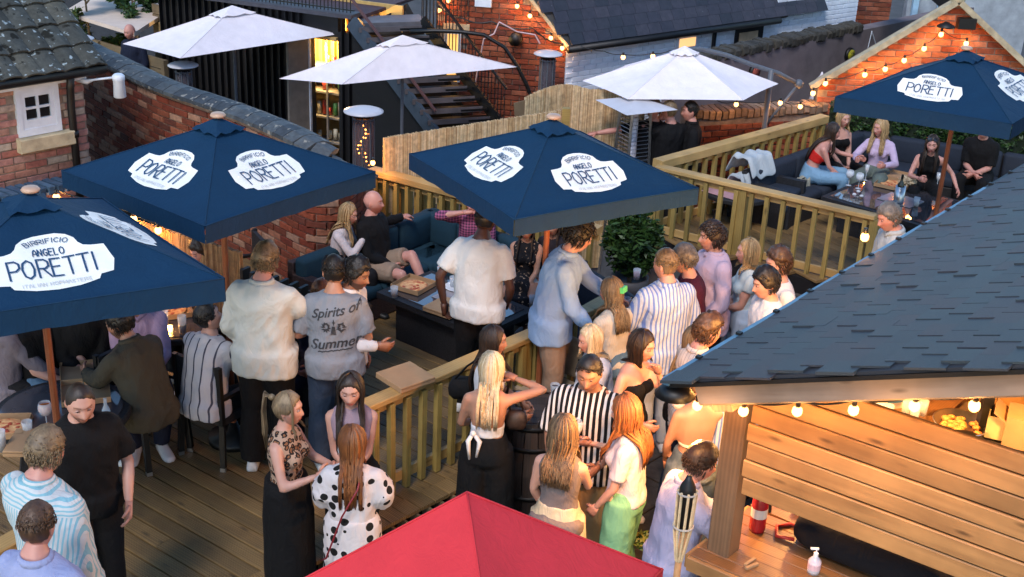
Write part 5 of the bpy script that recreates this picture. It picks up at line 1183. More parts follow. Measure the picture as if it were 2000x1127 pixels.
# upper sofas
ua, ub, uc = at(1450,322,.66), at(1672,243,.68), at(2040,300,.66)
sofa('dark grey sofa section along the upper railing', ua, ub, side=-1, n=3, arms=(0,), mat=M_CUSH)
sofa('dark grey sofa section in front of the boxwood hedge', ub, uc, side=-1, n=5, arms=(), mat=M_CUSH)
lg = at(1500,365,.40); t = thing('wicker_footstool', 'grey woven footstool section beside the round glass table', 'footstool', (lg.x,lg.y,0), RD(-30)); G().box((0,0,.17),(.75,.5,.30)).build('stool_body', M_WICK, t); G().box((0,.22,.40),(.75,.08,.18)).build('armrest', M_WICK, t)
cushion(t, (0,0,.36), (.70,.42,.10), Matrix.Translation(t.location) @ Matrix.Rotation(RD(-30),4,'Z'), M_CUSH, 'seat_cushion')
shiny = plain('table_glass', (.05,.045,.05), .04, .05); shiny.node_tree.nodes['Principled BSDF'].inputs['IOR'].default_value = 2.3
def lowtable(label, L_, N_, R_p, z, body=.75, zb=0.0, mat=None):
    c = (Vector(L_)+Vector(R_p))/2; x = (Vector(N_)-Vector(L_)); y = (Vector(R_p)-Vector(N_)); lx, ly = x.length, y.length; x.normalize(); y = V(-x.y,x.x,0)
    t = thing('low_table', label, 'table', (c.x,c.y,zb), atan2(x.y,x.x)); G().box((0,0,z-.03),(lx,ly,.055)).build('table_rim', mat or M_WICK, t)
    G().box((0,0,z+.001),(lx-.14,ly-.14,.012)).build('glass_top', shiny, t); G().box((0,0,(z-.06)/2),(lx*body,ly*body,z-.07)).build('table_body', mat or M_WICK, t)
    G().box((0,0,z+.012),(lx*.3,ly*.3,.006)).build('centre_panel', plain('table_panel', (.30,.28,.30), .15), t); return t
lowtable('low woven glass topped table covered with pizza boxes in front of the corner sofa', at(742,572,.46), at(948,656,.46), at(1038,602,.46), .46)
lowtable('low woven glass topped table on the upper deck with open pizza box', at(1612,385,.44), at(1830,450,.44), at(1905,400,.44), .44)
def roundtable(label, c, r, z, zb=0.0, cloth_=False):
    t = thing('round_table', label, 'table', (c[0],c[1],zb)); h = z-zb
    G().lathe((0,0,0), [(r-.02,h-.06),(r,h-.05),(r,h-.01),(r-.012,h)], 40).build('table_rim', M_WICK, t, False); G().lathe((0,0,h), [(r*.88,0),(r*.88,.006)], 40).build('glass_top', plain('table_glass_dark', (.05,.05,.06), .10, .05, spec=.8), t)
    for k in range(4): a = k*pi/2+.5; beamo('leg', M_WICK, None, (cos(a)*r*.5,sin(a)*r*.5,h-.06), (cos(a)*r*.72,sin(a)*r*.72,0), .05, .05).parent = t
    return t
T1 = at(352,622,.68); roundtable('round woven glass table with beer glasses and candle beneath the largest navy parasol', T1, .40, .68)
T2 = at(120,800,.68); roundtable('round dark woven table crowded with pizza boxes at the lower left', T2, .47, .68)
T3 = at(1440,372,.40); roundtable('round glass coffee table behind the upper railing', T3, .40, .40)
tag(gw(G().slab([at(1370,372,.412), at(1440,392,.412), at(1500,375,.412), at(1440,345,.412)], .004), 'cloth_and_reflection', plain('reflection_pink_cloth', (.45,.25,.27), .8), None), 'grey cloth with the pink glass reflection painted in, on the round coffee table', 'cloth')  # the pink paints the reflection in the glass tabletop into the cloth colour
def chair(label, c, rz, zb=0.0, mat=None):
    t = thing('wicker_chair', label, 'chair', (c[0],c[1],zb), rz, 'dark wicker dining chairs'); m = mat or M_BLACK
    o = G().box((0,0,.40),(.44,.44,.06)).build('seat', M_WICK, t); o = G().box((0,.21,.64),(.44,.035,.42)).build('backrest', M_WICK, t)
    for sx in (-1,1):
        for sy in (-1,1): beamo('leg', m, None, (sx*.205,sy*.205,.40),(sx*.215,sy*.23,.03),.04,.04).parent = t; beamo('foot_cap', M_STEEL, None, (sx*.215,sy*.23,.03),(sx*.216,sy*.232,.0),.042,.042).parent = t
        beamo('armrest', m, None, (sx*.22,.22,.60),(sx*.22,-.18,.60),.04,.025).parent = t; beamo('arm_support', m, None, (sx*.22,-.17,.59),(sx*.215,-.19,.40),.03,.03).parent = t
        beamo('back_post', m, None, (sx*.215,.215,.38),(sx*.215,.225,.86),.035,.035).parent = t
    return t

# ------------------------------------------------------------------ people
def skinmat(name, col):
    if name in _m: return _m[name]
    m, N, L, B = newmat(name); a = N.new('ShaderNodeAttribute'); a.attribute_name = 'Col'; co = coord(N, L, (1,1,1), False)
    n = noi(N, L, co, 9, 4); base = ramp(N, L, n.outputs['Fac'], [(.3, tuple(x*y for x, y in zip(col, (.92,.86,.86)))), (.7, col)])
    L.new(mixc(N, L, 1.0, base, a.outputs['Color'], 'MULTIPLY'), B.inputs['Base Color']); B.inputs['Roughness'].default_value = .5
    B.inputs['Subsurface Weight'].default_value = .08; B.inputs['Subsurface Radius'].default_value = (.02,.008,.004); _m[name] = m; return m
SK = {'fair': (.50,.28,.215), 'pink': (.50,.25,.20), 'tan': (.39,.205,.135), 'olive': (.28,.14,.088), 'dark': (.065,.028,.018)}
def hairmat(name, c1, c2):
    if name in _m: return _m[name]
    m, N, L, B = newmat(name); co = coord(N, L, (1,1,.12), False); n = noi(N, L, co, 75, 4, .7, .3); n2 = noi(N, L, coord(N, L, (1,1,1), False), 9, 3)
    a = N.new('ShaderNodeAttribute'); a.attribute_name = 'rnd'
    f = mathn(N, L, 'ADD', mathn(N, L, 'MULTIPLY', n.outputs['Fac'], .75), mathn(N, L, 'MULTIPLY', a.outputs['Fac'], .3))
    L.new(mixc(N, L, 1.0, ramp(N, L, f, [(.32, c2), (.68, c1)]), ramp(N, L, n2.outputs['Fac'], [(.3,(.8,.8,.8)),(.7,(1.1,1.1,1.1))]), 'MULTIPLY'), B.inputs['Base Color'])
    B.inputs['Roughness'].default_value = .48; bump(N, L, B, n.outputs['Fac'], .5, .006); _m[name] = m; return m
HC = {'black': ((0.0100,0.0070,0.0060),(0.0030,0.0025,0.0025)), 'dark': ((0.0330,0.0168,0.0096),(0.0084,0.0048,0.0036)), 'brown': ((0.0910,0.0455,0.0228),(0.0292,0.0143,0.0078)), 'lbrown': ((0.1820,0.1120,0.0560),(0.0630,0.0350,0.0175)),
      'ginger': ((0.2520,0.0910,0.0245),(0.0910,0.0280,0.0098)), 'blonde': ((0.4650,0.3225,0.1575),(0.1950,0.1125,0.0450)), 'platinum': ((0.6400,0.5440,0.3840),(0.3360,0.2400,0.1280)), 'grey': ((0.1690,0.1625,0.1560),(0.0585,0.0585,0.0585)), 'ombre': ((0.2100,0.1330,0.0700),(0.0420,0.0210,0.0126)), 'sandy': ((0.2470,0.1755,0.0975),(0.0910,0.0585,0.0325))}
ICO = {}
def ico(n=5):
    if n not in ICO:
        import bmesh
        bm = bmesh.new(); bmesh.ops.create_icosphere(bm, subdivisions=n, radius=1.0)
        ICO[n] = ([v.co.copy() for v in bm.verts], [tuple(v.index for v in f.verts) for f in bm.faces]); bm.free()
    return ICO[n]
def ga(x, s): return math.exp(-(x*x)/(2*s*s))
def headshape(d, male):
    """unit direction -> point on a head of height .235 centred at 0, face towards -y"""
    x, y, z = d.x, d.y, d.z; w, dp, h = (.076, .097, .120) if male else (.073, .093, .116)
    p = Vector((x*w, y*dp, z*h))
    if z < .1:
        t = min(1, (.1-z)/1.0); p.x *= 1-(.26 if male else .34)*t**1.4
        if y > 0: p.y *= 1-.55*t; 
        if y > 0 and z < -.4: p.z += .03*(y)*(-z)
        else: p.y *= 1+.02*t
    if z > .2 and y < 0: p.y *= 1-.06*z
    if y < -.2 and abs(p.z) < .06: p.y = max(p.y, -dp*.93)*1.0   # flatter face plane
    X, Z = p.x, p.z
    if y < 0:
        f = 1.0
        p.y += f*.009*(ga(abs(X)-.031, .013)*ga(Z-.012, .011))           # eye sockets
        p.y -= f*.005*ga(X, .05)*ga(Z-.034, .009)                          # brow
        nz = max(0.0, min(1.0, (.018-Z)/.045)) if Z > -.034 else max(0.0, 1-(-.034-Z)/.010)
        p.y -= (.024 if male else .019)*nz*ga(X, .0085+.004*nz)             # nose
        p.y -= .006*ga(X, .021)*ga(Z+.058, .007)+.003*ga(X, .017)*ga(Z+.068, .004)   # lips
        p.y -= .009*ga(X, .018 if male else .014)*ga(Z+.098, .014)          # chin
        p.y += .003*ga(X, .02)*ga(Z+.078, .005)
        p.x += (.004 if X > 0 else -.004)*ga(abs(X)-.05, .014)*ga(Z+.010, .02)
    return p
def tubeM(g, M, pts, r, n=6): return g.tube([M @ Vector(p) for p in pts], r, n)
def hand(g, M, curl, side):
    """palm at origin, fingers along -z, palm facing x*-side (towards body), thumb forward (-y)"""
    s = side
    g.rings([[M @ Vector((x*.012*a, y*.036*b, z)) for x, y in ((-1,-1),(1,-1),(1.1,0),(1,1),(-1,1),(-1.1,0))] for z, a, b in ((.015,1.5,.68),(-.02,1.25,.95),(-.06,1.1,1.1),(-.088,.85,1.05))])
    for k, (y0, L, r) in enumerate(((-.027,.068,.0085),(-.009,.076,.0088),(.010,.071,.0085),(.027,.056,.0075))):
        p = Vector((0,y0,-.080)); a = .15*curl; pts = [p+Vector((0,0,.012))]
        for j, f in enumerate((.45,.32,.23)):
            a += curl*(.75 if j else .55); pts.append(pts[-1]+Vector((-s*sin(a), .02*(k-1.5), -cos(a)))*L*f)
        g.tube([M @ q for q in pts], [r, r, r*.92, r*.75], 6)
    t = [Vector((-s*.004,-.030,-.018)), Vector((-s*.014,-.050,-.042)), Vector((-s*.024*(1+curl*.5),-.056,-.066)), Vector((-s*.030*(1+curl),-.050,-.088))]
    g.tube([M @ q for q in t], [.012,.0115,.0095,.007], 6)
def evalmesh(o):
    TMP.collection.objects.link(o); vl = TMP.view_layers[0]; vl.update(); dg = vl.depsgraph; return bpy.data.meshes.new_from_object(o.evaluated_get(dg))
def remesh(g, vox, smooth, M=None, fold=0.0, flen=8.0, clip=None, seed=0, dec=None):
    me = bpy.data.meshes.new('r'); me.from_pydata(g.v, [], g.f); TRASH.append(me)
    WB[0].data = me; WB[1].voxel_size = vox; WB[2].iterations = smooth
    vl = TMP.view_layers[0]; vl.update(); m2 = bpy.data.meshes.new_from_object(WB[0].evaluated_get(vl.depsgraph))
    if fold:
        ns = [v.normal.copy() for v in m2.vertices]; out = []
        for v, nv in zip(m2.vertices, ns):
            c = v.co; q = Vector((c.x*flen+seed, c.y*flen, c.z*flen*.55)); n = noise.noise(q)*.8+noise.noise(q*2.3)*.4
            r = 1-abs(noise.noise(Vector((c.x*flen*1.3+c.z*flen*.8, c.y*flen, c.z*flen*.7+seed)))); out += list(c+nv*(fold*(n+.8*(r-.7))))
        m2.vertices.foreach_set('co', out)
    m2.polygons.foreach_set('use_smooth', [True]*len(m2.polygons)); return m2
PROF_M = [(z,x*.94,y*.97,o) for z,x,y,o in [(-.13,.120,.085,0),(-.08,.160,.112,.005),(.0,.168,.112,.005),(.08,.150,.103,0),(.16,.147,.103,-.002),(.26,.163,.115,-.004),(.35,.178,.118,0),(.43,.176,.100,.006),(.475,.135,.075,.010),(.505,.075,.062,.008),(.545,.060,.060,.0)]]
PROF_F = [(z,x*.96,y*.97,o) for z,x,y,o in [(-.13,.120,.090,0),(-.08,.166,.118,.008),(-.01,.170,.118,.008),(.07,.138,.097,0),(.14,.118,.086,0),(.22,.130,.095,0),(.31,.145,.104,-.002),(.40,.152,.086,.005),(.44,.122,.066,.010),(.47,.066,.052,.008),(.515,.048,.048,0)]]
def ip(prof, z):
    if z <= prof[0][0]: return prof[0][1:]
    for a, b in zip(prof, prof[1:]):
        if z <= b[0]: t = (z-a[0])/(b[0]-a[0]); return tuple(a[i]+(b[i]-a[i])*t for i in (1,2,3))
    return prof[-1][1:]
HANDS = {'down': (.035,-.03,-.515), 'bent': (.015,-.16,-.46), 'hold': (-.05,-.30,-.20), 'low': (-.04,-.27,-.33), 'mouth': (-.13,-.22,.10), 'clasp': (-.17,-.24,-.34), 'knee': (-.03,-.36,-.40), 'lap': (-.10,-.28,-.38), 'pocket': (.05,.02,-.46),
         'table': (-.06,-.42,-.26), 'head': (-.02,-.16,.20), 'phone': (-.10,-.30,-.10), 'rail': (.02,-.34,-.36), 'side': (.36,-.10,-.10), 'back': (.10,.12,-.40), 'hip': (.06,.02,-.36)}
def two_bone(a, t, l1, l2, pole):
    d = t-a; L = min(d.length, (l1+l2)*.995); d.normalize(); t = a+d*L; x = (l1*l1-l2*l2+L*L)/(2*L); h = sqrt(max(0, l1*l1-x*x))
    p = Vector(pole); p = (p-d*p.dot(d)); p.normalize(); return a+d*x+p*h, t
def smat(c, pattern=None, c2=(0,0,0), **k):
    nm = 'fabric_'+str(abs(hash((c, pattern, c2, tuple(sorted(k.items()))))) % 10**7) if False else 'fabric_%d' % len(_m); return cloth(nm, c, pattern, c2, **k)
def person(label, px, py, face, h=1.75, lvl=0.0, male=True, skin='fair', sit=0.0, lean=0, head=(0,0), armL='down', armR='down', hair=('short','brown'), top=None, bottom=None, shoes=(.6,.6,.62), tilt=0, sitz=.44, extra=None, beard=None, curl=.5, poles=None, thigh=None, legs=None, wide=1.0, facehid=False, aty_=None):
    """px,py: pixel of the top of the head in the photograph; face: direction in degrees (0 right, 90 away, -90 towards the camera)"""
    head = (head[0]*(.45 if (-172 < face < -5) and not facehid else .9), head[1]); S = h/1.75; wide *= .95; prof = PROF_M if male else PROF_F; sw = (.163 if male else .145)*wide; rng = random.Random(px*7+py)
    pel = Vector((0, 0, (.93 if not sit else sitz/S+.10))); ln = RD(lean)
    def spine(z):      # centre line and tilt of the trunk
        if z <= 0: return pel+Vector((0,0,z)), 0.0
        n = 12; p = pel.copy(); a = 0
        for i in range(n):
            zz = z*(i+.5)/n; a = ln*min(1, zz/.22); p += Vector((sin(RD(tilt))*min(1,zz/.2), -sin(a), cos(a)))*z/n
        return p, ln*min(1, z/.22)
    def ring(z, ix, iy, dy=0.0, n=18, minx=0, miny=0):
        p, a = spine(z); rx, ry, oy = ip(prof, z); rx = max(rx*wide+ix, minx); ry = max(ry*(.5+.5*wide)+iy, miny); R = Matrix.Rotation(a, 3, 'X'); out = []
        for k in range(n):
            t = 2*pi*k/n; c, s = cos(t), sin(t); e = .82; x = rx*(abs(c)**e)*(1 if c > 0 else -1); y = ry*(abs(s)**e)*(1 if s > 0 else -1)
            out.append(p+R @ Vector((x, y+oy+dy, 0)))
        return out
    zsh = .435 if male else .405; pS, aS = spine(zsh); Rs = Matrix.Rotation(aS, 3, 'X')
    sh = {s: pS+Rs @ Vector((s*sw, .008, -.01)) for s in (-1,1)}
    l1, l2 = (.285,.255) if male else (.265,.24); arms = {}
    for s, spec in ((-1, armR), (1, armL)):
        v = HANDS[spec] if isinstance(spec, str) else spec; tgt = sh[s]+Vector((s*v[0], v[1], v[2]))
        if isinstance(spec, str) and spec in ('down','bent','pocket','hip'): tgt = Vector((s*(sw+v[0]), sh[s].y+v[1], sh[s].z+v[2]))
        pole = (poles or {}).get(s, (s*.55, .55, -.5)); el, wr = two_bone(sh[s], tgt, l1, l2, pole); arms[s] = (sh[s], el, wr)
    hips = {s: pel+Vector((s*.085, 0, -.04)) for s in (-1,1)}; lg = {}
    for s in (-1,1):
        if sit:
            ft = Vector((s*.10, -(.42+.06*rng.random()), .085)) if not legs else Vector(legs[0 if s < 0 else 1]); pole = (s*.15,-.2,1)
            ft = Vector((ft.x, ft.y, ft.z)); kn, an = two_bone(hips[s], ft, .425, .41, pole)
        else:
            ft = Vector((s*.105, .02+s*.03, .085)) if not legs else Vector(legs[0 if s < 0 else 1]); dl0 = (ft-hips[s]).length*1.003; kn, an = two_bone(hips[s], ft, dl0*.51, dl0*.49, (s*.1,-1,0))
        lg[s] = (hips[s], kn, an)
    hz = .515 if male else .490; pN, aN = spine(hz); hM = Matrix.Translation(pN) @ Matrix.Rotation(aN*.45+RD(head[0]), 4, 'X') @ Matrix.Rotation(RD(head[1]), 4, 'Z')
    hM = Matrix.Translation(pN) @ Matrix.Rotation(RD(head[1]), 4, 'Z') @ Matrix.Rotation(aN*.4+RD(head[0]), 4, 'X')
    hc = hM @ Vector((0, -.022, .125 if male else .122)); HM = hM.copy(); HM.translation = hc
    topz = HM @ Vector((0,0,.125)); 
    # root placement so that the crown projects to px,py
    ang = RD(face)+pi/2; Rz = Matrix.Rotation(ang, 3, 'Z'); w = at(px, py, lvl+topz.z*S)
    if aty_: w = aty(px, py, aty_)
    o3 = Rz @ (topz*S); loc = V(w.x-o3.x, w.y-o3.y, lvl)
    t = thing('person', label, 'person', tuple(loc), ang); t.scale = (S,S,S)
    sm = skinmat('skin_'+skin, SK[skin])
    # body
    g = G(); zt_ = prof[-1][0]; g.rings([ring(z,0,0) for z, *_ in prof]+[])
    nk, _ = spine(prof[-2][0]); g.tube([spine(prof[-3][0])[0], hM @ Vector((0,0,0)), hM @ Vector((0,-.008,.07))], [.06,.055 if male else .044,.05 if male else .042], 12)
    for s in (-1,1):
        a, e, wr = arms[s]; k = 1 if male else .84; g.sph(a-Vector((s*.012,0,.008)), (.058*k,.056*k,.055*k), 10, 7)
        g.tube([a, a.lerp(e,.35), e, ], [.050*k,.047*k,.037*k], 12); g.tube([e, e.lerp(wr,.3), wr], [.037*k,.039*k,.026*k], 12); g.sph(e, .037*k, 8, 6)
        hp_, kn, an = lg[s]; g.tube([hp_+Vector((0,0,.03)), hp_.lerp(kn,.3), kn], [.085,.080 if male else .082,.052], 12); g.sph(kn, .053, 8, 6); g.tube([kn, kn.lerp(an,.3), an], [.051,.054,.033], 12)
        if sit: g.sph(hp_+Vector((0,.01,.0)), (.09,.10,.085), 10, 7)
    if not male:
        for s in (-1,1): pb_, ab = spine(.29); g.sph(pb_+Matrix.Rotation(ab,3,'X') @ Vector((s*.062,-.082,.0)), (.056,.048,.058), 10, 7)
    me = remesh(g, .0172, 3)
    # head + hands appended to the same mesh
    g = G(); dirs, fs = ico(); hv = [headshape(d, male) for d in dirs]
    cols = []; lipc = (.85,.42,.42) if not male else (.85,.62,.58); bc = tuple(min(1, c*3+.02) for c in HC.get(hair[1], HC['brown'])[0])
    for d, p in zip(dirs, hv):
        c = (1.0,1.0,1.0)
        if d.y < -.1:
            if abs(p.x) < .024 and -.072 < p.z < -.050: c = lipc
            if ga(abs(p.x)-.048,.018)*ga(p.z+.025,.02) > .5: c = (1.0,.88,.86)
            if .012 < abs(p.x) < .050 and .026 < p.z < .036: c = tuple(.25+.75*b for b in bc)
            if ga(abs(p.x)-.031, .013)*ga(p.z-.010, .009) > .62: c = (.30,.24,.24)
            if beard and p.z < -.035 and not (abs(p.x) < .022 and -.070 < p.z < -.052): c = tuple(beard+(1-beard)*b for b in bc)
        elif beard and d.z < -.35 and d.y < .15: c = tuple(beard+(1-beard)*b for b in bc)
        cols.append(c)
    g.add([HM @ p for p in hv], fs)
    nh = len(g.v)
    for s in (-1,1): g.sph(HM @ Vector((s*(.073 if male else .069), .012, -.002)), (.009,.017,.029), 8, 6, HM.to_3x3())
    for s in (-1,1):
        a, e, wr = arms[s]; dz = (e-wr).normalized(); fx = Vector((s, 0, 0)) if abs(dz.x) < .8 else Vector((0,0,1)); yy = dz.cross(fx).normalized(); xx = yy.cross(dz)
        HMt = Matrix((xx*s, yy*s, dz)).transposed().to_4x4(); HMt.translation = wr-dz*.0; k = 1 if male else .88
        hand(g, HMt @ Matrix.Scale(k,4), curl, s)
    neye = len(g.v)
    vs = [tuple(v.co) for v in me.vertices]; fcs = [tuple(p.vertices) for p in me.polygons]; o_ = len(vs); allc = [(1,1,1)]*o_+cols+[(1,.92,.9)]*(neye-nh)
    ge = G(); ec = []
    for s in (-1,1):
        n0 = len(ge.v); cpt = Vector((s*.0305,-.079 if male else -.076,.011)); ge.sph((0,0,0), .0115, 10, 8)
        for i in range(n0, len(ge.v)):
            q = Vector(ge.v[i]); ec.append((.05,.035,.03) if (q.y < -.0085) else (.75,.85,.95)); ge.v[i] = tuple(HM @ (Vector((q.x*1.15,q.y*.85,q.z*.62))+cpt))
    me2 = bpy.data.meshes.new('body'); me2.from_pydata(vs+list(g.v)+list(ge.v), [], fcs+[tuple(i+o_ for i in f) for f in g.f]+[tuple(i+o_+neye for i in f) for f in ge.f])
    ca = me2.color_attributes.new('Col','FLOAT_COLOR','POINT'); flat = []
    for c in allc+ec: flat += [c[0],c[1],c[2],1]
    ca.data.foreach_set('color', flat); me2.materials.append(sm); me2.polygons.foreach_set('use_smooth', [True]*len(me2.polygons)); link('body', me2, t); TRASH.append(me)
    # ---- garments
    def limb(g, pts, rs, n=12): g.tube(pts, rs, n)
    def garment(nm, g, mat, fold, flen=8.5, vox=.0142, it=2):
        m_ = remesh(g, vox, it, None, fold, flen, seed=rng.random()*20); m_.materials.append(mat); return link(nm, m_, t)
    if top:
        kind, mat = top[0], top[1]; opt = top[2] if len(top) > 2 else {}
        inf = .82*opt.get('inf', {'tee':.014,'shirt':.015,'jacket':.024,'vest':.012,'bandeau':.009,'croptie':.009,'dress':.016,'halter':.010,'jumper':.024}[kind]); loose = opt.get('loose', kind in ('tee','shirt','jacket','jumper'))
        hem = opt.get('hem', {'tee':-.10,'shirt':-.14,'jacket':-.13,'vest':-.02,'bandeau':.16,'croptie':.17,'dress':-.05,'halter':-.02,'jumper':-.08}[kind]); g = G(); ztop = opt.get('ztop', {'bandeau': .345, 'croptie': .30}.get(kind, prof[-2][0]+.004))
        zs = []; z = hem
        while z < ztop-.012: zs.append(z); z += .03
        zs.append(ztop); cx = ip(prof, .33)[0]
        rs = []
        for z in zs:
            mx = my = 0
            if loose and z < .33: mx = cx*wide+inf*.75; my = ip(prof,.30)[1]+inf*.9
            kx = inf; 
            if z < .03 and hem < -.075: kx += .014*min(1, (.05-z)/.08); mx = max(mx, .186*wide+inf); my = max(my, .138+inf*.8)
            if z > prof[-3][0]: kx = .012
            rs.append(ring(z, kx, inf if z < .42 else inf*.7, 0, 20, mx, my))
        g.rings(rs)
        if kind in ('tee','shirt','jacket','dress','jumper','vest','puff'):
            for s in (-1,1):
                a, e, wr = arms[s]; k = 1 if male else .86
                if kind in ('tee','dress') : 
                    q = a.lerp(e, opt.get('slv', .62)); g.sph(a-Vector((s*.010,0,.006)), (.066*k+inf*.4,.064*k+inf*.4,.058*k+inf*.4), 12, 8); limb(g, [a, a.lerp(q,.5), q], [.060*k+inf*.35,.062*k+inf*.5+opt.get('puff',0),.060*k+inf*.5])
                elif kind in ('shirt','jacket','jumper'):
                    ro = opt.get('roll', 1.0); g.sph(a-Vector((s*.010,0,.006)), (.064*k+inf*.4,.062*k+inf*.4,.058*k+inf*.4), 12, 8); limb(g, [a, a.lerp(e,.4), e], [.058*k+inf*.4,.056*k+inf*.5,.046*k+inf*.55]); g.sph(e, .046*k+inf*.5, 10, 7)
                    limb(g, [e, e.lerp(wr,.45*ro), e.lerp(wr,.95*ro)], [.046*k+inf*.5,.044*k+inf*.5,.036*k+inf*.35])
        if not male and kind != 'none':
            for s in (-1,1): pb_, ab = spine(.29); g.sph(pb_+Matrix.Rotation(ab,3,'X') @ Vector((s*.062,-.084,.0)), (.060+inf*.5,.050+inf*.6,.062), 10, 7)
        fo = opt.get('fold', .013 if loose else .006)*1.15
        nm = {'tee':'t_shirt','shirt':'shirt','jacket':'jacket','vest':'vest_top','bandeau':'strapless_top','croptie':'cropped_top','dress':'dress_top','halter':'halter_top','jumper':'jumper'}[kind]
        tp = garment(nm, g, mat, fo)
        if kind in ('shirt','jacket') and not opt.get('nocollar'):
            g = G(); N = 20; ring0 = []; base_r = .066 if male else .056
            pn, an_ = spine(prof[-3][0]+.018); Rn = Matrix.Rotation(an_, 3, 'X')
            rows = []
            for r_, dz, o in ((base_r+.004,-.012,0),(base_r-.002,.034,.0),(base_r+.003,.038,0),(base_r+.016,.008,.0)): rows.append([pn+Rn @ Vector((sin(2*pi*(k+.0)/N)*r_*1.05, -cos(2*pi*k/N)*r_*.98+.008-(.012 if k in (0,) else 0), dz-(.03 if k == 0 else 0.0)-(.008 if k in (1,N-1) else 0))) for k in range(N)])
            g.rings(rows, False); o = g.build('collar', mat, tp, True); sd_ = o.modifiers.new('s','SOLIDIFY'); sd_.thickness = .004
    if bottom:
        kind, mat = bottom[0], bottom[1]; opt = bottom[2] if len(bottom) > 2 else {}; g = G(); inf = opt.get('inf', .016 if kind != 'skirt' else .012); wz = opt.get('waist', .055 if male else .11)
        zs = [-.12,-.08,-.03,.02]+([wz-.02] if wz > .05 else [])+[wz]; g.rings([ring(z, inf, inf, 0, 20) for z in zs])
        for s in (-1,1):
            hp_, kn, an = lg[s]
            if sit: g.sph(hp_+Vector((0,.02,.0)), (.098+inf*.5,.11+inf,.092), 12, 8)
            if kind in ('trousers','jeans','wide'):
                wd = opt.get('wide', .0); end = an+(an-kn).normalized()*.01
                limb(g, [hp_+Vector((0,0,.05)), hp_.lerp(kn,.3), kn], [.092+inf*.6,.088+inf+wd*.3,.062+inf*.9+wd*.7]); g.sph(kn, .060+inf*.9+wd*.6, 10, 7); limb(g, [kn, kn.lerp(an,.5), end], [.062+inf*.9+wd*.6,.060+inf+wd,.048+inf*.9+wd*1.2])
            elif kind == 'shorts': q = hp_.lerp(kn, .82); limb(g, [hp_+Vector((0,0,.05)), hp_.lerp(q,.5), q], [.092+inf*.6,.092+inf,.084+inf])
        if kind == 'skirt':
            L = opt.get('len', .78); fl_ = opt.get('flare', .02); zs = [i*.06 for i in range(int(L/.06)+1)]
            mx = .175+inf
            rs = []
            for q in zs: e = 1+fl_*q/.8*4; rs.append([pel+Vector((cos(2*pi*k/20)*(mx*e-(.03 if q < .05 else 0)), sin(2*pi*k/20)*(.135*e+.03*min(1,q/.3))+.006-.012*min(1,q/.3), wz-q)) for k in range(20)])
            g.rings(list(reversed(rs)))
            if sit:
                g.v = g.v[:len(g.v)-20*len(rs)]; g.f = [f for f in g.f if max(f) < len(g.v)]; 
                K = (lg[-1][1]+lg[1][1])/2; A2 = (lg[-1][2]+lg[1][2])/2; limb(g, [pel+Vector((0,.02,-.02)), pel.lerp(K,.5)+Vector((0,0,-.02)), K], [(.13,.18),(.12,.17),(.09,.15)], 16); limb(g, [K, A2+Vector((0,0,.1))], [(.10,.15),(.12,.16)], 16)
        garment({'trousers':'trousers','jeans':'jeans','shorts':'shorts','skirt':'skirt','wide':'trousers'}[kind], g, mat, opt.get('fold', .007), 7)
    shm = plain('shoe_%d_%d_%d' % tuple(int(c*99) for c in shoes), shoes, .5, .06)
    for s in (-1,1):
        hp_, kn, an = lg[s]; fd = Vector((s*.25,-1,0)).normalized(); y = fd; x = Vector((-fd.y, fd.x, 0)); g = G(); b = Vector((an.x, an.y, an.z-.083)); rows = []
        for q, wq, hq in ((-.06,.026,.05),(-.05,.036,.085),(.0,.038,.095),(.06,.042,.065),(.12,.046,.05),(.17,.040,.04),(.195,.02,.028)):
            rows.append([b+fd*q+x*(wq*cx_)+Vector((0,0,hq*cz_)) for cx_, cz_ in ((-1,.02),(1,.02),(1.05,.3),(.8,.85),(.3,1),(-.3,1),(-.8,.85),(-1.05,.3))])
        g.rings(rows); o = g.build('shoe', shm, t, True)
    # ---- hair
    style, hc_ = hair[0], hair[1]; hm_ = hairmat('hair_'+hc_, *HC[hc_])
    def shell(thick, front=.62, side=-.15, nscale=9, namp=.4, backz=-.62, topup=0.0):
        vs = []
        for d, p in zip(dirs, hv):
            # hairline: how low the hair goes for this direction
            fy = -d.y; lim = backz if fy < -.35 else (side if fy < .25 else (side+(front-side)*min(1,(fy-.25)/.5)))
            q = noise.noise(Vector((d.x*nscale+px, d.y*nscale, d.z*nscale*.8))); m_ = max(0, min(1, (d.z+.06*q-lim)/.12)); th = thick*(1+namp*q)+topup*max(0, d.z)**2*(1+.4*q)
            n_ = Vector((d.x, d.y, d.z)); vs.append(HM @ (p+n_*(th*m_-.008*(1-m_))))
        return vs
    def addfrom(g, vs): g.add(vs, fs)
    def tufts(g, n, L, lift, hz=.1, ang=0.0, spread=.6, wid=.0045, low=-.35):
        for _ in range(n):
            while True:
                d = Vector((rng.gauss(0,1), rng.gauss(0,1), rng.gauss(0,1))).normalized(); fy = -d.y
                if d.z > (low if fy < .2 else (.22 if fy < .4 else .55)): break
            p = headshape(d, male)+d*lift; dr = Vector((rng.gauss(0,spread)+ang, (-.8 if style in ('mop','short') else .5) if d.z > .35 else .25, -.35 if d.z > .35 else -1)); dr = (dr-d*dr.dot(d)); dr.normalize(); Lk = L*rng.uniform(.6,1.3)
            q = p+dr*Lk*.5+d*Lk*.22; r_ = p+dr*Lk+d*Lk*.12; g.tube([HM @ p, HM @ q, HM @ r_], [wid*.8, wid, wid*.3], 3)
    rv = None
    dirs, fs = ico(4 if style in ('buzz','fade','short','quiff','mop','curly') else 4); hv = [headshape(d, male) for d in dirs]
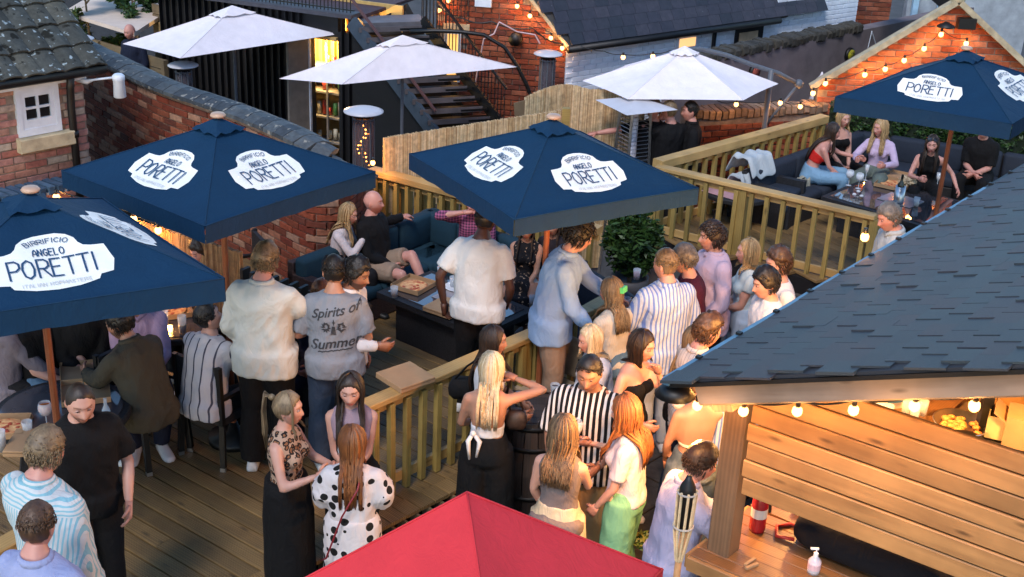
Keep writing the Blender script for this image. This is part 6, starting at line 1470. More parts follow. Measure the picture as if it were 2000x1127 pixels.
    def strands(g, n, L, az0=55, az1=180, wid=.011, front='auto', wave=.0, gather=None, part=.0, lift=.014, thick=.006, vol=1.0, inward=.3):
        tor = spine(.25)[0]
        n = int(n*2.2); wid *= .58
        for i in range(n):
            sd_ = rng.choice((-1,1)); az = RD(rng.uniform(az0, az1))*sd_; lf = lift*rng.uniform(.5,1.25); pts = []; ph = rng.uniform(0,6); Li = L*rng.uniform(.82,1.04)
            for k in range(5):
                f = k/4; d = Vector((sin(az)*sin(f*1.62)+part*(1-f), -cos(az)*sin(f*1.62)+.12*(1-f), cos(f*1.62))).normalized(); p = headshape(d, male); pts.append(HM @ (p+d*lf))
            st = pts[-1].copy(); m_ = 6; back = abs(az) > RD(100) if front != 'front' else abs(az) > RD(140)
            for k in range(1, m_+1):
                f = k/m_; p = st+Vector((0,0,-Li*f)); c = hc; rel = p-c
                # pull in under the jaw then fall over the shoulders
                p.x = c.x+rel.x*(1-inward*min(1,f*2.2))*vol+sin(ph+f*5)*wave
                if abs(az) < RD(140) and p.z < sh[1].z+.06: p.x += (1 if rel.x > 0 else -1)*.015
                zr = (p.z-pel.z); 
                if zr < prof[-3][0]+.05:
                    cz, aa = spine(max(0, zr)); rx, ry, oy = ip(prof, zr); lim = ry+.026+.012*rng.random()
                    if back: p.y = max(p.y*.3+(cz.y+lim)*.7, cz.y+lim)
                    else: p.y = min(p.y*.3+(cz.y-lim-.02)*.7, cz.y-lim-(.03 if not male and .2 < zr < .36 else 0))
                else: p.y = c.y+(p.y-c.y)*(1-.12*f)+cos(ph+f*4)*wave
                if gather: t_ = min(1, f*3); p = p.lerp(Vector((c.x, gather, p.z))+Vector((cos(ph),sin(ph),0))*.022*(1-f*.6), t_)
                pts.append(p)
            rr = [wid*.6]+[wid]*(len(pts)-4)+[wid*.85,wid*.6,wid*.2]; g.tube(pts, [(r*1.0, r*.5) for r in rr], 3)
    if style != 'bald':
        g = G()
        if style == 'buzz': addfrom(g, shell(.003, .60, -.05, 20, .2, -.50))
        elif style == 'fade': addfrom(g, shell(.003, .62, -.08, 20, .2, -.52)); addfrom(g, shell(.009, .60, .34, 12, .4, .25, .008))
        elif style == 'short': addfrom(g, shell(.009, .52, -.10, 12, .3, -.58)); addfrom(g, shell(.014, .46, .20, 14, .45, -.05, .012))
        elif style == 'quiff': addfrom(g, shell(.006, .58, -.08, 12, .4, -.55)); addfrom(g, shell(.022, .55, .32, 8, .7, .15, .020))
        elif style == 'mop': addfrom(g, shell(.015, .44, -.14, 9, .5, -.58, .012))
        elif style == 'curly': addfrom(g, shell(.020, .46, -.12, 14, .7, -.55, .014))
        elif style in ('long','wavy','lob','bob','pony','up','halfup','longfront','straight'):
            addfrom(g, shell(.011, .56, -.55 if style not in ('pony','up') else -.12, 10, .3, -.72))
            if style == 'lob': strands(g, 150, .17, 62, 180, .013, inward=.12, lift=.017)
            elif style == 'bob': strands(g, 140, .12, 62, 180, .013, inward=.15, lift=.018)
            elif style in ('long','straight'): strands(g, 190, .40, 70, 180, .013, inward=.30, lift=.016)
            elif style == 'wavy': strands(g, 210, .33, 66, 180, .013, wave=.014, inward=.12, lift=.020)
            elif style == 'longfront': strands(g, 200, .42, 60, 180, .013, 'front', inward=.15, lift=.016)
            elif style == 'halfup': strands(g, 190, .30, 80, 180, .012, wave=.010, inward=.35, lift=.016)
            elif style == 'pony':
                addfrom(g, shell(.013, .55, -.1, 12, .3, -.45)); c = HM @ Vector((0,.105,.075)); g.sph(c, (.022,.025,.022), 8, 6)
                for i in range(46): a = rng.uniform(0,6.28); r_ = .018*rng.random(); g.tube([c, c+Vector((cos(a)*r_,.045,.015+sin(a)*r_)), c+Vector((cos(a)*r_*1.5,.060,-.10)), c+Vector((cos(a)*r_*1.6,.055+sin(a)*.01,-.24-.05*rng.random())), c+Vector((cos(a)*r_*.8,.05,-.33-.08*rng.random()))], [.006,.009,.009,.007,.002], 5)
                strands(g, 26, .16, 58, 66, .006, inward=.1)
            elif style == 'up': g.sph(HM @ Vector((0,.09,.05)), (.045,.04,.045), 10, 8)
        if style in ('short','quiff','fade'): tufts(g, 640, .026 if style == 'short' else (.040 if style == 'quiff' else .015), .009 if style != 'fade' else .008, low=(-.35 if style != 'fade' else .2), wid=.0032)
        elif style == 'mop': tufts(g, 420, .045, .012, spread=.8)
        elif style == 'curly': tufts(g, 420, .026, .018, spread=1.6, wid=.005)
        me3 = bpy.data.meshes.new('hair'); me3.from_pydata([tuple(v) for v in g.v], [], g.f); me3.materials.append(hm_); a = me3.attributes.new('rnd','FLOAT','POINT')
        nb = len(dirs); vals = []; i = 0; N_ = len(g.v)
        while len(vals) < N_:
            if len(vals) < nb: vals += [.4]*nb
            else: vals += [rng.random()]*33
        a.data.foreach_set('value', vals[:N_]); me3.polygons.foreach_set('use_smooth', [True]*len(me3.polygons)); link('hair', me3, t)
    W4 = Matrix.Translation(loc) @ Matrix.Rotation(ang, 4, 'Z') @ Matrix.Scale(S, 4)
    out = {'t': t, 'W': W4, 'arms': {s: [W4 @ p for p in arms[s]] for s in (-1,1)}, 'HM': HM, 'hc': W4 @ hc, 'spine': spine, 'ring': ring, 'sh': sh, 'S': S}
    out['hand'] = {s: W4 @ (arms[s][2]+(arms[s][2]-arms[s][1]).normalized()*.07) for s in (-1,1)}
    return out
def glassware(kind, p, label, liquid=(.5,.15,.02), lvl=.6, tiltx=0, cat='glass', grp=None):
    t = thing(kind, label, cat, tuple(p), 0, grp); lm = plain('drink_%d_%d_%d' % tuple(int(c*99) for c in liquid), liquid, .1, .02)
    if kind == 'balloon_glass':
        G().lathe((0,0,0), [(.034,0),(.034,.003),(.004,.006),(.004,.085),(.035,.10),(.048,.135),(.046,.165),(.038,.185),(.037,.185),(.044,.165),(.045,.135),(.033,.103),(.002,.09)], 18).build('glass_bowl', M_GLASS, t, True)
        G().lathe((0,0,0), [(.002,.092),(.032,.104),(.043,.13),(.044,.092+.08*lvl)], 14).build('drink', lm, t, True)
    elif kind == 'flute': G().lathe((0,0,0), [(.028,0),(.028,.003),(.004,.006),(.004,.09),(.022,.12),(.026,.19),(.024,.19),(.02,.12)], 14).build('glass_bowl', M_GLASS, t, True); G().lathe((0,0,0), [(.003,.10),(.02,.12),(.023,.12+.06*lvl)], 12).build('drink', lm, t, True)
    else:
        H_ = .15 if kind == 'pint_glass' else .10; G().lathe((0,0,0), [(.028,0),(.036,H_),(.034,H_),(.026,.008)], 16).build('tumbler', M_GLASS, t, True); G().lathe((0,0,0), [(.026,.006),(.026+.007*lvl,H_*lvl)], 14).build('drink', lm, t, True)
        if kind == 'pint_glass': G().lathe((0,0,H_*lvl), [(.033,0),(.033,.012)], 12).build('foam', plain('foam', (.7,.62,.5), .6), t, True)
    return t
def pizzabox(p, rz, label, open_=False, sz=.33, pizza=True):
    t = thing('pizza_box', label, 'pizza box', tuple(p), rz, 'pizza boxes')
    if not open_:
        g = G().box((0,0,.0215),(sz,sz,.043)); o = g.build('box_body', M_CARD, t); mo = o.modifiers.new('b','BEVEL'); mo.width = .003; G().box((0,-sz/2-.001,.03),(sz*.96,.003,.003)).build('lid_seam', plain('card_dark', (.18,.11,.06)), t); return t
    g = G(); k = .004
    g.box((0,0,.003),(sz,sz,.005))
    for a, d in (((0,-sz/2,.022),(sz,k,.042)),((0,sz/2,.022),(sz,k,.042)),((-sz/2,0,.022),(k,sz,.042)),((sz/2,0,.022),(k,sz,.042))): g.box(a, d)
    g.build('box_body', M_CARD, t); L = Matrix.Translation((0,sz/2,.043)) @ Matrix.Rotation(RD(-62 if open_ == 1 else -8),4,'X'); g = G(); g.box((0,sz/2,.0),(sz,sz,.004),M=L)
    for a, d in (((-sz/2,sz/2,-.015 if open_ == 1 else .015),(k,sz,.03)),((sz/2,sz/2,-.015 if open_ == 1 else .015),(k,sz,.03)),((0,sz,-.015 if open_ == 1 else .015),(sz,k,.03))): g.box(a, d, M=L)
    g.build('lid', M_CARD, t)
    if pizza:
        g = G(); rg_ = random.Random(int(p[0]*100)); g.lathe((0,0,.006), [(sz*.40,0),(sz*.43,.008),(sz*.40,.014),(sz*.3,.009),(.001,.009)], 20); pz_ = g.build('pizza', plain('pizza_cheese', (.60,.38,.16), .6, .3, 30, col2=(.45,.10,.03)), t, True)
        g = G()
        for i in range(14): g.sph((rg_.uniform(-.1,.1), rg_.uniform(-.1,.1), .017), (.016,.013,.004), 7, 4)
        g.build('topping', plain('pizza_sauce', (.42,.06,.02), .5), pz_, True)
    return t
def C(nm, col, pat=None, c2=(0,0,0), **k): return cloth('fabric_'+nm, col, pat, c2, **k)
BLK = C('black', (.0035,.0035,.0045)); WHT = C('white', (.58,.59,.62)); WHT2 = C('offwhite', (.50,.48,.45)); NVY = C('navy', (.007,.011,.028)); CHAR = C('charcoal', (.009,.009,.011))
DEN = C('denim', (.07,.14,.23), 'denim', (.11,.20,.32)); DEND = C('dark_denim', (.015,.028,.055), 'denim', (.028,.045,.08)); BEI = C('beige', (.25,.18,.13))
PEOPLE = {}
def P(key, *a, **k): PEOPLE[key] = person(*a, **k); return PEOPLE[key]
# --- foreground, lower left
P('buzz', 'man with buzz cut and beard in a black t-shirt looking down at the lower left', 155, 752, -55, h=1.80, lvl=0, skin='fair', hair=('buzz','dark'), beard=.45, top=('tee',BLK,{'inf':.028,'slv':.8}), bottom=('trousers',CHAR), head=(28,-6), armL='bent', armR='down', lean=4, wide=1.05)
P('stripeback', 'man in a white and turquoise striped shirt seen from behind at the lower left', 93, 836, 62, h=1.84, lvl=0, skin='pink', hair=('short','sandy'), top=('shirt',C('turq_stripe', (0.496,0.528,0.544), 'yoke', (.20,.40,.48), k=52, ang=1.34, duty=.42),{'inf':.035,'hem':-.18}), bottom=('trousers',BEI), head=(14,4), lean=6, wide=1.24, tilt=17, armL=(.02,-.28,-.40), armR=(.06,-.02,-.52))
P('blueshirt', 'man in a pale blue shirt with short brown hair at the bottom left corner', 70, 981, 70, h=1.80, lvl=.0, skin='pink', hair=('fade','brown'), top=('shirt',C('pale_blue', (0.264,0.304,0.496)),{'inf':.035}), bottom=('trousers',NVY), head=(12,20), wide=1.14, tilt=12)
# --- left tables (seated)
P('olive', 'man in an olive overshirt sitting with his back turned beneath the nearest navy parasol', 222, 600, 148, h=1.80, sit=1, sitz=.46, skin='tan', hair=('short','black'), beard=.4, top=('jacket',C('olive', (0.053,0.045,0.031)),{'inf':.04,'hem':-.10}), bottom=('trousers',WHT2), shoes=(.6,.62,.66), lean=22, armL='table', armR=(.04,-.34,-.30), head=(10,18))
P('lilac', 'person in a lilac grey shirt sitting at the left edge below the nearest navy parasol', 20, 560, 20, h=1.76, sit=1, sitz=.46, skin='fair', hair=('short','brown'), top=('shirt',C('lilac_grey', (0.149,0.130,0.155)),{'inf':.03}), bottom=('trousers',CHAR), lean=10, armR='knee', armL='knee')
P('jeansleft', 'person in light jeans sitting behind the parasol pole at the left', 75, 560, -20, h=1.74, sit=1, sitz=.46, skin='fair', hair=('short','dark'), top=('tee',BLK), bottom=('jeans',DEN), shoes=(.7,.72,.74), lean=6, armR='lap', armL='knee')
P('clasp', 'person in a black top and white trousers with hands clasped at the left table', 150, 555, -62, h=1.76, sit=1, sitz=.46, skin='fair', hair=('short','dark'), top=('shirt',BLK,{'roll':.5}), bottom=('trousers',WHT), lean=14, armL='clasp', armR='clasp', shoes=(.7,.72,.74))
P('lilac2', 'person in a pink lilac shirt leaning on the round table by the beer glasses', 262, 555, -70, h=1.74, sit=1, sitz=.46, skin='pink', hair=('short','brown'), top=('shirt',C('pink_lilac', (0.384,0.264,0.400)),{'roll':.55}), bottom=('trousers',NVY), lean=20, armL='table', armR='clasp')
P('curly', 'curly dark haired man in a pale blue shirt bowing his head between the parasol poles', 384, 466, -135, h=1.74, sit=1, sitz=.46, skin='pink', hair=('curly','dark'), top=('shirt',C('sky_shirt', (0.288,0.352,0.528))), bottom=('trousers',CHAR), lean=18, head=(30,0), armL='lap', armR='table')
P('stripeseat', 'man in a white shirt with dark stripes sitting back to camera, looking up', 395, 594, 62, h=1.72, sit=1, sitz=.44, skin='fair', hair=('fade','black'), top=('tee',C('white_dark_stripe', (0.480,0.464,0.496), 'yoke', (.06,.06,.09), k=13, ang=1.05, duty=.16),{'inf':.035,'slv':.9,'hem':-.12}), bottom=('trousers',BLK), lean=14, head=(-24,-26), armL='table', armR='table', shoes=(.66,.68,.72))
P('ginger', 'smiling ginger haired man sitting between the white jacket and the grey t-shirt', 628, 548, -98, h=1.72, sit=1, sitz=.40, skin='pink', hair=('short','ginger'), top=('jumper',NVY), bottom=('trousers',NVY), lean=10, head=(-12,6), armL='clasp', armR='clasp')
# --- standing middle left
P('whitejacket', 'fair haired man in a cream white jacket standing with his back turned', 521, 474, 80, h=1.86, skin='pink', hair=('short','sandy'), top=('jacket',C('cream', (.47,.48,.455)),{'inf':.045,'hem':-.16,'fold':.014}), bottom=('trousers',BLK,{'wide':.02}), shoes=(.6,.64,.68), head=(12,-12), armL='bent', armR=(-.02,-.28,-.34), wide=1.10, poles={-1:(-.9,.1,-.3)})
P('greytee', 'man with sunglasses on his head in a grey printed t-shirt seen from behind', 652, 499, 96, h=1.76, skin='tan', hair=('fade','black'), top=('tee',C('grey_tee', (0.192,0.216,0.256)),{'inf':.040,'slv':.85,'hem':-.13}), bottom=('jeans',DEND,{'wide':.03}), head=(8,0), armL=(-.02,-.24,-.30), armR='bent', wide=1.05, shoes=(.5,.55,.6))
P('bag', 'bearded man in a white top with a black crossbody strap behind the grey t-shirt', 702, 506, -20, h=1.74, lvl=0, skin='olive', hair=('curly','black'), beard=.3, top=('shirt',WHT,{'inf':.024}), bottom=('trousers',BLK), head=(20,0), lean=8, armR='clasp', armL='down')
# --- corner sofa
P('blonde1', 'blonde woman in a tight white top sitting on the sofa by the low brick wall', 684, 398, -12, h=1.54, male=False, sit=1, sitz=.345, skin='fair', hair=('wavy','blonde'), top=('shirt',C('white_knit', (0.480,0.432,0.440)),{'inf':.009,'loose':False,'nocollar':1}), bottom=('jeans',CHAR), lean=12, head=(12,-4), armL='lap', armR=(-.10,-.26,-.02), shoes=(.01,.01,.01))
P('cap', 'bald bearded man in black top and beige shorts, arm along the sofa back', 728, 372, -28, h=1.67, sit=1, sitz=.345, skin='pink', hair=('bald','ginger'), beard=.5, top=('shirt',BLK,{'inf':.026,'nocollar':1}), bottom=('shorts',BEI), lean=-6, head=(2,20), armL=(.45,.03,-.13), armR='lap', shoes=(.02,.02,.02), legs=((-.10,-.50,.085),(.02,-.62,.28)))
P('check', 'person in a purple checked shirt and dark shorts under the parasol edge', 925, 372, -90, h=1.64, sit=1, sitz=.345, skin='pink', hair=('short','dark'), top=('shirt',C('purple_check', (0.336,0.096,0.192), 'check', (.05,.02,.05), k=34),{'roll':.4}), bottom=('shorts',NVY), lean=12, head=(6,-20), armR=(-.05,-.16,.12), armL='lap', shoes=(.7,.7,.7))
P('whitetee', 'man in white t-shirt standing at the low table, head hidden by the parasol', 952, 398, 72, h=1.84, skin='dark', hair=('fade','black'), top=('tee',C('bright_white', (0.528,0.560,0.576)),{'inf':.034,'slv':.75,'hem':-.12}), bottom=('trousers',BLK), head=(14,0), lean=6, armR='bent', armL=(.10,.06,-.48), wide=1.06)
P('floral', 'woman in a black floral dress sitting at the low table', 1030, 425, -100, h=1.56, male=False, sit=1, sitz=.345, skin='tan', hair=('long','dark'), top=('vest',C('floral', (0.007,0.007,0.010), 'floral', (.45,.30,.20), k=26)), bottom=('skirt',C('floral', (0.007,0.007,0.010))), lean=8, armL='lap', armR='lap')
P('creamtr', 'woman in a black top and cream trousers sitting under the edge of the middle parasol', 1082, 418, -112, h=1.56, male=False, sit=1, sitz=.345, skin='tan', hair=('long','dark'), top=('shirt',C('black_sheer', (0.019,0.015,0.020)),{'inf':.012,'roll':.3,'nocollar':1}), bottom=('wide',WHT2,{'wide':.03}), lean=8, armL='clasp', armR='lap')
P('linen', 'man in a pale blue linen shirt with dark curls leaning over the railing', 1143, 430, -2, h=1.86, lvl=.06, skin='fair', hair=('mop','black'), top=('shirt',C('linen_blue', (0.240,0.368,0.576)),{'inf':.036,'roll':.75,'fold':.014,'hem':-.17}), bottom=('trousers',BEI), lean=14, head=(16,22), armR=(-.02,-.24,-.46), armL=(.02,-.40,-.36), wide=1.04)
# --- patio behind
P('clip', 'woman with a green hair clip and white sleeveless knit standing by the railing', 1192, 541, 128, h=1.68, lvl=PATIO, male=False, skin='fair', hair=('halfup','sandy'), top=('tee',C('cream_knit', (0.480,0.456,0.400), 'v', (.50,.47,.41), k=60),{'inf':.016,'slv':.30,'loose':False,'hem':-.02}), bottom=('jeans',DEN), head=(10,22), armL='low', armR='bent')
P('bluestripe', 'man in a blue and white striped shirt holding a red drink', 1302, 487, 112, h=1.84, lvl=PATIO, skin='fair', hair=('fade','sandy'), beard=.6, top=('shirt',C('blue_stripe', (0.440,0.496,0.608), 'v', (.14,.22,.50), k=34, duty=.42),{'inf':.042,'hem':-.18,'roll':.7,'fold':.014}), bottom=('trousers',C('stone_tr', (0.336,0.360,0.400))), head=(4,24), armL=(-.02,-.30,-.24), armR='bent', wide=1.06)
P('burgundy', 'man in a burgundy jumper with pale blue sleeves resting his hand at his chin', 1335, 478, 168, h=1.76, lvl=PATIO, skin='fair', hair=('short','grey'), top=('jumper',C('burgundy', (0.053,0.007,0.022)),{'inf':.030}), bottom=('jeans',DEN), head=(8,0), armL=(.06,-.34,-.18), armR=(-.10,-.2,-.05), lean=6)
P('pink', 'dark haired man in a pale pink linen shirt standing in front of the upper railing', 1393, 434, -162, h=1.82, lvl=PATIO, skin='fair', hair=('mop','dark'), top=('shirt',C('pale_pink', (0.448,0.352,0.464)),{'inf':.034,'fold':.014,'hem':-.16}), bottom=('trousers',CHAR), head=(6,-12), armL='bent', armR='bent')
P('blueteewoman', 'blonde woman in a pale blue t-shirt and jeans with folded hands', 1463, 466, -178, h=1.68, lvl=PATIO, male=False, skin='fair', hair=('lob','blonde'), top=('tee',C('ice_blue', (0.336,0.432,0.496)),{'inf':.012,'loose':False,'slv':.4,'hem':-.02}), bottom=('jeans',C('pale_denim', (0.240,0.320,0.432))), head=(2,0), armL='clasp', armR='clasp')
P('brownhair', 'brown haired young man in a white t-shirt at the roof edge, farther of two', 1521, 487, -170, h=1.78, lvl=PATIO, skin='fair', hair=('quiff','brown'), top=('tee',WHT,{'slv':.7}), bottom=('trousers',NVY), head=(10,0), armL='bent', armR='bent')
P('darkcurl', 'young man with black curls in white t-shirt at the roof edge, nearer', 1494, 525, -165, h=1.78, lvl=PATIO, skin='fair', hair=('curly','black'), top=('tee',WHT,{'slv':.7}), bottom=('trousers',BLK), head=(24,0), armL='bent', armR='down')
P('shades', 'man with sunglasses pushed up on his brown hair beside the blue roof trim', 1392, 617, 22, h=1.74, lvl=PATIO, skin='pink', hair=('quiff','brown'), top=('shirt',C('white_stripe', (0.480,0.464,0.464), 'v', (.25,.25,.28), k=30, duty=.15)), bottom=('trousers',NVY), head=(16,0), armL='bent', armR='bent')
P('blondhidden', 'woman with long fair hair mostly hidden behind the man with pushed up sunglasses', 1362, 636, 20, h=1.64, lvl=PATIO, male=False, skin='fair', hair=('straight','sandy'), top=('tee',BLK), bottom=('jeans',DEND), armL='bent', armR='bent')
P('greyhead', 'grey haired man in a pale shirt looking down behind the shingle roof', 1733, 398, -165, h=1.76, lvl=.1, skin='pink', hair=('short','grey'), top=('shirt',C('pale_aqua', (0.336,0.400,0.448))), bottom=('trousers',NVY), head=(30,0), lean=14, armL='bent', armR='bent')
# --- crowd in front of the railing
P('lookright', 'dark haired woman in profile beside the railing looking right', 966, 636, -8, h=1.66, lvl=PATIO, male=False, skin='tan', hair=('straight','dark'), top=('vest',WHT), bottom=('trousers',BLK), head=(4,8), armL='low', armR='low')
P('platinum', 'woman with long platinum hair in a white tie back crop top and black trousers', 962, 686, 86, h=1.68, lvl=PATIO, male=False, skin='tan', hair=('straight','platinum'), top=('croptie',WHT,{'hem':.115,'ztop':.205}), bottom=('wide',BLK,{'wide':.05}), head=(8,-10), armL='low', armR=(.02,-.22,.06), poles={-1:(-1,-.3,.1)})
P('blouse', 'blonde woman in a white blouse sitting on a wooden chair with a dark drink', 1150, 636, -160, h=1.66, lvl=PATIO, male=False, sit=1, sitz=.62, skin='fair', hair=('lob','platinum'), top=('shirt',C('blouse', (0.528,0.512,0.544)),{'inf':.026,'loose':True,'nocollar':1}), bottom=('jeans',DEND), lean=8, head=(16,0), armL='hold', armR='clasp')
P('verticalshirt', 'smiling man with cropped black hair in a black and white striped knit shirt', 1152, 699, -104, h=1.80, lvl=PATIO, skin='olive', hair=('fade','black'), top=('tee',C('bw_knit', (0.006,0.006,0.007), 'v', (.62,.58,.56), k=27, duty=.45),{'inf':.040,'slv':.95,'hem':-.14}), bottom=('trousers',C('tan_tr', (0.336,0.216,0.104)),{'wide':.03}), head=(24,0), lean=4, armL='low', armR='bent', wide=1.08)
P('facegrin', 'dark haired woman in a strapless black top laughing with her hand at her mouth', 1260, 647, -38, h=1.70, lvl=PATIO, male=False, skin='fair', hair=('bob','dark'), top=('bandeau',BLK,{'hem':-.02}), bottom=('trousers',BLK), head=(12,4), lean=4, armL=(-.13,-.20,.06), armR=(.02,-.22,-.30))
P('halter', 'bare backed woman in jeans lit orange by the bar lamps', 1368, 712, 98, h=1.70, lvl=PATIO, male=False, skin='tan', hair=('up','lbrown'), top=('halter',C('halter_cream', (0.480,0.440,0.360)),{'hem':.16,'ztop':.185}), bottom=('jeans',C('blue_jeans', (0.074,0.105,0.136), 'denim', (.22,.26,.28)),{'wide':.03}), head=(14,0), armL='bent', armR=(.10,-.30,-.02), poles={-1:(-.8,.2,-.6)})
P('barman', 'brown haired man in a pale lilac shirt leaning on the bar counter beside the post', 1382, 868, 10, h=1.74, lvl=PATIO, skin='pink', hair=('short','dark'), top=('shirt',C('lilac_shirt', (.26,.27,.42)),{'inf':.036,'fold':.014,'hem':-.15}), bottom=('trousers',NVY), lean=7, head=(14,0), armL=(-.02,-.42,-.30), armR=(-.02,-.42,-.32), wide=.98)
P('beigevest', 'woman with ombre hair in a beige sleeveless top and satin trousers seen from behind', 1102, 809, 72, h=1.66, lvl=PATIO, male=False, skin='fair', hair=('wavy','ombre'), top=('vest',C('mauve_beige', (0.136,0.115,0.118)),{'inf':.014,'hem':-.09}), bottom=('wide',C('satin_gold', (0.440,0.368,0.256), rough=.35, sheen=0),{'wide':.03}), head=(2,20), armL='bent', armR=(-.12,-.26,-.06))
P('greenpants', 'woman with long ginger brown hair, white t-shirt and light green trousers', 1217, 770, 158, h=1.70, lvl=PATIO, male=False, skin='fair', hair=('wavy','ginger'), top=('tee',C('white_tee_pinkish', (0.496,0.448,0.496)),{'inf':.020,'slv':.75,'hem':-.03}), bottom=('wide',C('mint_green', (0.128,0.320,0.200)),{'wide':.045,'waist':.08}), head=(14,0), armL='bent', armR=(-.04,-.32,-.14))
P('leopard', 'woman in a leopard print halter top and black skirt holding a gin glass', 562, 765, -14, h=1.68, lvl=PATIO, male=False, skin='fair', hair=('pony','sandy'), top=('vest',C('leopard', (0.384,0.264,0.192), 'leopard', k=26),{'hem':.02,'ztop':.475}), bottom=('skirt',BLK,{'len':.92,'flare':.015}), head=(2,10), armL='hold', armR=(-.02,-.29,-.16))
P('mauvetop', 'woman with very long dark hair in a mauve top looking down', 684, 731, -84, h=1.70, lvl=PATIO, male=False, skin='fair', hair=('longfront','dark'), top=('vest',C('mauve', (0.272,0.200,0.248)),{'hem':-.03}), bottom=('trousers',BLK), head=(20,-4), armL='clasp', armR='clasp')
P('polka', 'woman with auburn hair in a white dress with black polka dots seen from behind', 688, 829, 92, h=1.64, lvl=PATIO, male=False, skin='fair', hair=('straight','ginger'), top=('dress',C('polka', (0.528,0.496,0.512), 'dots', (.008,.008,.008), k=12.5, duty=.36),{'inf':.030,'puff':.045,'slv':1.0,'loose':True}), bottom=('skirt',C('polka', (0,0,0)),{'len':.80,'flare':.03}), head=(6,0), armL='low', armR='low')
# --- upper deck and background
P('redtop', 'brunette in a red bandeau and light jeans leaning forward on the upper sofa', 1632, 240, -12, h=1.60, male=False, sit=1, sitz=.36, skin='pink', hair=('straight','dark'), top=('bandeau',C('red', (0.480,0.016,0.012)),{'hem':.17,'ztop':.30}), bottom=('jeans',C('light_jeans', (0.160,0.288,0.416))), lean=26, head=(-4,0), armL=(.04,-.46,-.16), armR='lap')
P('strapless', 'blonde woman in a black strapless top facing the camera on the upper sofa', 1650, 214, -74, h=1.60, male=False, sit=1, sitz=.36, skin='fair', hair=('lob','blonde'), top=('bandeau',BLK,{'hem':-.02}), bottom=('trousers',BLK), head=(4,8), armL='lap', armR='lap')
P('lavender', 'woman with long wavy blonde hair in a lavender white top and sage trousers', 1722, 232, -118, h=1.61, male=False, sit=1, sitz=.36, skin='pink', hair=('wavy','blonde'), top=('shirt',C('lavender', (0.464,0.368,0.528)),{'inf':.014,'loose':False,'nocollar':1}), bottom=('wide',C('sage', (0.105,0.136,0.124)),{'wide':.03}), head=(4,-34), lean=6, armL=(.02,-.30,-.20), armR=(.06,-.36,-.16))
P('glasseshead', 'woman in black with sunglasses on her dark hair leaning forward on the upper sofa', 1824, 264, -106, h=1.60, male=False, sit=1, sitz=.36, skin='pink', hair=('longfront','dark'), top=('vest',BLK,{'hem':-.08}), bottom=('trousers',BLK), lean=22, head=(-6,-4), armL=(.26,-.10,-.34), armR='hold')
P('blackeating', 'person in a black t-shirt holding food at the right of the upper sofa', 1925, 236, -118, h=1.67, sit=1, sitz=.36, skin='pink', hair=('short','brown'), top=('tee',BLK,{'slv':.9,'inf':.034}), bottom=('trousers',BLK), lean=12, head=(16,0), armL='clasp', armR='clasp')
P('bgpoint', 'man in black with his arm stretched out toward the reed screen behind the pyramid heater', 1278, 194, -96, h=1.80, lvl=-.56, skin='pink', hair=('short','brown'), top=('tee',BLK,{'slv':.8}), bottom=('trousers',BLK), head=(6,-20), armR=(.52,-.14,-.10), armL='bent')
P('bgfair', 'fair haired man in a black t-shirt seen from behind below the cantilever parasol', 1308, 197, 112, h=1.80, lvl=-.56, skin='pink', hair=('fade','sandy'), top=('tee',BLK,{'slv':.8,'inf':.032}), bottom=('trousers',BLK), head=(6,20), armL=(-.10,-.22,.06), armR='bent')
P('bgdark', 'dark haired man in a black shirt in profile right of the fair haired man', 1350, 198, -178, h=1.78, lvl=-.56, skin='pink', hair=('fade','black'), top=('shirt',BLK,{'inf':.03}), bottom=('trousers',BLK), head=(2,0), armL='bent', armR='bent')
P('baldleft', 'bald man in dark clothes by the garden fence at the far left', 250, 47, -118, h=1.74, lvl=-.85, skin='pink', hair=('bald','grey'), top=('shirt',NVY,{'inf':.03}), bottom=('trousers',NVY), head=(26,0), armL='bent', armR='bent')
P('behindpost', 'person in a blue striped shirt half hidden by the timber corner post', 1432, 690, 95, h=1.72, lvl=PATIO, skin='fair', hair=('short','brown'), top=('shirt',C('blue_stripe', (0,0,0)),{'inf':.03}), bottom=('trousers',NVY), armL='bent', armR='bent')

# ------------------------------------------------------------------ what they wear and hold
def onback(pp, u, z, off=.0, front=False):   # point on the outside of a garment at the person's back (local)
    return None
def sunglasses(pp, label):
    t = thing('sunglasses', label, 'sunglasses', tuple(pp['W'] @ (pp['HM'] @ Vector((0,-.03,.10))))); g = G(); M = pp['W'] @ pp['HM']
    for s in (-1,1): g.add([M @ Vector((s*.012,-.072,.112)), M @ Vector((s*.060,-.064,.112)), M @ Vector((s*.060,-.080,.080)), M @ Vector((s*.014,-.094,.080))], [(0,1,2,3)]); g.tube([M @ Vector((s*.06,-.068,.105)), M @ Vector((s*.083,.0,.08)), M @ Vector((s*.080,.03,.05))], .004, 5)
    gw(g, 'lenses_and_arms', plain('sunglass_black', (.02,.022,.03), .1, .05), t)
for k_, l_ in (('greytee','black sunglasses hooked on the back of the head of the man in grey'),('shades','dark sunglasses pushed up on brown hair by the roof'),('glasseshead','sunglasses on the head of the woman in black on the upper sofa')): sunglasses(PEOPLE[k_], l_)
h_ = PEOPLE['leopard']['hand']; glassware('balloon_glass', h_[1]+V(.04,-.01,.0), 'balloon gin glass held by the woman in leopard print', (.45,.50,.55), .6)
h_ = PEOPLE['greenpants']['hand']; glassware('balloon_glass', h_[-1]+V(-.03,-.02,-.03), 'balloon gin glass with lemon held beside the ginger haired woman', (.55,.45,.25), .6)
h_ = PEOPLE['bluestripe']['hand']; glassware('tumbler', h_[1]+V(-.03,-.04,-.02), 'tumbler of red drink held by the man in the blue striped shirt', (.30,.02,.03), .75)
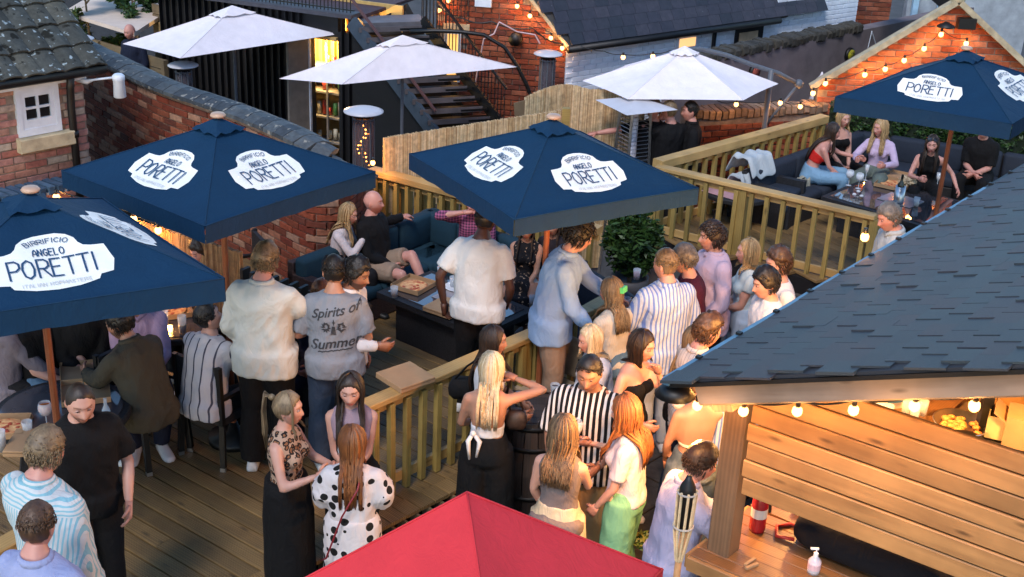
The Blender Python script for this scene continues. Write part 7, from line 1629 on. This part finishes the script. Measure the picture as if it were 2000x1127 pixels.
h_ = PEOPLE['blouse']['hand']; glassware('tumbler', h_[1]+V(0,-.04,-.01), 'tumbler of dark drink held by the blonde woman in the white blouse', (.05,.012,.015), .8)
h_ = PEOPLE['facegrin']['hand']; glassware('balloon_glass', at(1322,822,1.0), 'large glass of orange red spritz held near the roof corner', (.60,.12,.03), .8)
h_ = PEOPLE['lilac2']['hand']
# green clip
M_ = PEOPLE['clip']['W'] @ PEOPLE['clip']['HM']; g = G().box((0,.108,.03),(.075,.035,.045)); g.v = [tuple(M_ @ Vector(v)) for v in g.v]; tag(gw(g, 'hair_clip', plain('clip_green', (.12,.62,.16), .4), None), 'bright green claw clip in the hair of the woman in white', 'hair clip')
# straps and bags
def strap(pp, pts, r, mat, label, name='bag_strap', cat='strap'):
    g = G().tube([pp['W'] @ Vector(p) for p in pts], r, 6); return tag(gw(g, name, mat, None, True), label, cat)
pp = PEOPLE['bag']; sp0 = pp['spine'](.42)[0]; sp1 = pp['spine'](.05)[0]
strap(pp, [sp0+V(.10,.02,.02), sp0+V(.08,-.135,-.06), sp1+V(-.02,-.155,.16), sp1+V(-.17,-.13,0)], .016, BLK, 'black crossbody strap over the white top of the bearded man')
pp = PEOPLE['polka']; sp0 = pp['spine'](.40)[0]; sp1 = pp['spine'](-.1)[0]
strap(pp, [sp0+V(-.07,.02,.06), sp0+V(-.05,.16,-.02), sp1+V(.05,.17,.28), sp1+V(.15,.19,-.02), sp1+V(.20,.08,-.12)], .006, plain('strap_red', (.20,.01,.02), .4), 'thin dark red strap crossing the polka dot dress')
pp = PEOPLE['platinum']; s0 = pp['spine'](.165)[0]; g = G(); 
for a_ in ((-.05,.04),(.03,.06)): g.tube([pp['W'] @ (s0+V(.09,.105,.0)), pp['W'] @ (s0+V(.09+a_[0],.135,-.05)), pp['W'] @ (s0+V(.09+a_[0]*.6,.13,-.14-a_[1]))], [.014,.018,.008], 6)
g.sph(pp['W'] @ (s0+V(.09,.115,.0)), .022, 8, 6); tag(gw(g, 'tied_bow', WHT, None, True), 'white tied bow at the back of the crop top', 'bow')
def bag(label, p, sz, mat, strap_to=None, name='handbag'):
    t = thing(name, label, 'handbag', tuple(p)); w, d, h = sz; g = G(); g.rings([[Vector((x*w*a/2, y*d*a/2, z)) for x, y in ((-.8,-1),(.8,-1),(1,-.6),(1,.6),(.8,1),(-.8,1),(-1,.6),(-1,-.6))] for a, z in ((.8,0),(1.05,h*.2),(1.1,h*.55),(.8,h))]); g.build('bag_body', mat, t, True)
    if strap_to: q = Vector(strap_to)-Vector(p); G().tube([(-w*.35,0,h*.9), q.lerp(Vector((0,0,h)),.4)+V(-.04,0,0), tuple(q)], .008, 6).tube([(w*.35,0,h*.9), q.lerp(Vector((0,0,h)),.4)+V(.04,0,0), tuple(q)], .008, 6).build('strap', mat, t, True)
    return t
pr_ = PEOPLE['lookright']; bag('black leather shoulder bag hanging beside the railing', at(905,775,.75), (.20,.10,.15), BLK, at(935,700,1.15))
bag('small brown patterned bag under the arm of the platinum haired woman', at(1008,835,.80), (.13,.08,.14), plain('bag_brown', (.04,.025,.02), .5, .3, 40), at(1003,775,1.05))
# T-shirt print, wrapped on the back of the grey t-shirt
def wrapprint(pp, parent_name, texts, mat, yback=True):
    from mathutils.bvhtree import BVHTree
    tp = [c for c in pp['t'].children if c.name.startswith(parent_name)][0]; bvh = BVHTree.FromPolygons([v.co for v in tp.data.vertices], [tuple(p.vertices) for p in tp.data.polygons]); vs, fs = [], []
    for txt, x0, z0, size, shear, tilt_ in texts:
        cu = bpy.data.curves.new('txt','FONT'); cu.body = txt; cu.size = size; cu.align_x = 'CENTER'; cu.offset = size*.018; cu.shear = shear; cu.resolution_u = 3; o = bpy.data.objects.new('txt', cu); me = evalmesh(o); TRASH.append(o); n0 = len(vs)
        for v in me.vertices:
            x = x0-(v.co.x); z = z0+v.co.y+v.co.x*tilt_; hit = bvh.ray_cast(Vector((x, 1, z)), Vector((0,-1,0)))
            vs.append(hit[0]+Vector((0,.0045,0)) if hit[0] else Vector((x,.2,z)))
        fs += [tuple(i+n0 for i in p.vertices) for p in me.polygons]
    me = bpy.data.meshes.new('printed_lettering'); me.from_pydata([tuple(v) for v in vs], [], fs); me.materials.append(mat); o = link('printed_lettering', me, tp)
M_INK = plain('ink_dark', (.03,.035,.045), .8)
wrapprint(PEOPLE['greytee'], 't_shirt', [('Spirits of', -.01, 1.31, .092, .25, .16), ('Summer', -.01, 1.06, .105, .25, .10), ('~~~~~~', -.01, 1.02, .07, 0, .10)], M_INK)
pp = PEOPLE['greytee']
tp = [c for c in pp['t'].children if c.name.startswith('t_shirt')][0]
from mathutils.bvhtree import BVHTree
bvh = BVHTree.FromPolygons([v.co for v in tp.data.vertices], [tuple(p.vertices) for p in tp.data.polygons]); g = G()
def onb(x, z): h = bvh.ray_cast(Vector((x,1,z)), Vector((0,-1,0))); return (h[0] if h[0] else Vector((x,.17,z)))+Vector((0,.004,0))
rr_ = random.Random(8)
for s in (-1,1):   # two winged sprig shapes and a little sparkle between the words
    for i in range(12):
        a = i*.5; c = (s*(.055+.02*cos(a)), 1.22+.028*sin(a)); L = .020; d = (cos(a*1.7), sin(a*1.7))
        P_ = [(c[0]-d[0]*L,c[1]-d[1]*L),(c[0]-d[1]*.007,c[1]+d[0]*.007),(c[0]+d[0]*L,c[1]+d[1]*L),(c[0]+d[1]*.007,c[1]-d[0]*.007)]; g.add([onb(*q) for q in P_], [(0,1,2,3)])
for dx, dz in ((.006,.03),(.014,.008)): g.add([onb(-dx,1.26), onb(0,1.26-dz), onb(dx,1.26), onb(0,1.26+dz)], [(0,1,2,3)])
for i in range(9): x = -.018+.0045*i; g.add([onb(x,1.16), onb(x+.0025,1.16), onb(x*.5+.0025,1.23), onb(x*.5,1.23)], [(0,1,2,3)])
o = g.build('printed_sprigs', M_INK, tp)

# ------------------------------------------------------------------ chairs, tables' contents, rail box, barrel
chair('black wicker chair behind the seated man in olive', at(285,830,.25)*1.0, RD(60), mat=M_BLACK)
chair('black wicker chair seen from behind below the white striped shirt', at(432,800,.35), RD(150), mat=M_BLACK)
chair('black wicker chair near the curly haired man', at(470,560,.4), RD(-60), mat=M_BLACK)
tz = .69
pizzabox((T2.x+.10,T2.y+.22,tz), RD(20), 'open empty pizza box at the back of the lower left round table', 2, pizza=False)
pizzabox(tuple(at(65,870,tz)), RD(4), 'closed brown pizza box on the lower left round table', False, .30)
pizzabox(tuple(at(12,838,tz)), RD(8), 'open box with leftover pizza at the left edge of the picture', 1, .28)
glassware('balloon_glass', (at(92,833,tz)+V(0,0,0)), 'balloon glass of orange spritz by the parasol pole', (.75,.16,.01), .85)
glassware('tumbler', (at(55,848,tz)+V(0,0,0)), 'empty tumbler on the lower left round table', (.3,.3,.32), .1)
glassware('pint_glass', (at(4,880,tz)+V(0,0,0)), 'glass of dark cola at the left edge', (.06,.02,.01), .7)
t = thing('glass_bottle', 'small clear bottle with blue label on the lower left round table', 'bottle', tuple(at(209,822,tz))); G().lathe((0,0,0), [(.026,0),(.028,.01),(.028,.09),(.012,.125),(.011,.17),(.012,.175)], 14).build('bottle_body', M_GLASS, t, True); G().lathe((0,0,.02), [(.0285,0),(.0285,.06)], 14).build('label', plain('label_blue', (.30,.50,.60), .5), t)
tz = .69
pizzabox(tuple(at(330,608,tz)), RD(25), 'open pizza box on the beer table under the nearest parasol', 2, .34)
for x, y, l, lq, k in ((305,645,'tall beer glass beside the candle, left','x',1),(322,640,'half full beer glass beside the candle, right','x',1),(357,650,'glass of dark beer on the round table','d',0)): glassware('pint_glass', (at(x,y,tz)+V(0,0,0)), l, (.60,.30,.03) if lq == 'x' else (.10,.03,.015), .45, grp='beer glasses on the round table')
c = (at(331,648,tz)+V(0,0,0)); t = thing('candle', 'small candle glowing orange on the round table', 'candle', tuple(c)); G().lathe((0,0,0), [(.025,0),(.028,.05),(.024,.05),(.022,.01)], 12).build('holder', M_GLASS, t, True); G().sph((0,0,.03), (.018,.018,.024), 8, 6).build('flame', emis('candle_glow', (1,.45,.1), 30), t, True)
gw(G().box(c+V(-.17,.08,.006), (.13,.07,.008), .4), 'phone_body', BLK, thing('phone', 'dark phone lying on the round beer table', 'phone', tuple(c+V(-.17,.08,0))))
tz = .475
pizzabox(tuple(at(808,560,tz)), RD(-30), 'open pizza box with pizza at the far left of the low table', 1, .30)
pizzabox(tuple(at(872,605,tz)), RD(-34), 'closed pizza box on the near edge of the low table', False, .30)
for x, y, l, k_, lq in ((770,580,'small glass of dark drink at the left corner of the low table','tumbler',(.12,.03,.02)),(861,540,'orange spritz with straw on the low table','tumbler',(.75,.25,.02)),(868,530,'tall glass of cola on the low table','pint_glass',(.04,.015,.01)),(882,528,'wine glass on the low table','flute',(.3,.3,.3)),(1040,598,'glass of dark drink at the right end of the low table','tumbler',(.12,.03,.02)),(885,560,'iced glass on the low table','tumbler',(.4,.42,.42))): glassware(k_, (at(x,y,tz)+V(0,0,0)), l, lq, .6)
tag(gw(G().lathe((at(895,562,tz)+V(0,0,0)), [(.10,0),(.13,.015),(.125,.017),(.09,.004)], 20), 'plate', plain('plate_white', (.7,.7,.72), .3), None, True), 'white plate on the low table by the white t-shirt', 'plate')
rb = (g1-g0).normalized(); pr = at(792,742,.82); pizzabox((pr.x,pr.y,.822), RD(42), 'closed brown pizza box balanced on the handrail', False, .31)
tz = .455
pizzabox(tuple(at(1745,362,tz)), RD(-32), 'open pizza box with slices on the upper deck table', 2, .36)
for x, y, l, k_ in ((1657,362,'gin glass nearest the jeans on the upper table','balloon_glass'),(1676,368,'second gin glass on the upper table','balloon_glass'),(1690,352,'slim glass at the far side of the upper table','flute'),(1811,362,'prosecco flute by the parasol pole','flute'),(1829,368,'second prosecco flute by the parasol pole','flute'),(1789,402,'small empty bottle glass on the upper table','tumbler')): glassware(k_, (at(x,y,tz)+V(0,0,0)), l, (.5,.45,.4), .5)
c = (at(1754,396,tz)+V(0,0,0)); t = thing('wine_cooler', 'steel wine cooler with a dark bottle on the upper table', 'wine cooler', tuple(c)); G().lathe((0,0,0), [(.055,0),(.058,.02),(.058,.20),(.052,.20),(.052,.05)], 18).build('cooler', M_STEEL, t, True); G().lathe((0,0,.06), [(.035,0),(.038,.16),(.015,.20),(.014,.27),(.016,.275)], 14).build('bottle', plain('bottle_black', (.01,.015,.012), .1), t, True)
for i, (x, y) in enumerate(((1668,383),(1676,377),(1682,386))): tag(gw(G().sph((at(x,y,tz)+V(0,0,0+.02)), (.025,.02,.016), 7, 5), 'crumpled_napkin', WHT, None), ('crumpled napkin nearest the gin glasses on the upper table','crumpled napkin farthest back of three on the upper table','crumpled napkin nearest the wine cooler on the upper table')[i], 'napkin', 'crumpled napkins')
R8 = random.Random(2); c = at(1772,355,.52); vs = G()
for i in range(60): d_ = Vector((R8.gauss(0,1),R8.gauss(0,1),R8.gauss(0,.8))).normalized(); vs.tube([c, c+d_*.05, c+V(d_.x*.11,d_.y*.11,d_.z*.09)], [.012,.014,.006], 4)
tag(gw(vs, 'furry_bag', plain('fur_cream', (.50,.40,.27), .9, .2, 30), None, True), 'fluffy cream fur bag on the upper sofa', 'bag')
def drape(label, px, py, z, mat, sx=.45, sy=.35, name='folded_blanket'):
    c = at(px,py,z); g = G(); N = 12; rows = []
    for i in range(N+1):
        for j in range(N+1):
            u, v = i/N-.5, j/N-.5; zz = .05*noise.noise(Vector((u*4+px,v*4,0)))+.02*sin(u*14)-max(0,abs(v)-.25)*.9; rows.append((u*sx, v*sy*.9, zz))
    g.add(rows, [(i*(N+1)+j,(i+1)*(N+1)+j,(i+1)*(N+1)+j+1,i*(N+1)+j+1) for i in range(N) for j in range(N)]); o = g.build(name, mat, None, True); o.location = c; o.rotation_euler = (0,0,RD(40)); m = o.modifiers.new('s','SOLIDIFY'); m.thickness = .02; m2 = o.modifiers.new('ss','SUBSURF'); m2.levels = 1; m2.render_levels = 1
    return tag(o, label, 'blanket' if 'blanket' in name else 'coat')
drape('pale grey blanket thrown over the arm of the upper sofa', 1470, 300, .78, C('blanket', (0.384,0.432,0.464)), .42, .50)
drape('pale grey blanket end hanging down to the footstool', 1450, 340, .55, C('blanket', (0,0,0)), .26, .40)
drape('black and cream shoes bundle coat on the upper sofa seat', 1565, 348, .44, C('cream_black', (0.320,0.304,0.240), 'floral', (.02,.02,.02), k=14), .26, .16, 'crumpled_coat')
# barrel
c = at(1040,795,.62); t = thing('wooden_barrel', 'dark wooden barrel used as a table behind the platinum haired woman', 'barrel', (c.x,c.y,PATIO)); hb = .62-PATIO
bm_ = wood('barrel_wood', (.05,.035,.03), (.018,.014,.013), 'Z', .5); top_ = .26
for k in range(18):
    a0 = 2*pi*k/18; g = G(); rings = []
    for f in (0,.25,.5,.75,1): r_ = top_+.055*sin(pi*f); rings.append([Vector((cos(a)*rr*1.0, sin(a)*rr, hb*f)) for a, rr in ((a0+.01,r_),(a0+.165,r_*1.004),(a0+.335,r_),(a0+.335,r_-.02),(a0+.01,r_-.02))])
    g.rings(rings).build('stave', bm_, t)
for f in (.06,.25,.75,.94): r_ = top_+.055*sin(pi*f)+.003; G().lathe((0,0,hb*f-.018), [(r_,0),(r_+.002,.018),(r_,.036)], 32).build('hoop', M_IRON, t, True)
for k in range(5): w_ = 2*sqrt(max(.01, (top_-.01)**2-((k-2)*.1)**2)); G().box((0,(k-2)*.1,hb-.01),(w_,.097,.02)).build('top_board', bm_, t)
glassware('tumbler', c+V(-.1,.02,.0), 'nearly empty tumbler on the dark barrel', (.5,.25,.05), .2)
glassware('tumbler', at(1243,545,.55), 'glass of berry red drink by the potted bush', (.35,.02,.08), .7)
tw = thing('plywood_chair', 'pale plywood chair with curved back behind the blonde woman in the blouse', 'chair', (*at(1110,705,.55)[:2], PATIO), RD(-38)); pl = plain('plywood', (.40,.30,.20), .5, .1, 12)
g = G(); rows = []
for i in range(9):
    a = (i/8-.5)*1.1
    for j in range(7): v = j/6; x = sin(a)*.36*(1-.25*(abs(v-.5)*2)**4); rows.append((x, .05*(1-cos(a))*-2.2, .62+.36*v))
g.add(rows, [(i*7+j,(i+1)*7+j,(i+1)*7+j+1,i*7+j+1) for i in range(8) for j in range(6)]); o = g.build('backrest', pl, tw, True); m = o.modifiers.new('s','SOLIDIFY'); m.thickness = .014; m = o.modifiers.new('b','SUBSURF'); m.levels = 1; m.render_levels = 1
G().box((0,-.24,.60),(.40,.40,.02)).build('seat', pl, tw)
for sx in (-1,1):
    beamo('leg', M_STEEL, None, (sx*.17,-.40,.60),(sx*.2,-.44,0),.022,.022).parent = tw; beamo('leg', M_STEEL, None, (sx*.15,-.02,.95),(sx*.2,.06,0),.022,.022).parent = tw
for sx in (-1,1): G().sph((sx*.11,-.012,.80), .010, 6, 4).build('screw', M_BLACK, tw)
# bamboo torch
c = aty(1316,1110,5.15); tt = aty(1344,950,5.18); t = thing('garden_torch', 'bamboo garden torch with black and brass canister by the bar', 'torch', (c.x,c.y,PATIO)); hT = tt.z-PATIO
dx_ = tt-V(c.x,c.y,PATIO); dirn = dx_.normalized(); b_ = lambda k: V(c.x,c.y,PATIO)+dirn*k
Lh = dx_.length
gw(G().tube([b_(0), b_(Lh-.40)], .017, 8), 'bamboo_pole', M_BAMB, t, True); g = G(); prx = V(1,0,0); pry = dirn.cross(prx)
for k in range(8): a = k*pi/4; u = prx*cos(a)+pry*sin(a); g.tube([b_(Lh-.42)+u*.014, b_(Lh-.25)+u*.040, b_(Lh-.02)+u*.046], .007, 5)
gw(g, 'bamboo_cage', M_REED, t); gw(G().tube([b_(Lh-.24), b_(Lh-.02), b_(Lh), b_(Lh+.035), b_(Lh+.06)], [.032,.040,.038,.020,.012], 12), 'canister', M_BLACK, t, True)
for k in (.22,.03): gw(G().tube([b_(Lh-k)+(prx*cos(a*pi/8)+pry*sin(a*pi/8))*.048 for a in range(17)], .005, 5), 'binding', plain('binding_grey', (.5,.45,.4), .6), t)

bpy.data.scenes.remove(TMP); bpy.data.batch_remove(TRASH)
